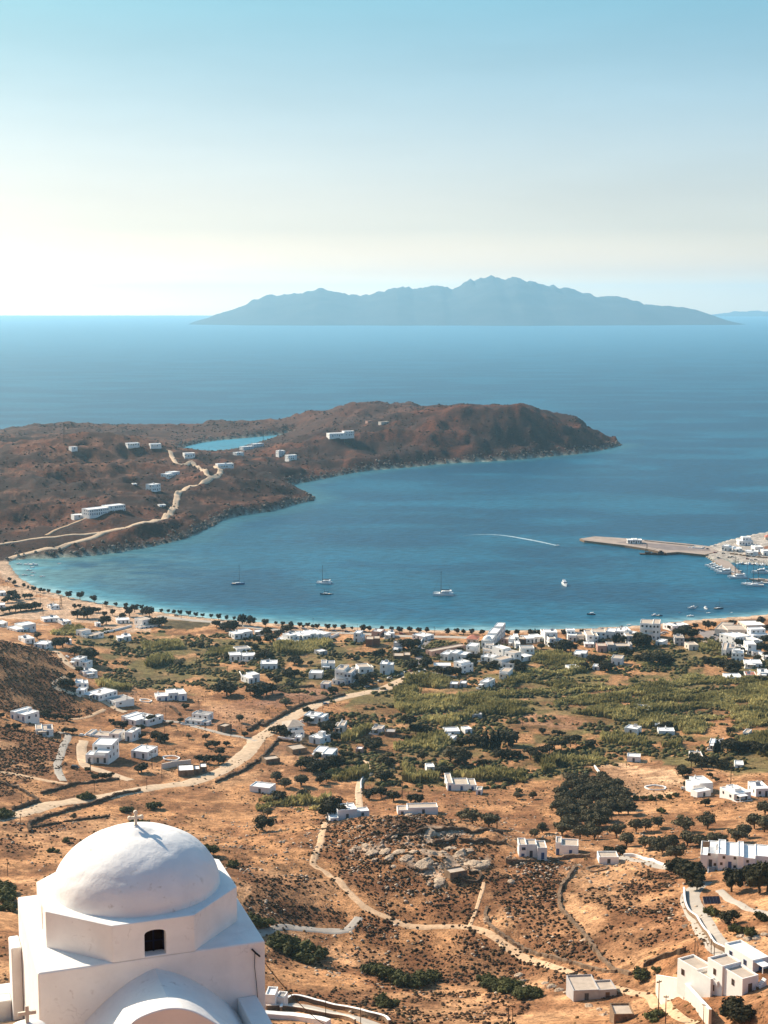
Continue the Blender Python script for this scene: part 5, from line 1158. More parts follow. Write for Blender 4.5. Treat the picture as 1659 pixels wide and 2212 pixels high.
def crown(lumps, n, s, seed, core=.8):
    """lumps: (centre, radii); leaf clump quads over lumps + an irregular inner mass"""
    g = np.random.default_rng(seed); V = []; Fq = []; o = 0
    for c, r in lumps:
        v, f_ = IC1; d = 1+(g.random(len(v))-.5)*.35; V.append(np.array(c)+v*d[:, None]*np.array(r)*core); Fq.append(np.c_[f_, f_[:, 2]]+o); o += len(v)
    wts = np.array([r[0]*r[1]+r[2]*r[0] for _, r in lumps]); wts = wts/wts.sum()
    k = g.choice(len(lumps), n, p=wts); d = g.normal(size=(n, 3)); d[:, 2] = np.where(d[:, 2] < -.6, -d[:, 2], d[:, 2]); d /= np.linalg.norm(d, axis=1)[:, None]
    C_ = np.array([lumps[i][0] for i in k]) + d*np.array([lumps[i][1] for i in k])*g.uniform(.82, 1.12, n)[:, None]
    a = g.normal(size=(n, 3)); a /= np.linalg.norm(a, axis=1)[:, None]; a = np.cross(d+.6*a, g.normal(size=(n, 3))); a /= np.linalg.norm(a, axis=1)[:, None]
    b_ = np.cross(d+.5*g.normal(size=(n, 3)), a); b_ /= np.linalg.norm(b_, axis=1)[:, None]
    sz = s*g.uniform(.6, 1.4, n)[:, None]
    q = np.stack([C_-a*sz-b_*sz*.6, C_+a*sz*.8-b_*sz*.7, C_+a*sz+b_*sz*.6, C_-a*sz*.7+b_*sz*.7], 1).reshape(-1, 3)
    V.append(q); Fq.append(np.arange(n*4).reshape(-1, 4)+o)
    V = np.vstack(V); Fq = np.vstack(Fq); fl = [tuple(x[:3]) if x[2] == x[3] else tuple(x) for x in Fq.tolist()]
    return V, fl
def meshdata(name, V, Fc, m):
    me = bpy.data.meshes.new(name); me.from_pydata([tuple(map(float, q)) for q in V], [], Fc); me.materials.append(m); return me
def trunkdata(pts, rad, limbs):
    mb = MB().tube(pts, rad, 6)
    for p, r in limbs: mb.tube(p, r, 5)
    return meshdata('trunk', mb.v, mb.f, M_BARK)
PROTO = {}
g = random.Random(3)
def proto(kind, i):
    k = (kind, i)
    if k in PROTO: return PROTO[k]
    rr = random.Random(hash(kind) % 1 + i*77 + len(kind)*13)
    if kind == 'tamarisk':
        L = [((0, 0, .60), (.40, .40, .34))] + [((rr.uniform(-.28,.28), rr.uniform(-.28,.28), .60+rr.uniform(-.2,.24)), (rr.uniform(.18,.28),)*2+(rr.uniform(.15,.24),)) for _ in range(8)]
        V, f_ = crown(L, 400, .055, 10+i); tr = trunkdata([(0,0,-.1),(.02,0,.2),(-.01,.02,.55)], [.05,.04,.02], [([(0,0,.28),(.16,.05,.55)], [.025,.01]), ([(0,0,.3),(-.15,-.05,.56)], [.025,.01])]); m = M_TAM
    elif kind == 'tree':
        L = [((0,0,.55), (.38,.38,.33))] + [((rr.uniform(-.34,.34), rr.uniform(-.34,.34), .52+rr.uniform(-.2,.27)), (rr.uniform(.16,.28),)*2+(rr.uniform(.14,.24),)) for _ in range(10)]
        V, f_ = crown(L, 480, .055, 30+i); tr = trunkdata([(0,0,-.1),(.02,.01,.2),(0,0,.5)], [.055,.045,.02], [([(0,0,.2),(.25,.1,.5)], [.03,.01]), ([(0,0,.22),(-.22,-.12,.52)], [.03,.01])]); m = M_BROAD
    elif kind == 'olive_tree':
        L = [((0,0,.55), (.40,.40,.30))] + [((rr.uniform(-.36,.36), rr.uniform(-.36,.36), .55+rr.uniform(-.18,.25)), (rr.uniform(.15,.24),)*2+(rr.uniform(.13,.2),)) for _ in range(9)]
        V, f_ = crown(L, 460, .05, 50+i); tr = trunkdata([(0,0,-.1),(.04,.01,.18),(0,.03,.45)], [.06,.05,.02], [([(0,0,.15),(.25,.1,.45)], [.035,.01]), ([(0,0,.18),(-.22,-.12,.48)], [.03,.01])]); m = M_OLIVE
    elif kind == 'cypress':
        L = [((0,0,.12+.09*j), (r_, r_, .12)) for j, r_ in enumerate((.09,.115,.125,.125,.12,.11,.09,.065,.035))]
        V, f_ = crown(L, 420, .03, 70+i, .9); tr = trunkdata([(0,0,-.05),(0,0,.6)], [.02,.01], []); m = M_CYP
    elif kind == 'pine_tree':
        L = [((0,0,.78), (.42,.42,.15))] + [((rr.uniform(-.35,.35), rr.uniform(-.35,.35), .76+rr.uniform(-.08,.12)), (rr.uniform(.15,.22),)*2+(.10,)) for _ in range(8)]
        V, f_ = crown(L, 420, .048, 90+i); tr = trunkdata([(0,0,-.1),(.03,0,.3),(0,.02,.75)], [.04,.03,.018], [([(0,0,.45),(.25,.1,.72)], [.022,.01]), ([(0,0,.5),(-.24,-.1,.74)], [.022,.01])]); m = M_BROAD
    elif kind == 'palm':
        V = []; f_ = []
        for j in range(34):
            a = rr.uniform(0, 6.283); up = rr.uniform(-.15, .9); L_ = rr.uniform(.3, .42); o = len(V); n = 6
            for q in range(n+1):
                t_ = q/n; r_ = L_*t_; z = .78+up*L_*t_-.42*t_*t_*L_*1.6; wd = .045*math.sin(math.pi*min(1, t_*.85+.12)); x, y = math.cos(a)*r_, math.sin(a)*r_
                V += [(x-math.sin(a)*wd, y+math.cos(a)*wd, z-.012), (x, y, z), (x+math.sin(a)*wd, y-math.cos(a)*wd, z-.012)]
            for q in range(n): f_ += [(o+q*3, o+q*3+1, o+q*3+4, o+q*3+3), (o+q*3+1, o+q*3+2, o+q*3+5, o+q*3+4)]
        tr = trunkdata([(0,0,-.05),(.02,0,.4),(0,0,.8)], [.04,.03,.032], []); m = M_PALM
    else:               # bush
        L = [((0,0,.35), (.55,.5,.38))] + [((rr.uniform(-.6,.6), rr.uniform(-.45,.45), .34+rr.uniform(-.1,.25)), (rr.uniform(.22,.36),)*2+(rr.uniform(.2,.34),)) for _ in range(10)]
        V, f_ = crown(L, 420, .075, 110+i); tr = trunkdata([(0,0,-.1),(0,0,.3)], [.04,.02], []); m = M_BUSHG
    PROTO[k] = (meshdata('crown', V, f_, m), tr); return PROTO[k]
TREES = []
LMS = []
def nearest_lm(px, py):
    best = None
    for x, y, lb, wpx in LMS:
        dx, dy = px-x, (py-y)*1.8; d = math.hypot(max(abs(dx)-wpx*.4, 0), dy)
        if best is None or d < best[0]: best = (d, dx, py-y, lb, wpx)
    d, dx, dy, lb, wpx = best
    if dy < -max(3, abs(dx)*.5): rel = 'behind'
    elif dy > max(4, abs(dx)*.5): rel = 'in front of'
    else: rel = 'left of' if dx < 0 else 'right of'
    return rel, lb
def plant(kind, z, x, y, h, wide=1.0, group=None, word=None):
    if kind in ('tree', 'olive_tree'): wide *= 1.12; h *= 1.05
    p = at(x, y, z); H_ = max(.9, h/(ZONES[z][2]/K_)/ppm(p)*1.04); nv = 3 if kind in ('tamarisk','tree','olive_tree') else 2
    cm, tm = proto(kind, g.randrange(nv))
    e = empty({'cypress':'cypress_tree','palm':'palm_tree'}.get(kind, kind), (p.x, p.y, p.z), g.uniform(0, 6.28)); e.scale = (H_*wide*g.uniform(.92,1.1), H_*wide*g.uniform(.92,1.1), H_)
    for nm, me in (('crown', cm), ('trunk', tm)):
        o = bpy.data.objects.new(nm, me); COL.objects.link(o); o.parent = e
    px, py = zt(z, x, y); TREES.append((e, kind, px, py, H_, word))
    return e
LMS += [l for l in LM if len(l[2].split()) <= 9]
def many(kind, z, rows, wide=1.0):
    for q in rows: plant(q[3] if len(q) > 3 else kind, z, q[0], q[1], q[2], wide)
many('tamarisk','A',[(300,117,55),(355,137,42),(425,167,62),(510,182,58),(555,177,46),(615,192,52),(740,217,60),(865,257,88),(1010,272,98),(1190,307,88),(1340,357,66),(1465,362,56),(1585,377,62),(180,92,62),(120,42,52),(940,387,62),(1000,382,55),(1325,492,72),(1420,472,75),(1635,480,125)],1.05)
many('tamarisk','B',[(130,397,58),(380,437,52),(465,442,46),(540,457,60),(612,467,62),(720,477,65),(812,492,60),(897,497,52),(1010,507,55),(1100,527,75),(1203,530,60),(1300,532,50),(40,432,100),(145,472,90),(225,497,130)],1.0)
many('tree','B',[(1400,592,135),(1500,602,125)],.75)
many('tamarisk','C',[(35,287,100),(165,262,50),(255,277,60),(355,292,75),(470,292,65),(512,302,45),(563,292,60),(630,307,55),(688,312,65),(815,322,75),(910,317,65),(1013,332,75),(1127,322,42),(1265,342,85),(1345,342,70),(1505,332,60),(1625,342,62)],1.05)
many('tamarisk','D',[(65,362,80),(195,352,70),(310,367,75),(413,362,70),(670,377,75),(795,372,70),(875,377,60),(982,377,70),(1110,387,70),(1430,387,65),(1540,387,65)],1.1)
many('tamarisk','E',[(25,382,62),(200,412,95),(300,412,90),(390,382,60),(620,392,75),(670,382,60),(1100,342,45),(1340,332,60),(1220,337,40),(1290,338,45),(1180,336,38),(720,372,40),(830,362,45),(860,362,50)],1.1)
plant('cypress','E',250,415,118)
many('tamarisk','F',[(415,492,62),(745,482,75),(870,472,100),(905,477,90),(970,462,75),(1190,442,80),(1225,440,70),(1380,427,60),(1570,432,112),(1645,482,60)],1.05)
plant('tree','F',600,590,150,1.35); plant('tree','F',520,600,120,1.1); plant('tree','F',690,600,130,1.0)
many('tree','A',[(100,302,80),(170,262,112),(210,292,92),(310,262,70),(380,252,60),(60,312,62),(120,422,70),(200,422,90),(260,412,100),(330,412,90),(400,402,90),(450,392,90),(40,432,62),(975,502,100),(1100,502,148),(1180,432,70),(1240,432,60),(1340,582,110),(1290,592,72),(1540,512,70),(470,762,70),(700,882,120),(790,872,130),(940,972,110),(1110,1062,195),(1170,1002,80),(1000,1192,80),(900,1282,90),(780,1327,52),(1060,505,110),(640,870,70),(1400,780,60),(1480,860,50)],1.05)
many('tree','B',[(350,612,120),(385,602,110),(290,602,100),(1075,622,90),(1240,690,150),(1190,662,110),(1160,642,80),(1290,650,110),(760,892,70),(885,872,60),(1080,872,50),(1215,1032,70),(1400,1112,60),(1620,1032,100),(1480,882,80),(1560,902,80),(1600,822,90),(1400,860,60),(1440,800,60)],1.1)
plant('olive_tree','B',610,1117,100,1.35)
many('tree','C',[(50,402,110),(90,482,120),(300,362,110),(200,412,92),(350,332,60),(400,752,110),(450,772,90),(910,667,60),(1110,692,60),(340,932,110),(400,922,100),(290,902,80),(520,932,60),(90,942,70),(180,1002,90),(50,1142,148),(120,1122,110),(360,1052,70),(860,1132,95),(915,1122,70),(1230,1012,128),(1300,1032,130),(1380,942,90),(1000,1052,60),(1130,1062,70),(820,932,70),(860,902,70),(1500,642,80),(1420,662,80),(20,660,90),(80,680,80),(600,770,60),(1180,720,60),(1270,660,60),(1390,820,50)],1.15)
plant('olive_tree','C',290,1282,100,1.5)
many('tree','D',[(180,582,150),(230,562,130),(260,652,100),(110,562,100),(420,802,130),(380,790,100),(240,832,120),(190,802,90),(560,872,100),(620,902,110),(700,902,110),(780,892,100),(960,702,80),(1040,702,80),(1130,772,60),(1520,742,110),(1550,802,110),(1250,802,90),(890,722,50),(840,592,50),(1490,722,62),(1180,820,60),(1010,780,60)],1.15)
plant('palm','D',575,752,115,1.2)
many('tree','E',[(640,602,150),(590,592,130),(700,592,110),(560,612,110),(1110,502,70),(1530,542,130),(1390,642,110),(1440,652,90),(990,742,100),(960,722,90),(880,822,90),(1140,842,130),(1180,832,80),(60,862,110),(20,720,100),(450,540,60),(330,560,70),(820,500,60),(1050,720,70),(1100,700,60),(1560,700,70)],1.15)
many('cypress','E',[(1250,482,110),(1275,482,122),(1310,482,132)],1.6); plant('tree','E',1350,492,100); many('palm','E',[(1560,522,200),(1600,542,185)],1.1)
many('tree','F',[(40,700,170),(110,682,120),(300,882,120),(200,922,140),(150,902,120),(330,932,130),(420,932,90),(880,912,90),(950,922,80),(1010,902,70),(1150,1002,140),(1200,1022,150),(1100,982,110),(1290,692,90),(1310,802,100),(1570,762,110),(1620,662,110),(1520,882,80),(1580,1142,70),(640,652,60),(700,642,70),(1650,840,80),(1230,1060,100)],1.15)
many('tree','J',[(790,112,100),(860,102,80),(910,112,70),(560,502,100),(620,522,70),(700,522,72),(780,522,60),(850,542,70),(440,562,60),(830,692,70),(920,702,80),(1400,572,60),(1450,612,70),(1550,642,100),(1100,1182,60),(1290,1272,80),(1200,1292,80),(1340,1272,70),(1400,1252,60),(100,642,60),(200,652,80),(20,502,60)],1.15)
many('tree','K',[(1155,102,80),(1200,222,168),(1250,202,130),(1560,232,160),(1500,202,110),(1620,242,140),(230,582,110),(260,542,80),(110,672,90),(300,782,108),(370,802,110),(420,812,80),(130,1192,120),(90,1192,90),(860,1062,90),(950,1072,100),(1100,1082,110),(1160,1072,80),(1120,972,90),(1060,872,80),(960,882,70),(1200,862,70),(680,392,70),(610,562,60),(500,592,50),(130,762,70),(1430,742,70)],1.15)
many('olive_tree','K',[(1365,557,105),(720,762,62),(940,782,80)],1.0)
many('tree','L',[(560,312,80),(620,322,60),(230,602,150),(170,562,90),(290,622,110),(110,552,70),(560,442,90),(600,432,70),(800,372,70),(740,522,110),(800,562,130),(870,542,120),(780,652,110),(880,662,110),(940,662,90),(640,622,70),(1130,502,80),(1200,542,90),(880,422,60),(1000,402,60),(1350,762,120),(1420,782,140),(1300,722,110),(1450,702,90),(560,1012,150),(640,1062,150),(740,1052,150),(850,1032,170),(950,1012,150),(480,1012,110),(700,902,90),(720,1202,110),(800,1172,110),(1500,1182,130),(1560,1162,110),(1530,952,90),(1590,982,100),(1000,852,70),(1100,872,70),(1200,892,60)],1.1)
many('olive_tree','L',[(180,1152,88),(280,1252,108),(480,1222,120)],1.3)
many('tree','O',[(270,572,120),(350,582,110),(420,562,90),(130,662,80),(200,662,72),(850,742,120),(950,722,120),(1040,722,130),(1450,722,180),(1400,702,130),(1330,882,120),(1400,882,110),(1500,882,100),(1560,872,90),(610,1092,110),(680,1082,100),(1390,1192,70),(1460,1192,60),(1150,432,60),(1280,432,60),(1130,982,90),(1190,962,60)],1.15)
plant('olive_tree','O',720,935,200,.95); plant('olive_tree','O',800,952,220,1.1); plant('olive_tree','O',900,962,180,1.0)
plant('pine_tree','O',195,560,215,1.0); plant('pine_tree','O',357,975,175,.75); many('cypress','O',[(1160,772,255),(1245,772,265),(1310,782,285),(1120,762,200)],1.15)
many('pine_tree','M',[(500,702,150),(590,692,140),(430,762,150),(340,782,150),(700,642,150),(770,622,140),(200,802,160),(250,832,150)],1.15)
many('tree','M',[(350,472,70),(500,482,60),(560,492,60),(600,492,50),(1150,472,80),(950,652,110),(100,432,50)],1.15)
many('tree','N',[(740,1030,150),(800,1040,120),(880,1050,130),(950,1060,140),(1040,1070,110),(1120,1080,100),(600,1165,90),(1150,850,150),(1250,880,150),(1300,870,130),(1400,860,130),(1500,860,120),(1600,900,140),(1010,1240,50),(930,1190,60),(680,1330,110),(640,1320,80),(300,600,90),(400,580,100),(1180,640,90)],1.1)
many('pine_tree','N',[(690,1050,110),(820,1090,100)],1.3); plant('cypress','N',1018,885,185,1.7); plant('cypress','N',985,890,150,1.2); plant('palm','N',20,870,150,.8); plant('olive_tree','N',600,1165,80,1.2)
# the olive grove on the right and the scattered trees below it
OG = [(425,170),(560,110),(700,85),(820,140),(840,190),(900,265),(850,305),(740,325),(700,370),(600,370),(500,405),(450,300)]
gx = [(x+g.uniform(-12, 12), y+g.uniform(-8, 8)) for y in range(105, 410, 30) for x in range(420+((y//30) % 2)*26, 910, 52)]
for x, y in gx:
    if inside(OG, np.array([float(x)]), np.array([float(y)]))[0]: plant('olive_tree', 'Y', x, y+14, g.uniform(46, 84), 1.05, word='olive')
many('olive_tree','Y',[(60,372,70),(365,407,60),(320,432,52),(310,212,45),(220,212,42),(480,422,80),(580,442,80),(690,382,80),(660,442,80),(790,432,80),(850,482,80),(900,402,80),(960,392,70),(1030,372,60),(950,492,70),(1000,502,80),(1050,522,80),(1100,502,90),(1180,402,88),(1310,382,88),(1200,482,90),(1270,492,80),(1340,482,80),(1390,472,60),(1130,562,90),(1480,462,80),(1520,432,80),(1580,382,90),(1640,402,90),(1640,302,80)],1.1)
many('tree','Y',[(1150,652,100),(1195,700,125),(1235,700,90),(740,532,52),(810,532,52),(1300,252,40),(1170,82,60),(1430,932,80),(1450,1482,120),(1500,1502,110),(1560,700,110),(1250,735,60)],1.1)
many('tree','Y',[(1450,745,140),(1610,752,170),(1655,742,170)],.8)
many('bush','Y',[(900,217,32),(945,217,32),(990,217,32),(1040,212,30),(1090,207,26),(1130,197,26),(1050,292,36),(1340,880,60),(1620,910,60),(1480,980,60),(1560,1000,60)],.9)
many('tree','X',[(540,322,110),(150,392,80),(240,232,70),(850,107,62),(830,202,60),(900,222,60),(760,212,60),(1000,232,50),(1050,235,50),(550,300,70)],1.15)
many('olive_tree','X',[(230,112,60),(280,142,52),(375,132,62),(390,212,60),(180,312,50),(1290,332,52),(1350,352,80),(1450,372,80),(1620,182,32)],1.15)
many('bush','X',[(240,1060,80),(300,1090,90),(360,1120,90),(410,1150,80),(480,1120,60),(780,1210,70),(850,1240,80),(930,1270,80),(1010,1280,80),(1070,1275,70),(1120,1250,60),(850,1405,70),(90,940,70),(160,945,60),(330,1095,90),(1520,1300,70),(1580,1310,70),(1480,1310,60)],1.25)
many('bush','Y',[(80,1300,70),(160,1320,70),(250,1350,70),(320,1345,60),(60,1270,60),(1000,1480,60),(930,1240,60),(1020,1200,30)],1.25)
many('bush','Q',[(910,390,80),(870,385,60),(960,385,60),(60,580,100),(20,590,110),(1300,520,60),(1370,515,50),(1410,640,50),(1520,650,50),(540,945,50),(600,950,40),(690,840,50),(1620,490,90),(1440,640,50),(40,1370,130),(90,1382,90)],1.2)
plant('olive_tree','Q',775,605,65,1.0)
many('bush','W',[(60,700,60),(30,640,80),(1340,450,40),(1180,380,70)],1.2)

# ---- beds of cane in the valley: nobody could count the stems
def polyw(z, pts): return [tuple(at(x, y, z)[:2]) for x, y in pts]
BARE = [polyw('E',[(0,990),(220,985),(520,1050),(400,1090),(0,1035)]),polyw('E',[(1300,1170),(1450,1140),(1659,1170),(1659,1215),(1400,1205)]),polyw('N',[(1200,240),(1430,235),(1430,335),(1290,345)]),polyw('O',[(690,310),(830,255),(960,270),(760,345)]),polyw('F',[(380,1065),(680,1100),(560,1135)]),polyw('D',[(1100,870),(1300,880),(1200,960),(1050,930)])]
REEDS = [('T',[(852,1528),(905,1505),(960,1508),(1010,1505),(1060,1490),(1100,1470),(1130,1442),(1180,1430),(1240,1440),(1300,1470),(1400,1472),(1500,1460),(1680,1470),(1680,1645),(1560,1602),(1480,1582),(1440,1562),(1340,1560),(1310,1550),(1240,1542),(1180,1537),(1110,1547),(1040,1542),(1000,1560),(960,1572),(930,1558),(900,1547),(870,1540)],.36),
 ('E',[(330,630),(520,620),(720,690),(880,730),(840,800),(600,785),(380,775),(200,725)],.3),('C',[(150,510),(300,500),(860,480),(870,510),(700,590),(400,645),(240,620),(150,590)],.2),
 ('D',[(120,960),(280,910),(560,940),(700,975),(700,1040),(600,1065),(400,1045),(120,1015)],.2),('D',[(0,1060),(200,1080),(330,1130),(200,1200),(0,1230)],.3),
 ('L',[(600,1120),(850,1070),(1180,1020),(1340,1010),(1320,1140),(1100,1165),(850,1155)],.25),('X',[(110,235),(160,215),(480,235),(540,195),(490,278),(120,285)],.25),
 ('O',[(120,980),(250,1075),(580,1085),(580,1175),(200,1195),(120,1175)],.2),('O',[(840,1110),(1000,1070),(1659,1095),(1659,1190),(1350,1165),(880,1160)],.25),('O',[(600,940),(700,970),(830,1130),(740,1150)],.2),
 ('M',[(1080,510),(1250,500),(1659,570),(1659,650),(1300,610),(1100,570)],.25),('M',[(440,800),(1000,785),(1200,830),(1000,890),(480,880)],.25),('M',[(330,800),(430,790),(500,970),(350,970)],.2),
 ('B',[(150,850),(600,810),(660,890),(280,925),(140,905)],.3),('B',[(230,1040),(480,950),(540,1070),(260,1135),(180,1105)],.2),('B',[(940,910),(1290,890),(1310,950),(960,985)],.25),('A',[(640,700),(900,640),(1050,660),(1050,700),(680,735)],.3),
 ('L',[(1010,630),(1180,520),(1350,485),(1370,530),(1160,650),(1000,690)],.25),('O',[(0,740),(400,640),(600,600),(740,700),(560,805),(450,770),(200,770),(0,790)],.3),('O',[(370,420),(560,345),(760,390),(1150,275),(1330,245),(1250,335),(900,385),(740,430),(450,440)],.25),
 ('N',[(30,490),(250,420),(500,450),(490,535),(30,570)],.25),('N',[(590,640),(620,540),(850,490),(870,640)],.25),('N',[(1370,760),(1450,600),(1680,560),(1680,830)],.35),('N',[(330,800),(560,740),(550,850)],.2),('F',[(0,740),(1080,755),(1140,870),(800,900),(400,900),(100,960)],.55),('F',[(780,700),(900,660),(1060,690),(1060,740),(800,760)],.2),('J',[(1200,60),(1659,90),(1659,160),(1300,140)],.3)]
V = []; Fq = []; RC = []; o = 0
gr = np.random.default_rng(5)
for z, pts, thr in REEDS:
    P = polyw(z, pts); xs = [p[0] for p in P]; ys = [p[1] for p in P]; A_ = (max(xs)-min(xs))*(max(ys)-min(ys))
    n = int(A_*1.15); X = gr.uniform(min(xs), max(xs), n); Y = gr.uniform(min(ys), max(ys), n)
    m = inside(P, X, Y); X, Y = X[m], Y[m]; u = X*.93+Y*.36; v_ = -X*.36+Y*.93
    nz = fbm(u/30.+3, v_/11.+1, 4); m = nz > thr+.06
    for b_ in BARE: m &= ~inside(b_, X, Y)
    X, Y, nz = X[m], Y[m], nz[m]; n = len(X)
    if n == 0: continue
    H_ = (1.1+2.6*np.clip((nz-thr)*3.2, 0, 1)*gr.uniform(.75, 1.15, n))*(.5+.95*fbm(X/3.2+8, Y/3.2, 3))*(.8 if z == 'F' else 1); Z = hz(X, Y)-.1
    tone = fbm(X/14., Y/14., 3)[:, None]; c0 = np.array([.21,.18,.065]); c1 = np.array([.52,.44,.18]); col = c0+(c1-c0)*np.clip((tone-.3)*2.2, 0, 1)*gr.uniform(.6, 1.2, (n, 1)); col *= gr.uniform(.7, 1.25, (n, 1))
    for q in range(3):
        a = gr.uniform(0, np.pi, n); wv = gr.uniform(.28, .75, n); dx, dy = np.cos(a)*wv, np.sin(a)*wv; bx, by = gr.normal(0, .75, n), gr.normal(0, .75, n); h2 = H_*gr.uniform(.75, 1.08, n); ox, oy = gr.normal(0, .35, n), gr.normal(0, .35, n)
        q4 = np.stack([np.stack([X+ox-dx*.6, Y+oy-dy*.6, Z], 1), np.stack([X+ox+dx*.6, Y+oy+dy*.6, Z], 1), np.stack([X+ox+bx*.5+dx, Y+oy+by*.5+dy, Z+h2*.68], 1), np.stack([X+ox+bx+dx*.2, Y+oy+by+dy*.2, Z+h2], 1), np.stack([X+ox+bx*.5-dx, Y+oy+by*.5-dy, Z+h2*.62], 1)], 1).reshape(-1, 3)
        V.append(q4); i5 = np.arange(n)*5+o; Fq.append(np.stack([i5, i5+1, i5+2, i5+4], 1)); Fq.append(np.stack([i5+4, i5+2, i5+3, i5+3], 1)); o += n*5; RC.append(np.repeat(col, 5, 0))
V = np.vstack(V); Fq = np.vstack(Fq); RC = np.vstack(RC)
me = bpy.data.meshes.new('cane_thicket'); q3 = Fq[:, 2] == Fq[:, 3]; quads = Fq[~q3]; tris = Fq[q3][:, :3]
me.vertices.add(len(V)); me.vertices.foreach_set('co', V.astype(np.float32).ravel()); me.loops.add(len(quads)*4+len(tris)*3)
me.loops.foreach_set('vertex_index', np.r_[quads.ravel(), tris.ravel()].astype(np.int32)); me.polygons.add(len(quads)+len(tris))
me.polygons.foreach_set('loop_start', np.r_[np.arange(len(quads))*4, len(quads)*4+np.arange(len(tris))*3].astype(np.int32)); me.update(calc_edges=True)
at_ = me.attributes.new('tone', 'FLOAT_COLOR', 'POINT'); at_.data.foreach_set('color', np.hstack([RC, np.ones((len(RC), 1))]).astype(np.float32).ravel())
M_REED = mat('cane_leaves', (.15,.13,.05,1), .8, .15, attr='tone', trans=.28); me.materials.append(M_REED)
ro = bpy.data.objects.new('cane_thicket', me); COL.objects.link(ro); setp(ro, 'yellow green giant cane filling the valley floor between houses and sea', 'cane', kind='stuff')

# ---- low scrub of the dry slopes and undergrowth of the valley
def blobs(name, X, Y, r, flat, cols, m, label, cat, seed):
    gg = np.random.default_rng(seed); v, f_ = ico(1) if False else (IC0V, IC0F); n = len(X)
    Z = hz(X, Y); d = gg.uniform(.7, 1.3, (n, len(v), 1)); P = v[None]*d*r[:, None, None]; P = P*np.stack([np.ones(n), np.ones(n), flat], 1)[:, None, :]
    a = gg.uniform(0, 6.28, n); ca, sa = np.cos(a)[:, None], np.sin(a)[:, None]; P = np.stack([P[..., 0]*ca-P[..., 1]*sa, P[..., 0]*sa+P[..., 1]*ca, P[..., 2]], -1)
    P += np.stack([X, Y, Z+r*flat*.35], 1)[:, None]
    Fx = (f_[None]+(np.arange(n)*len(v))[:, None, None]).reshape(-1, 3)
    return setp(new_mesh(name, P.reshape(-1, 3), Fx, m, attrs={'tone': np.repeat(cols, len(v), 0)}), label, cat, kind='stuff')
bm = bmesh.new(); bmesh.ops.create_icosphere(bm, subdivisions=1, radius=1); IC0V = np.array([q.co[:] for q in bm.verts]); IC0F = np.array([[q.index for q in p.verts] for p in bm.faces]); bm.free()
phi = (1+5**.5)/2
M_SCRUB = mat('scrub_leaves', (.1,.06,.03,1), .9, .1, attr='tone')
cell = np.abs(np.gradient(YY, axis=0)*np.gradient(XX, axis=1))
vis = (YY > 190) & (YY < 1000) & LAND & (np.abs(PX-830) < 1000) & (PY < 2300)
def sample(prob, n, seed):
    gg = np.random.default_rng(seed); p = (prob*cell*vis).ravel(); p = p/p.sum(); k = gg.choice(p.size, n, p=p); i, j = np.unravel_index(k, XX.shape); i = np.minimum(i, NV-2); j = np.minimum(j, NU-2)
    a, b_ = gg.random(n), gg.random(n); X = XX[i, j]+(XX[i, j+1]-XX[i, j])*a; Y = YY[i, j]+(YY[i+1, j]-YY[i, j])*b_; return X, Y
X, Y = sample(SCRUB**1.5, 30000, 21); n = len(X); gg = np.random.default_rng(22)
r = (.11+.50*gg.random(n)**2.0)*(.7+.6*fbm(X/12., Y/12., 2)); c0 = np.array([.066,.036,.020])*gg.uniform(.55, 1.25, (n, 1)); c0[:, 1] *= gg.uniform(.9, 1.25, n)
blobs('scrub', X, Y, r, gg.uniform(.5, .8, n), c0, M_SCRUB, 'low brown scrub covering the dry knoll and slopes', 'scrub', 23)
vis0 = vis; vis = headl & (PX > -60) & (PX < 1400)
hm_ = sstep(.40, .60, fbm(XX/26.+40, YY/26.+7, 4))+.05
X, Y = sample(hm_, 9000, 61); n = len(X); gg = np.random.default_rng(62); r = .35+1.5*gg.random(n)**2.2; c0 = np.array([.058,.032,.021])*gg.uniform(.5, 1.5, (n, 1))
blobs('scrub', X, Y, r, gg.uniform(.5, .8, n), c0, M_SCRUB, 'dark low scrub covering the slopes of the headland', 'scrub', 63)
X, Y = sample(np.exp(-DR/3.5), 2600, 71); n = len(X); r = .4+1.5*gg.random(n)**2; c0 = np.array([.20,.155,.12])*gg.uniform(.4, 1.4, (n, 1))
blobs('shore_rocks', X, Y, r, gg.uniform(.5, 1.1, n), c0, M_SCRUB, 'broken rocks along the shore of the headland', 'rocks', 73)
vis = vis0
drym = (1-np.clip(SCRUB*1.2, 0, 1))*sstep(.40, .62, fbm(XX/18.+60, YY/18., 4))*(PY > 1480)*(1-val.astype(float)*.7)
X, Y = sample(drym, 7000, 31); n = len(X); r = gg.uniform(.15, .5, n); c0 = np.array([.21,.125,.055])*gg.uniform(.5, 1.2, (n, 1))
blobs('dry_tufts', X, Y, r, gg.uniform(.5, .8, n), c0, M_SCRUB, 'sparse dry tufts and thistles over the tan fields', 'dry grass', 33)
um = val.astype(float)*sstep(.45, .62, fbm(XX/16.+20, YY/12.+70, 4))
for P in BARE: um = um*(1-inside(P, XX, YY))
X, Y = sample(um, 10500, 41); n = len(X); r = gg.uniform(.5, 1.5, n); c0 = np.array([.085,.080,.030])*gg.uniform(.5, 1.35, (n, 1)); c0[:, 0] *= gg.uniform(.85, 1.4, n)
blobs('undergrowth', X, Y, r, gg.uniform(.5, .9, n), c0, M_SCRUB, 'dark green undergrowth between the cane beds and village gardens', 'undergrowth', 43)

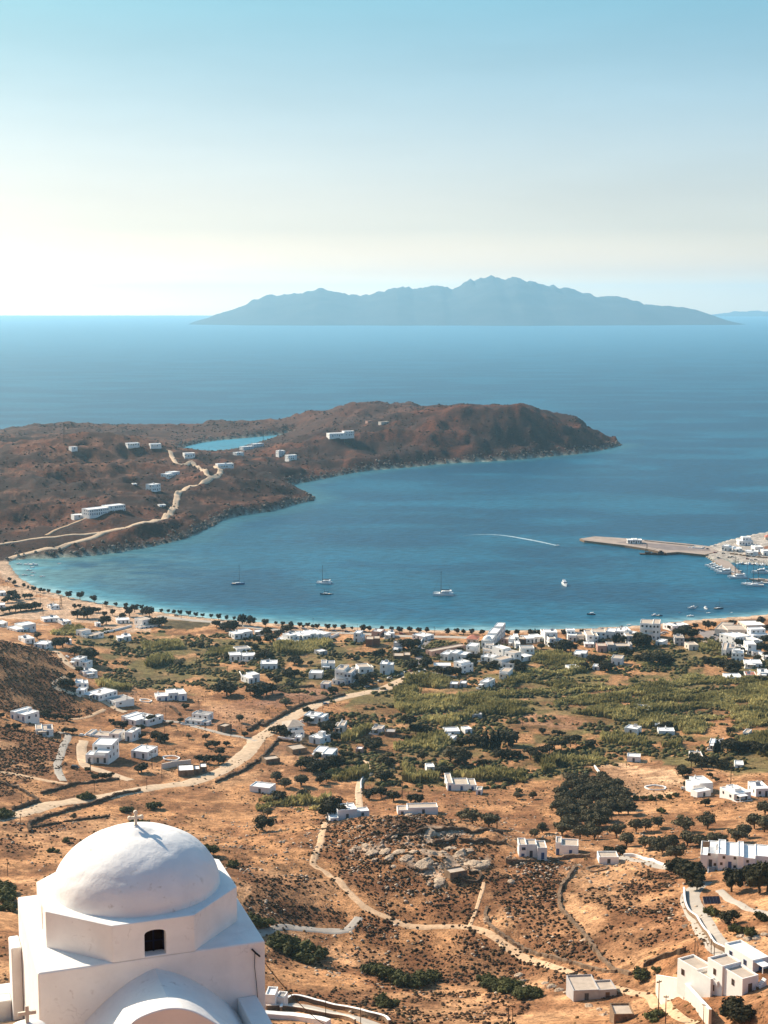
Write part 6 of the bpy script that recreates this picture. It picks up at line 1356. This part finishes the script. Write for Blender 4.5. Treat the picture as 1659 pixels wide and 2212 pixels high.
# ---- loose pale stones of the slopes
rubm = (np.exp(-(((XX-14)/80.)**2+((YY-450)/60.)**2))*.8+.12*SCRUB+rk*2+.35*reg('Y',(1100,640),(1200,700),(1330,1000),(1400,1100),(1250,1080),(1120,900))+.4*reg('R',(500,150),(1500,300),(1600,500),(900,420)))*sstep(.45,.62,fbm(XX/8.+12, YY/8., 3))
gg_r = np.random.default_rng(52)
X, Y = sample(rubm, 5200, 51); n = len(X); r = (.10+.55*gg_r.random(n)**3); c0 = np.array([.46,.36,.265])*gg_r.uniform(.6, 1.15, (n, 1))
blobs('loose_stones', X, Y, r, gg_r.uniform(.35, .8, n), c0, M_SCRUB, 'loose pale stones strewn over the knoll and slopes', 'stones', 53)
# ---- rocks
M_ROCK = mat('pale_rock', (.50,.375,.265,1), .95, .1, noise=.5, nscale=1.6, bump=.7, bscale=2.5)
RPROTO = []
for i in range(4):
    v, f_ = ico(3); gg = np.random.default_rng(60+i); dirs = gg.normal(size=(9, 3)); dirs /= np.linalg.norm(dirs, axis=1)[:, None]; cut = gg.uniform(.55, .95, 9)
    p = v.copy()
    for d_, c_ in zip(dirs, cut): s_ = p@d_; p = p-np.where(s_ > c_, s_-c_, 0)[:, None]*d_
    p *= (1+.5*(fbm(p[:, 0]*2+9+i, p[:, 1]*2+p[:, 2]*2+5, 3)-.5))[:, None]; RPROTO.append(meshdata('rock', p, [tuple(q) for q in f_.tolist()], M_ROCK))
ROCKS = []
def rock(z, x, y, w_, fl=.5):
    p = at(x, y, z); s_ = w_/(ZONES[z][2]/K_)/ppm(p)/2; o = bpy.data.objects.new('rock', g.choice(RPROTO)); COL.objects.link(o)
    s_ *= 1.15; fl *= .7; o.location = (p.x, p.y, p.z-s_*fl*.22); o.scale = (s_, s_*g.uniform(.7, 1.1), s_*fl*g.uniform(.8, 1.3)); o.rotation_euler = (g.uniform(-.25, .25), g.uniform(-.25, .25), g.uniform(0, 6.28)); px, py = zt(z, x, y); ROCKS.append((o, px, py, s_))
for x, y, w_ in ((700,492,70),(745,478,60),(780,520,70),(850,510,80),(880,545,70),(930,520,90),(980,545,80),(1010,520,70),(1050,585,120),(1090,560,90),(1080,430,70),(1105,405,90),(1150,420,60),(1180,520,80),(1220,500,90),(1280,520,90),(1330,500,70),(1360,590,110),(1400,600,90),(1430,580,60),(1160,680,70),(1150,710,50),(940,412,60),(900,425,50),(990,305,50),(600,450,40),(590,470,40),(670,505,50),(1250,540,60),(1120,520,60),(1380,620,70),(1100,600,60),(800,560,50),(900,600,40)): rock('X', x, y, w_, .55)
for x, y, w_ in ((235,1225,60),(255,1260,80),(250,1290,60),(380,1270,50),(420,1290,70),(460,1310,60),(510,1325,50),(640,1400,60),(690,1420,60),(720,1450,60),(600,1020,40),(640,1030,35),(1510,1000,60),(1545,1020,60),(1600,1010,60),(1640,990,50),(1180,880,40),(1190,940,45),(50,920,40),(45,900,40),(185,690,50),(580,590,40),(1500,1050,50),(1560,1060,60)): rock('Y', x, y, w_, .7)
for x, y, w_ in ((300,350,40),(330,360,45),(350,365,35),(60,805,40),(80,810,30),(185,240,35),(190,215,25)): rock('Q', x, y, w_, .6)
for x, y, w_ in ((920,285,60),(875,320,40),(940,310,40),(1350,400,50),(1400,430,40),(1060,170,40),(850,175,30)): rock('R', x, y, w_, .6)
for x, y, w_ in ((910,355,30),(930,375,35),(950,395,35),(970,410,40),(990,425,40),(1000,445,40),(1020,440,40),(940,370,30)): rock('G', x, y, w_, .7)
# ------------------------------------------------------------------ pier and harbour
def deck(name, pts, z0, z1, m, label, cat, extra=None):
    P = [onz(x, y, z1)[:2] for x, y in pts]; e = empty(name, (P[0][0], P[0][1], 0)); c = np.array(P[0])
    Q = [tuple(np.array(p)-c) for p in P]
    MB().prism(Q, z0, z1).build('quay', M_STONEW, e); ctr = np.mean(Q, 0)
    MB().prism([tuple(ctr+(np.array(q)-ctr)*.985) for q in Q], z1+.004, z1+.12).build('deck', m, e)
    return setp(e, label, cat)
M_PIER = mat('pier_concrete', (.36,.285,.235,1), .9, .15, noise=.22, nscale=.12)
M_PIERD = mat('pier_asphalt', (.23,.185,.17,1), .9, .15, noise=.2, nscale=.12)
pier = deck('pier', [(1252,1163.5),(1284,1158.5),(1340,1162),(1420,1168.5),(1480,1174),(1532,1180),(1552,1192),(1524,1198.5),(1465,1192.5),(1440,1194.5),(1400,1186),(1350,1178),(1262,1167.5)], -3, 1.7, M_PIER, 'long concrete pier reaching into the bay from the harbour', 'pier')
c = onz(1252, 1163.5, 1.7)[:2]
MB().prism([tuple(onz(x, y, 1.9)[:2]-c) for x, y in ((1330,1171),(1352,1169),(1440,1176),(1530,1186),(1536,1190),(1440,1188),(1400,1181))], 1.825, 1.835).build('roadway', M_PIERD, pier)
MB().prism([tuple(onz(x, y, 2)[:2]-c) for x, y in ((1392,1168),(1420,1170),(1480,1176),(1500,1179),(1480,1177.5),(1420,1171.5))], 1.825, 2.6).build('breakwater_wall', M_PIER, pier)
deck('jetty', [(1541,1211),(1556,1207),(1575,1213),(1592,1229),(1604,1240),(1588,1243),(1570,1230)], -3, 1.4, M_PIER, 'short stone jetty with yachts moored on both sides', 'jetty')
deck('pontoon', [(1618,1250.5),(1640,1249),(1700,1256),(1700,1258.5),(1650,1254)], -.5, .8, M_PIER, 'narrow mooring pontoon at the right edge of the harbour', 'pontoon')

# ------------------------------------------------------------------ boats
M_HULLW = mat('white_hull', (.78,.77,.75,1), .35, .5); M_HULLD = mat('dark_hull', (.035,.045,.065,1), .35, .5); M_HULLB = mat('blue_hull', (.06,.13,.24,1), .4, .5)
M_RUST = mat('rusty_steel', (.075,.05,.04,1), .8, .2, noise=.4, nscale=.6); M_SAILC = mat('sail_cover', (.03,.035,.05,1), .8, .1); M_MAST = mat('mast_metal', (.06,.055,.055,1), .5, .4); M_TEAK = mat('deck_boards', (.55,.47,.38,1), .7, .2); M_BWIN = mat('boat_glass', (.02,.025,.035,1), .15, .5)
def hull(L, B, Hh, yc=0.0, tran=.8):
    mb = MB(); n = 12; V = []
    for i in range(n+1):
        t_ = i/n; x = -L/2+L*t_; b_ = B/2*(tran+(1-tran)*min(1, t_*3))*(1-max(0, (t_-.45)/.55)**2.2); sh = Hh*(1+.35*t_*t_); b_ = max(b_, .02)
        V += [(x, yc-b_, sh), (x-.0, yc-b_*.8, -.35), (x, yc+b_*.8, -.35), (x, yc+b_, sh)]
    Fx = [(i*4+j, i*4+j+1, (i+1)*4+j+1, (i+1)*4+j) for i in range(n) for j in range(3)] + [(i*4+3, i*4, (i+1)*4, (i+1)*4+3) for i in range(n)] + [(3,2,1,0), (n*4, n*4+1, n*4+2, n*4+3)]
    return mb.add(V, Fx)
def cab(mb, x0, x1, hb, z0, z1, rk=.5):
    return mb.hexa([(x0,-hb,z0),(x1,-hb,z0),(x1,hb,z0),(x0,hb,z0),(x0+rk*.3,-hb*.85,z1),(x1-rk,-hb*.85,z1),(x1-rk,hb*.85,z1),(x0+rk*.3,hb*.85,z1)])
def boat(kind, z, x, y, L, head, label, dark=False, group=None, mast=None):
    L *= {'T':.86,'U':.62,'V':.6,'E':.5}.get(z, .46 if y > 900 else .70); mast = mast*.86 if mast else None
    px, py = zt(z, x, y); p = onz(px, py, 0); e = empty({'sail':'sailing_boat','cat':'catamaran','motor':'motor_yacht','open':'open_boat','dinghy':'dinghy'}[kind], (p[0], p[1], 0), math.radians(head))
    setp(e, label, 'boat', group); hm_ = M_HULLD if dark is True else (M_HULLB if dark == 'b' else M_HULLW); B = L*(.30 if kind != 'dinghy' else .42)
    if kind == 'cat':
        B = L*.52; hull(L, L*.15, L*.085, -B*.36).build('hull', hm_, e); hull(L, L*.15, L*.085, B*.36).build('hull', hm_, e)
        MB().box(-L*.46, L*.2, -B*.36, B*.36, L*.05, L*.105).build('bridge_deck', hm_, e)
        k = cab(MB(), -L*.38, L*.16, B*.36, L*.106, L*.2, L*.12).build('cabin', M_HULLW, e)
        cab(MB(), -L*.30, L*.155, B*.37, L*.125, L*.165, L*.07).build('window_band', M_BWIN, k)
        MB().box(-L*.42, -L*.08, -B*.33, B*.33, L*.215, L*.225).build('bimini', M_HULLW, e)
    else:
        Hh = L*(.085 if kind == 'sail' else .12 if kind == 'motor' else .11); hull(L, B, Hh).build('hull', hm_, e)
        MB().box(-L*.44, L*.2, -B*.36, B*.36, Hh*1.02, Hh*1.06).build('deck', M_TEAK, e)
        if kind == 'sail': k = cab(MB(), -L*.18, L*.22, B*.27, Hh*1.05, Hh*1.05+L*.045, L*.06).build('cabin', M_HULLW, e); cab(MB(), -L*.14, L*.17, B*.275, Hh*1.2, Hh*1.4, L*.04).build('window_band', M_BWIN, k)
        elif kind == 'motor':
            k = cab(MB(), -L*.34, L*.24, B*.38, Hh*1.05, Hh*1.05+L*.11, L*.14).build('cabin', M_HULLW, e); cab(MB(), -L*.28, L*.225, B*.39, Hh*1.05+L*.045, Hh*1.05+L*.085, L*.09).build('window_band', M_BWIN, k)
            f_ = MB().box(-L*.32, L*.02, -B*.3, B*.3, Hh*1.05+L*.111, Hh*1.05+L*.15).build('flybridge', M_HULLW, e)
            MB().box(-L*.26, -L*.23, -B*.32, B*.32, Hh*1.05+L*.15, Hh*1.05+L*.21).build('radar_arch', M_HULLW, e)
        elif kind == 'open': cab(MB(), -L*.1, L*.12, B*.22, Hh, Hh+L*.13, L*.06).build('console', M_HULLW, e)
        else: MB().box(-L*.46, -L*.38, -B*.12, B*.12, Hh*.9, Hh*1.9).build('outboard_motor', M_HULLD, e)
    if kind in ('sail', 'cat'):
        mh = mast or L*(1.45 if kind == 'sail' else 1.2); x0 = L*.1; MB().tube([(x0,0,L*.08),(x0,0,mh)], [L*.014, L*.010], 6).build('mast', M_MAST, e)
        MB().tube([(x0,0,L*.25),(x0-L*.42,0,L*.25)], L*.022, 6).build('boom', M_SAILC, e)
        MB().tube([(L*.48,0,L*.1),(x0,0,mh*.97)], L*.004, 3).tube([(-L*.47,0,L*.1),(x0,0,mh*.99)], L*.0035, 3).build('rigging', M_MAST, e)
    return e
boat('sail','T',514,1262,11.5,8,'dark hulled sailing yacht anchored farthest left in the bay','b')
boat('cat','T',700,1260,13,172,'white catamaran anchored just behind the small dark boat')
boat('sail','T',703,1284,9,175,'small dark hulled boat between the catamaran and the beach',True,mast=5)
boat('dinghy','T',717,1283.5,3.2,0,'tender tied behind the small dark boat',True)
boat('cat','T',957,1285,16.5,178,'large white catamaran with a dark sail cover in mid bay')
boat('motor','T',1220,1264,13,-84,'white motor yacht with its bow to the beach in mid bay')
boat('open','V',1212,742,6.5,-35,'speedboat pulling a long curved wake')
boat('motor','G',738,1000,12,185,'white cabin cruiser with a dinghy off the beach'); boat('dinghy','G',800,982,4.5,0,'inflatable tender beside the cabin cruiser',True)
boat('motor','G',908,1005,11,-82,'white cabin boat seen bow on off the right beach')
boat('sail','G',1062,1005,14,5,'dark hulled boat with brown upperworks off the right beach',True,mast=8)
boat('motor','G',277,1088,8.5,200,'left of the two small cruisers behind the apartment block'); boat('open','G',345,1092,9.5,5,'right of the two small cruisers behind the apartment block',True)
boat('dinghy','G',594,1052,4.5,0,'lone blue dinghy left of the cabin cruiser','b'); boat('dinghy','G',940,1056,5.5,5,'white dinghy below the bow on cabin boat'); boat('open','G',722,1096,10,3,'long open white boat nearest the beach trees')
boat('dinghy','G',1103,1148,5.5,10,'dark dinghy close to the sand',True); boat('open','G',1310,1142,7,-60,'white skiff drawn up at the sand near the cream building'); boat('dinghy','G',1218,1052,4.2,40,'tiny white dinghy alone at the right'); boat('dinghy','G',1478,1116,6,0,'blue grey dinghy in the shallows at the right','b'); boat('open','G',1528,1128,6,-40,'white boat beside the big beach tree')
boat('motor','E',958,128,11,178,'dark hulled motor boat alone before the beach houses',True); boat('dinghy','E',1440,258,6,20,'small white boat near the apartment block')
for i, (x, y, L, lb) in enumerate(((110,1228,6,'small white boat at the far left landing'),(0,0,0,''),)):
    if L: boat('open','T',x*0+72,1221,9,0,'long white boat moored in the left corner of the bay')
for (x, y, L, lb) in ((178,165,11,'largest white boat in the left corner of the bay'),(203,181,6,'white dinghy right of the largest corner boat'),(182,200,7,'white dinghy in the middle of the corner boats'),(211,215,7,'white open boat right of the corner boats'),(155,230,7,'white dinghy nearest the left beach'),(203,234,6,'white dinghy beside the one nearest the left beach'),(268,240,7,'dinghy apart on the right of the corner boats'),(375,157,5,'single boat off the headland shore'),(122,160,8,'boat tied at the left landing')):
    boat('open' if L > 6.5 else 'dinghy', 'U', x*1.327/1.659, 796.2+ (y)*1.327/1.659, L, R.uniform(-15, 15), lb)
for (x, y, L, h_, k, lb) in ((975,495,15,172,'motor','first motor yacht along the outer side of the jetty'),(1010,512,13,174,'motor','second motor yacht along the jetty'),(1050,535,16,174,'motor','third motor yacht along the jetty'),(1085,555,14,176,'motor','fourth motor yacht along the jetty'),(1140,580,19,178,'motor','biggest white motor yacht near the jetty tip'),(1285,628,19,182,'cat','wide white catamaran at the jetty tip'),(1310,585,12,182,'sail','sailing yacht behind the jetty tip catamaran'),(1270,555,12,180,'sail','sailing yacht inside the jetty'),(1420,712,15,176,'sail','leftmost sailing yacht at the pontoon'),(1500,728,18,178,'sail','front sailing yacht at the pontoon'),(1560,700,17,178,'sail','rear sailing yacht at the pontoon'),(1560,575,18,176,'motor','white motor yacht moored off the inner quay'),(1620,560,14,176,'sail','sailing yacht at the right edge of the harbour')):
    boat(k,'G',x,y,L,h_,lb)
for i in range(13):
    x = 1290+i*28; boat('open' if i % 3 else 'dinghy','G',x,462+i*1.3,6+2*(i % 3),-75+R.uniform(-8,8),f'small fishing boat moored along the inner quay','b' if i % 4 == 1 else (True if i % 5 == 2 else False),'small boats along the inner harbour quay')
def wake():
    Q = resample(np.array([onz(*zt('V', x, y))[:2] for x, y in ((1209,742),(1180,735),(1140,726),(1100,718),(1050,709),(1000,700),(950,694),(900,691),(850,691),(800,696),(760,704))]), 4.0); n = len(Q); t_ = np.linspace(0, 1, n); T_ = np.gradient(Q, axis=0); T_ /= np.linalg.norm(T_, axis=1)[:, None]; N2 = np.stack([-T_[:, 1], T_[:, 0]], 1)
    w_ = (.8+1.9*np.sqrt(t_))*(1-sstep(.3, .95, t_)*.97)*(1+.5*(fbm(t_*60, t_*0+3, 2)-.5)); rows = [np.c_[Q+N2*(w_*s_)[:, None], np.full(n, z_)] for s_, z_ in ((-1, .01), (0, .12), (1, .01))]
    setp(new_mesh('wake', np.stack(rows, 1).reshape(-1, 3), grid_faces(n, 3), M_FOAM, smooth=True), 'white foam wake curving behind the speedboat', 'wake', kind='stuff')
M_FOAM = mat('foam', (.36,.46,.50,1), .8, .2, noise=.4, nscale=.4); wake()
# floating crane at the pier
def barge():
    p = onz(*zt('G', 290, 350)); e = empty('crane_barge', (p[0], p[1], 0), -.12); e.scale = (.40, .40, .40)
    mb = MB().hexa([(-28,-5,-.8),(22,-5,-.8),(22,5,-.8),(-28,5,-.8),(-31,-6,2.0),(24,-6,2.0),(24,6,2.0),(-31,6,2.0)]); mb.build('hull', M_RUST, e)
    MB().box(6,18,-3.5,3.5,2.01,6).box(9,15,-2.5,2.5,6.01,8.5).build('wheelhouse', M_RUST, e); MB().box(-20,-8,-3,3,2.01,5).box(-6,4,-3.5,2.5,2.01,4).build('machinery', M_RUST, e)
    cr = MB()
    for sx in (-1, 1):
        for sy in (-1, 1): cr.tube([(-16+sx*3, sy*2.2, 2), (-16+sx*.4, sy*.4, 22)], .28, 5)
    for k in range(1, 7):
        z_ = 2+k*3; q = 3*(1-(z_-2)/21); cr.tube([(-16-q,-q*.7,z_),(-16+q,q*.7,z_)], .14, 4).tube([(-16+q,-q*.7,z_),(-16-q,q*.7,z_+1)], .14, 4)
    cr.tube([(-12,0,5),(6,0,13)], [.4,.2], 5); cr.build('crane_tower', M_RUST, e)
    setp(e, 'rusty floating crane barge moored at the pier', 'barge')
barge()

# ------------------------------------------------------------------ cars
def carmesh(col, van=False):
    m = mat('car_paint_'+col[0], col[1], .35, .5); mb = MB(); L, W_, z1, z2 = (4.2, .86, .95, 1.48) if not van else (5.2, .95, 1.2, 2.1)
    prof = [(-L/2,.35),(-L/2,.8),(-L/2+.1,z1-.03),(L/2-.9,z1),(L/2-.05,.78),(L/2,.4)]; n = len(prof)
    mb.add([(x,-W_,z) for x, z in prof]+[(x,W_,z) for x, z in prof], [tuple(range(n)), tuple(range(2*n-1, n-1, -1))]+[(i, n+i, n+(i+1) % n, (i+1) % n) for i in range(n)])
    x0, x1 = (-L/2+.15, L/2-1.0) if not van else (-L/2+.05, L/2-.9)
    body = meshdata('body', mb.v, mb.f, m)
    mb = MB().hexa([(x0,-W_*.93,z1-.04),(x1,-W_*.93,z1-.0),(x1,W_*.93,z1-.0),(x0,W_*.93,z1-.04),(x0+.45,-W_*.78,z2-.06),(x1-.75,-W_*.78,z2-.06),(x1-.75,W_*.78,z2-.06),(x0+.45,W_*.78,z2-.06)]); win = meshdata('window', mb.v, mb.f, M_BWIN)
    mb = MB().hexa([(x0+.4,-W_*.79,z2-.058),(x1-.7,-W_*.79,z2-.058),(x1-.7,W_*.79,z2-.058),(x0+.4,W_*.79,z2-.058),(x0+.5,-W_*.72,z2),(x1-.85,-W_*.72,z2),(x1-.85,W_*.72,z2),(x0+.5,W_*.72,z2)]); roof = meshdata('roof', mb.v, mb.f, m)
    return body, win, roof, L, W_
mb = MB().tube([(0,-.1,0),(0,.1,0)], .32, 12); WHEEL = meshdata('wheel', mb.v, mb.f, mat('tyre', (.02,.02,.02,1), .9, .1))
CM = {c[0]: carmesh(c) for c in (('dark',(.025,.025,.03,1)),('silver',(.42,.42,.43,1)),('white',(.75,.74,.72,1)),('red',(.28,.03,.02,1)),('blue',(.04,.09,.17,1)))}; CM['van'] = carmesh(('dark',(.03,.028,.03,1)), True)
CARS = []
for z, rows in dict(C=[(415,305,0,'red'),(520,314,0,'silver'),(660,327,0,'dark'),(740,332,0,'blue'),(900,342,0,'blue'),(1060,352,0,'dark'),(1290,357,5,'dark'),(1412,1015,30,'dark'),(1318,1048,30,'silver'),(1480,978,30,'dark'),(1600,940,30,'silver')],
  D=[(62,912,30,'dark'),(105,892,30,'silver'),(150,868,30,'dark'),(210,852,20,'red'),(315,866,80,'white'),(385,842,95,'white'),(380,887,0,'silver'),(90,377,0,'red'),(270,377,0,'dark'),(340,382,0,'dark'),(420,387,0,'silver'),(862,1022,10,'white')],
  B=[(570,480,0,'dark'),(1370,607,0,'dark')],F=[(1000,560,-25,'dark'),(1030,567,-25,'silver'),(1062,580,-25,'dark'),(1090,594,-25,'dark'),(1105,618,-25,'blue'),(1085,642,-25,'dark'),(1110,652,-25,'dark'),(1150,668,-20,'dark'),(1180,684,-20,'silver'),(955,603,-25,'dark'),(1000,642,-25,'dark'),(965,585,-25,'silver'),(800,497,0,'dark'),(835,507,0,'dark'),(340,533,0,'silver'),(372,530,0,'silver'),(322,547,0,'white')],
  J=[(950,1148,-12,'van'),(1040,737,0,'white')],K=[(315,563,0,'dark'),(398,558,0,'dark'),(1285,674,0,'dark')],L=[(795,205,10,'blue')],N=[(605,1345,-10,'white')],A=[(850,1003,-50,'white'),(90,48,10,'silver'),(205,103,0,'dark')],
  G=[(1020,333,0,'red'),(1120,343,0,'dark'),(1062,398,0,'dark'),(1190,390,0,'dark'),(1228,386,0,'dark'),(1410,408,0,'red'),(1460,424,0,'silver'),(1510,418,0,'dark'),(1560,383,0,'dark'),(1482,378,0,'silver'),(1412,373,0,'dark'),(670,281,0,'white'),(1015,248,0,'white'),(930,288,0,'dark'),(865,290,0,'silver')]).items():
    for x, y, h_, c in rows:
        p = at(x, y, z); body, win, roof, L, W_ = CM[c]; e = empty('parked_car', (p.x, p.y, p.z+.18), math.radians(h_)); e.scale = (.68, .68, .68)
        for nm, me in (('body', body), ('window', win), ('roof', roof)): o = bpy.data.objects.new(nm, me); COL.objects.link(o); o.parent = e
        for sx in (-1, 1):
            for sy in (-1, 1): o = bpy.data.objects.new('wheel', WHEEL); COL.objects.link(o); o.parent = e; o.location = (sx*L*.31, sy*(W_-.06), .32)
        px, py = zt(z, x, y); CARS.append((e, {'van':'large dark van','blue':'dark blue car'}.get(c, c+' car'), px, py))

# ------------------------------------------------------------------ poles and masts
M_POLE = mat('pole_wood', (.075,.045,.03,1), .9, .1)
mb = MB().tube([(0,0,-.06),(0,0,1)], [.019,.013], 6); POLE = meshdata('post', mb.v, mb.f, M_POLE); mb = MB().box(-.085,.085,-.012,.012,.925,.955).tube([(-.07,0,.955),(-.07,0,.985)], .008, 5).tube([(.07,0,.955),(.07,0,.985)], .008, 5); XARM = meshdata('crossarm', mb.v, mb.f, M_POLE)
POLES = []
for z, rows in dict(A=[(545,472,140),(510,312,112),(415,242,88),(270,192,90),(285,192,80),(40,112,90),(95,152,90),(680,322,78),(463,247,62),(1300,402,104),(1185,1017,205)],B=[(823,1102,162),(1215,1267,168),(310,1192,80),(200,962,132),(628,517,122),(1132,537,88)],C=[(460,1277,200),(510,1257,80),(635,252,48),(1195,332,76),(1010,382,72),(1065,1102,180),(1520,962,72)],D=[(505,382,104),(515,382,62),(395,472,112)],
  K=[(435,517,178),(855,417,128),(937,307,60),(757,577,186),(1255,742,202),(1388,672,82),(418,722,162),(262,1147,232),(385,1292,142)],L=[(25,782,140),(650,732,140),(1263,427,142),(757,327,165),(85,345,65)],Q=[(222,728,195),(82,1198,190),(230,452,92),(995,322,72),(1262,257,112),(1545,292,132),(1602,72,80),(955,102,80)],J=[(1605,357,162),(960,982,172),(1142,1192,202)],
  N=[(970,532,122),(1188,1272,232)],M=[(92,372,122),(1405,902,80)],O=[(100,1325,250),(1618,472,102),(915,352,162)],X=[(950,212,102),(1493,387,96),(512,1492,142),(712,1501,128),(1560,1500,112),(1583,1500,112)],Y=[(105,387,96),(168,1500,112),(193,1500,112),(1030,1432,192),(1070,1500,172),(1445,132,140),(1288,1500,62)],F=[(1063,542,112)],U=[(1055,357,22)]).items():
    for x, y, h in rows:
        p = at(x, y, z); H_ = max(4, min(10.5, h/(ZONES[z][2]/K_)/ppm(p))); e = empty('utility_pole', (p.x, p.y, p.z), g.uniform(-.6, .6)); e.scale = (min(H_, 7.5), min(H_, 7.5), H_)
        for nm, me in (('post', POLE), ('crossarm', XARM)): o = bpy.data.objects.new(nm, me); COL.objects.link(o); o.parent = e
        px, py = zt(z, x, y); POLES.append((e, 'wooden pole', px, py))
def lattice(z, x, y, h, label, wd=.7):
    p = at(x, y, z); H_ = h/(ZONES[z][2]/K_)/ppm(p); mb = MB()
    for sx in (-1, 1):
        for sy in (-1, 1): mb.tube([(sx*wd, sy*wd, -.5), (sx*wd*.45, sy*wd*.45, H_)], .09, 4)
    n = int(H_/1.6)
    for k in range(n):
        z0, z1 = k*H_/n, (k+1)*H_/n; a, b_ = wd*(1-.55*z0/H_), wd*(1-.55*z1/H_)
        for s1, s2, t1, t2 in ((-1,-1,1,-1),(1,-1,1,1),(1,1,-1,1),(-1,1,-1,-1)): mb.tube([(s1*a,s2*a,z0),(t1*b_,t2*b_,z1)], .05, 3)
    o = mb.build('lattice_mast', M_POLE); o.location = p; setp(o, label, 'mast')
lattice('A',770,377,150,'rusty lattice mast beside the dark doorway hut'); lattice('U',325,302,92,'thin radio mast on the far ridge of the headland',1.2); lattice('U',1330,300,60,'thin mast above the cove on the headland',.8)

# ------------------------------------------------------------------ labels that single out trees, cars, poles and rocks
ORD = ['', 'second', 'third', 'fourth', 'fifth', 'sixth', 'seventh', 'eighth', 'ninth', 'tenth', 'eleventh', 'twelfth'] + [f'{i}th' for i in range(13, 60)]
def label_all(items, cat, group):
    G_ = {}
    for e, word, px, py in items:
        rel, lb = nearest_lm(px, py); G_.setdefault((word, rel, lb), []).append((px, py, e))
    for (word, rel, lb), L_ in G_.items():
        L_.sort(key=lambda q: (q[0], q[1]))
        for i, (px, py, e) in enumerate(L_):
            pre = '' if len(L_) == 1 else ('leftmost ' if i == 0 else 'rightmost ' if i == len(L_)-1 else ORD[i]+' ')
            setp(e, f'{pre}{word} {rel} the {lb}', cat, group)
KW = {'tamarisk':'round tamarisk','tree':'dark tree','olive_tree':'olive tree','cypress':'slim cypress','pine_tree':'umbrella pine','palm':'palm','bush':'low bush'}
for k, grp in (('tamarisk','tamarisk trees along the beach'),('tree','dark broadleaved trees of the valley'),('olive_tree','olive trees on the slopes'),('cypress','cypress trees of the valley'),('pine_tree','flat topped pines of the valley'),('palm','palms among the houses'),('bush','low green bushes on the slopes')):
    label_all([(e, KW[k], px, py) for e, kd, px, py, h_, w_ in TREES if kd == k], 'bush' if k == 'bush' else 'tree', grp)
label_all(CARS, 'car', 'parked cars'); label_all(POLES, 'utility pole', 'wooden utility poles'); label_all([(o, 'pale rock', px, py) for o, px, py, s_ in ROCKS], 'rock', 'pale rocks of the slopes')
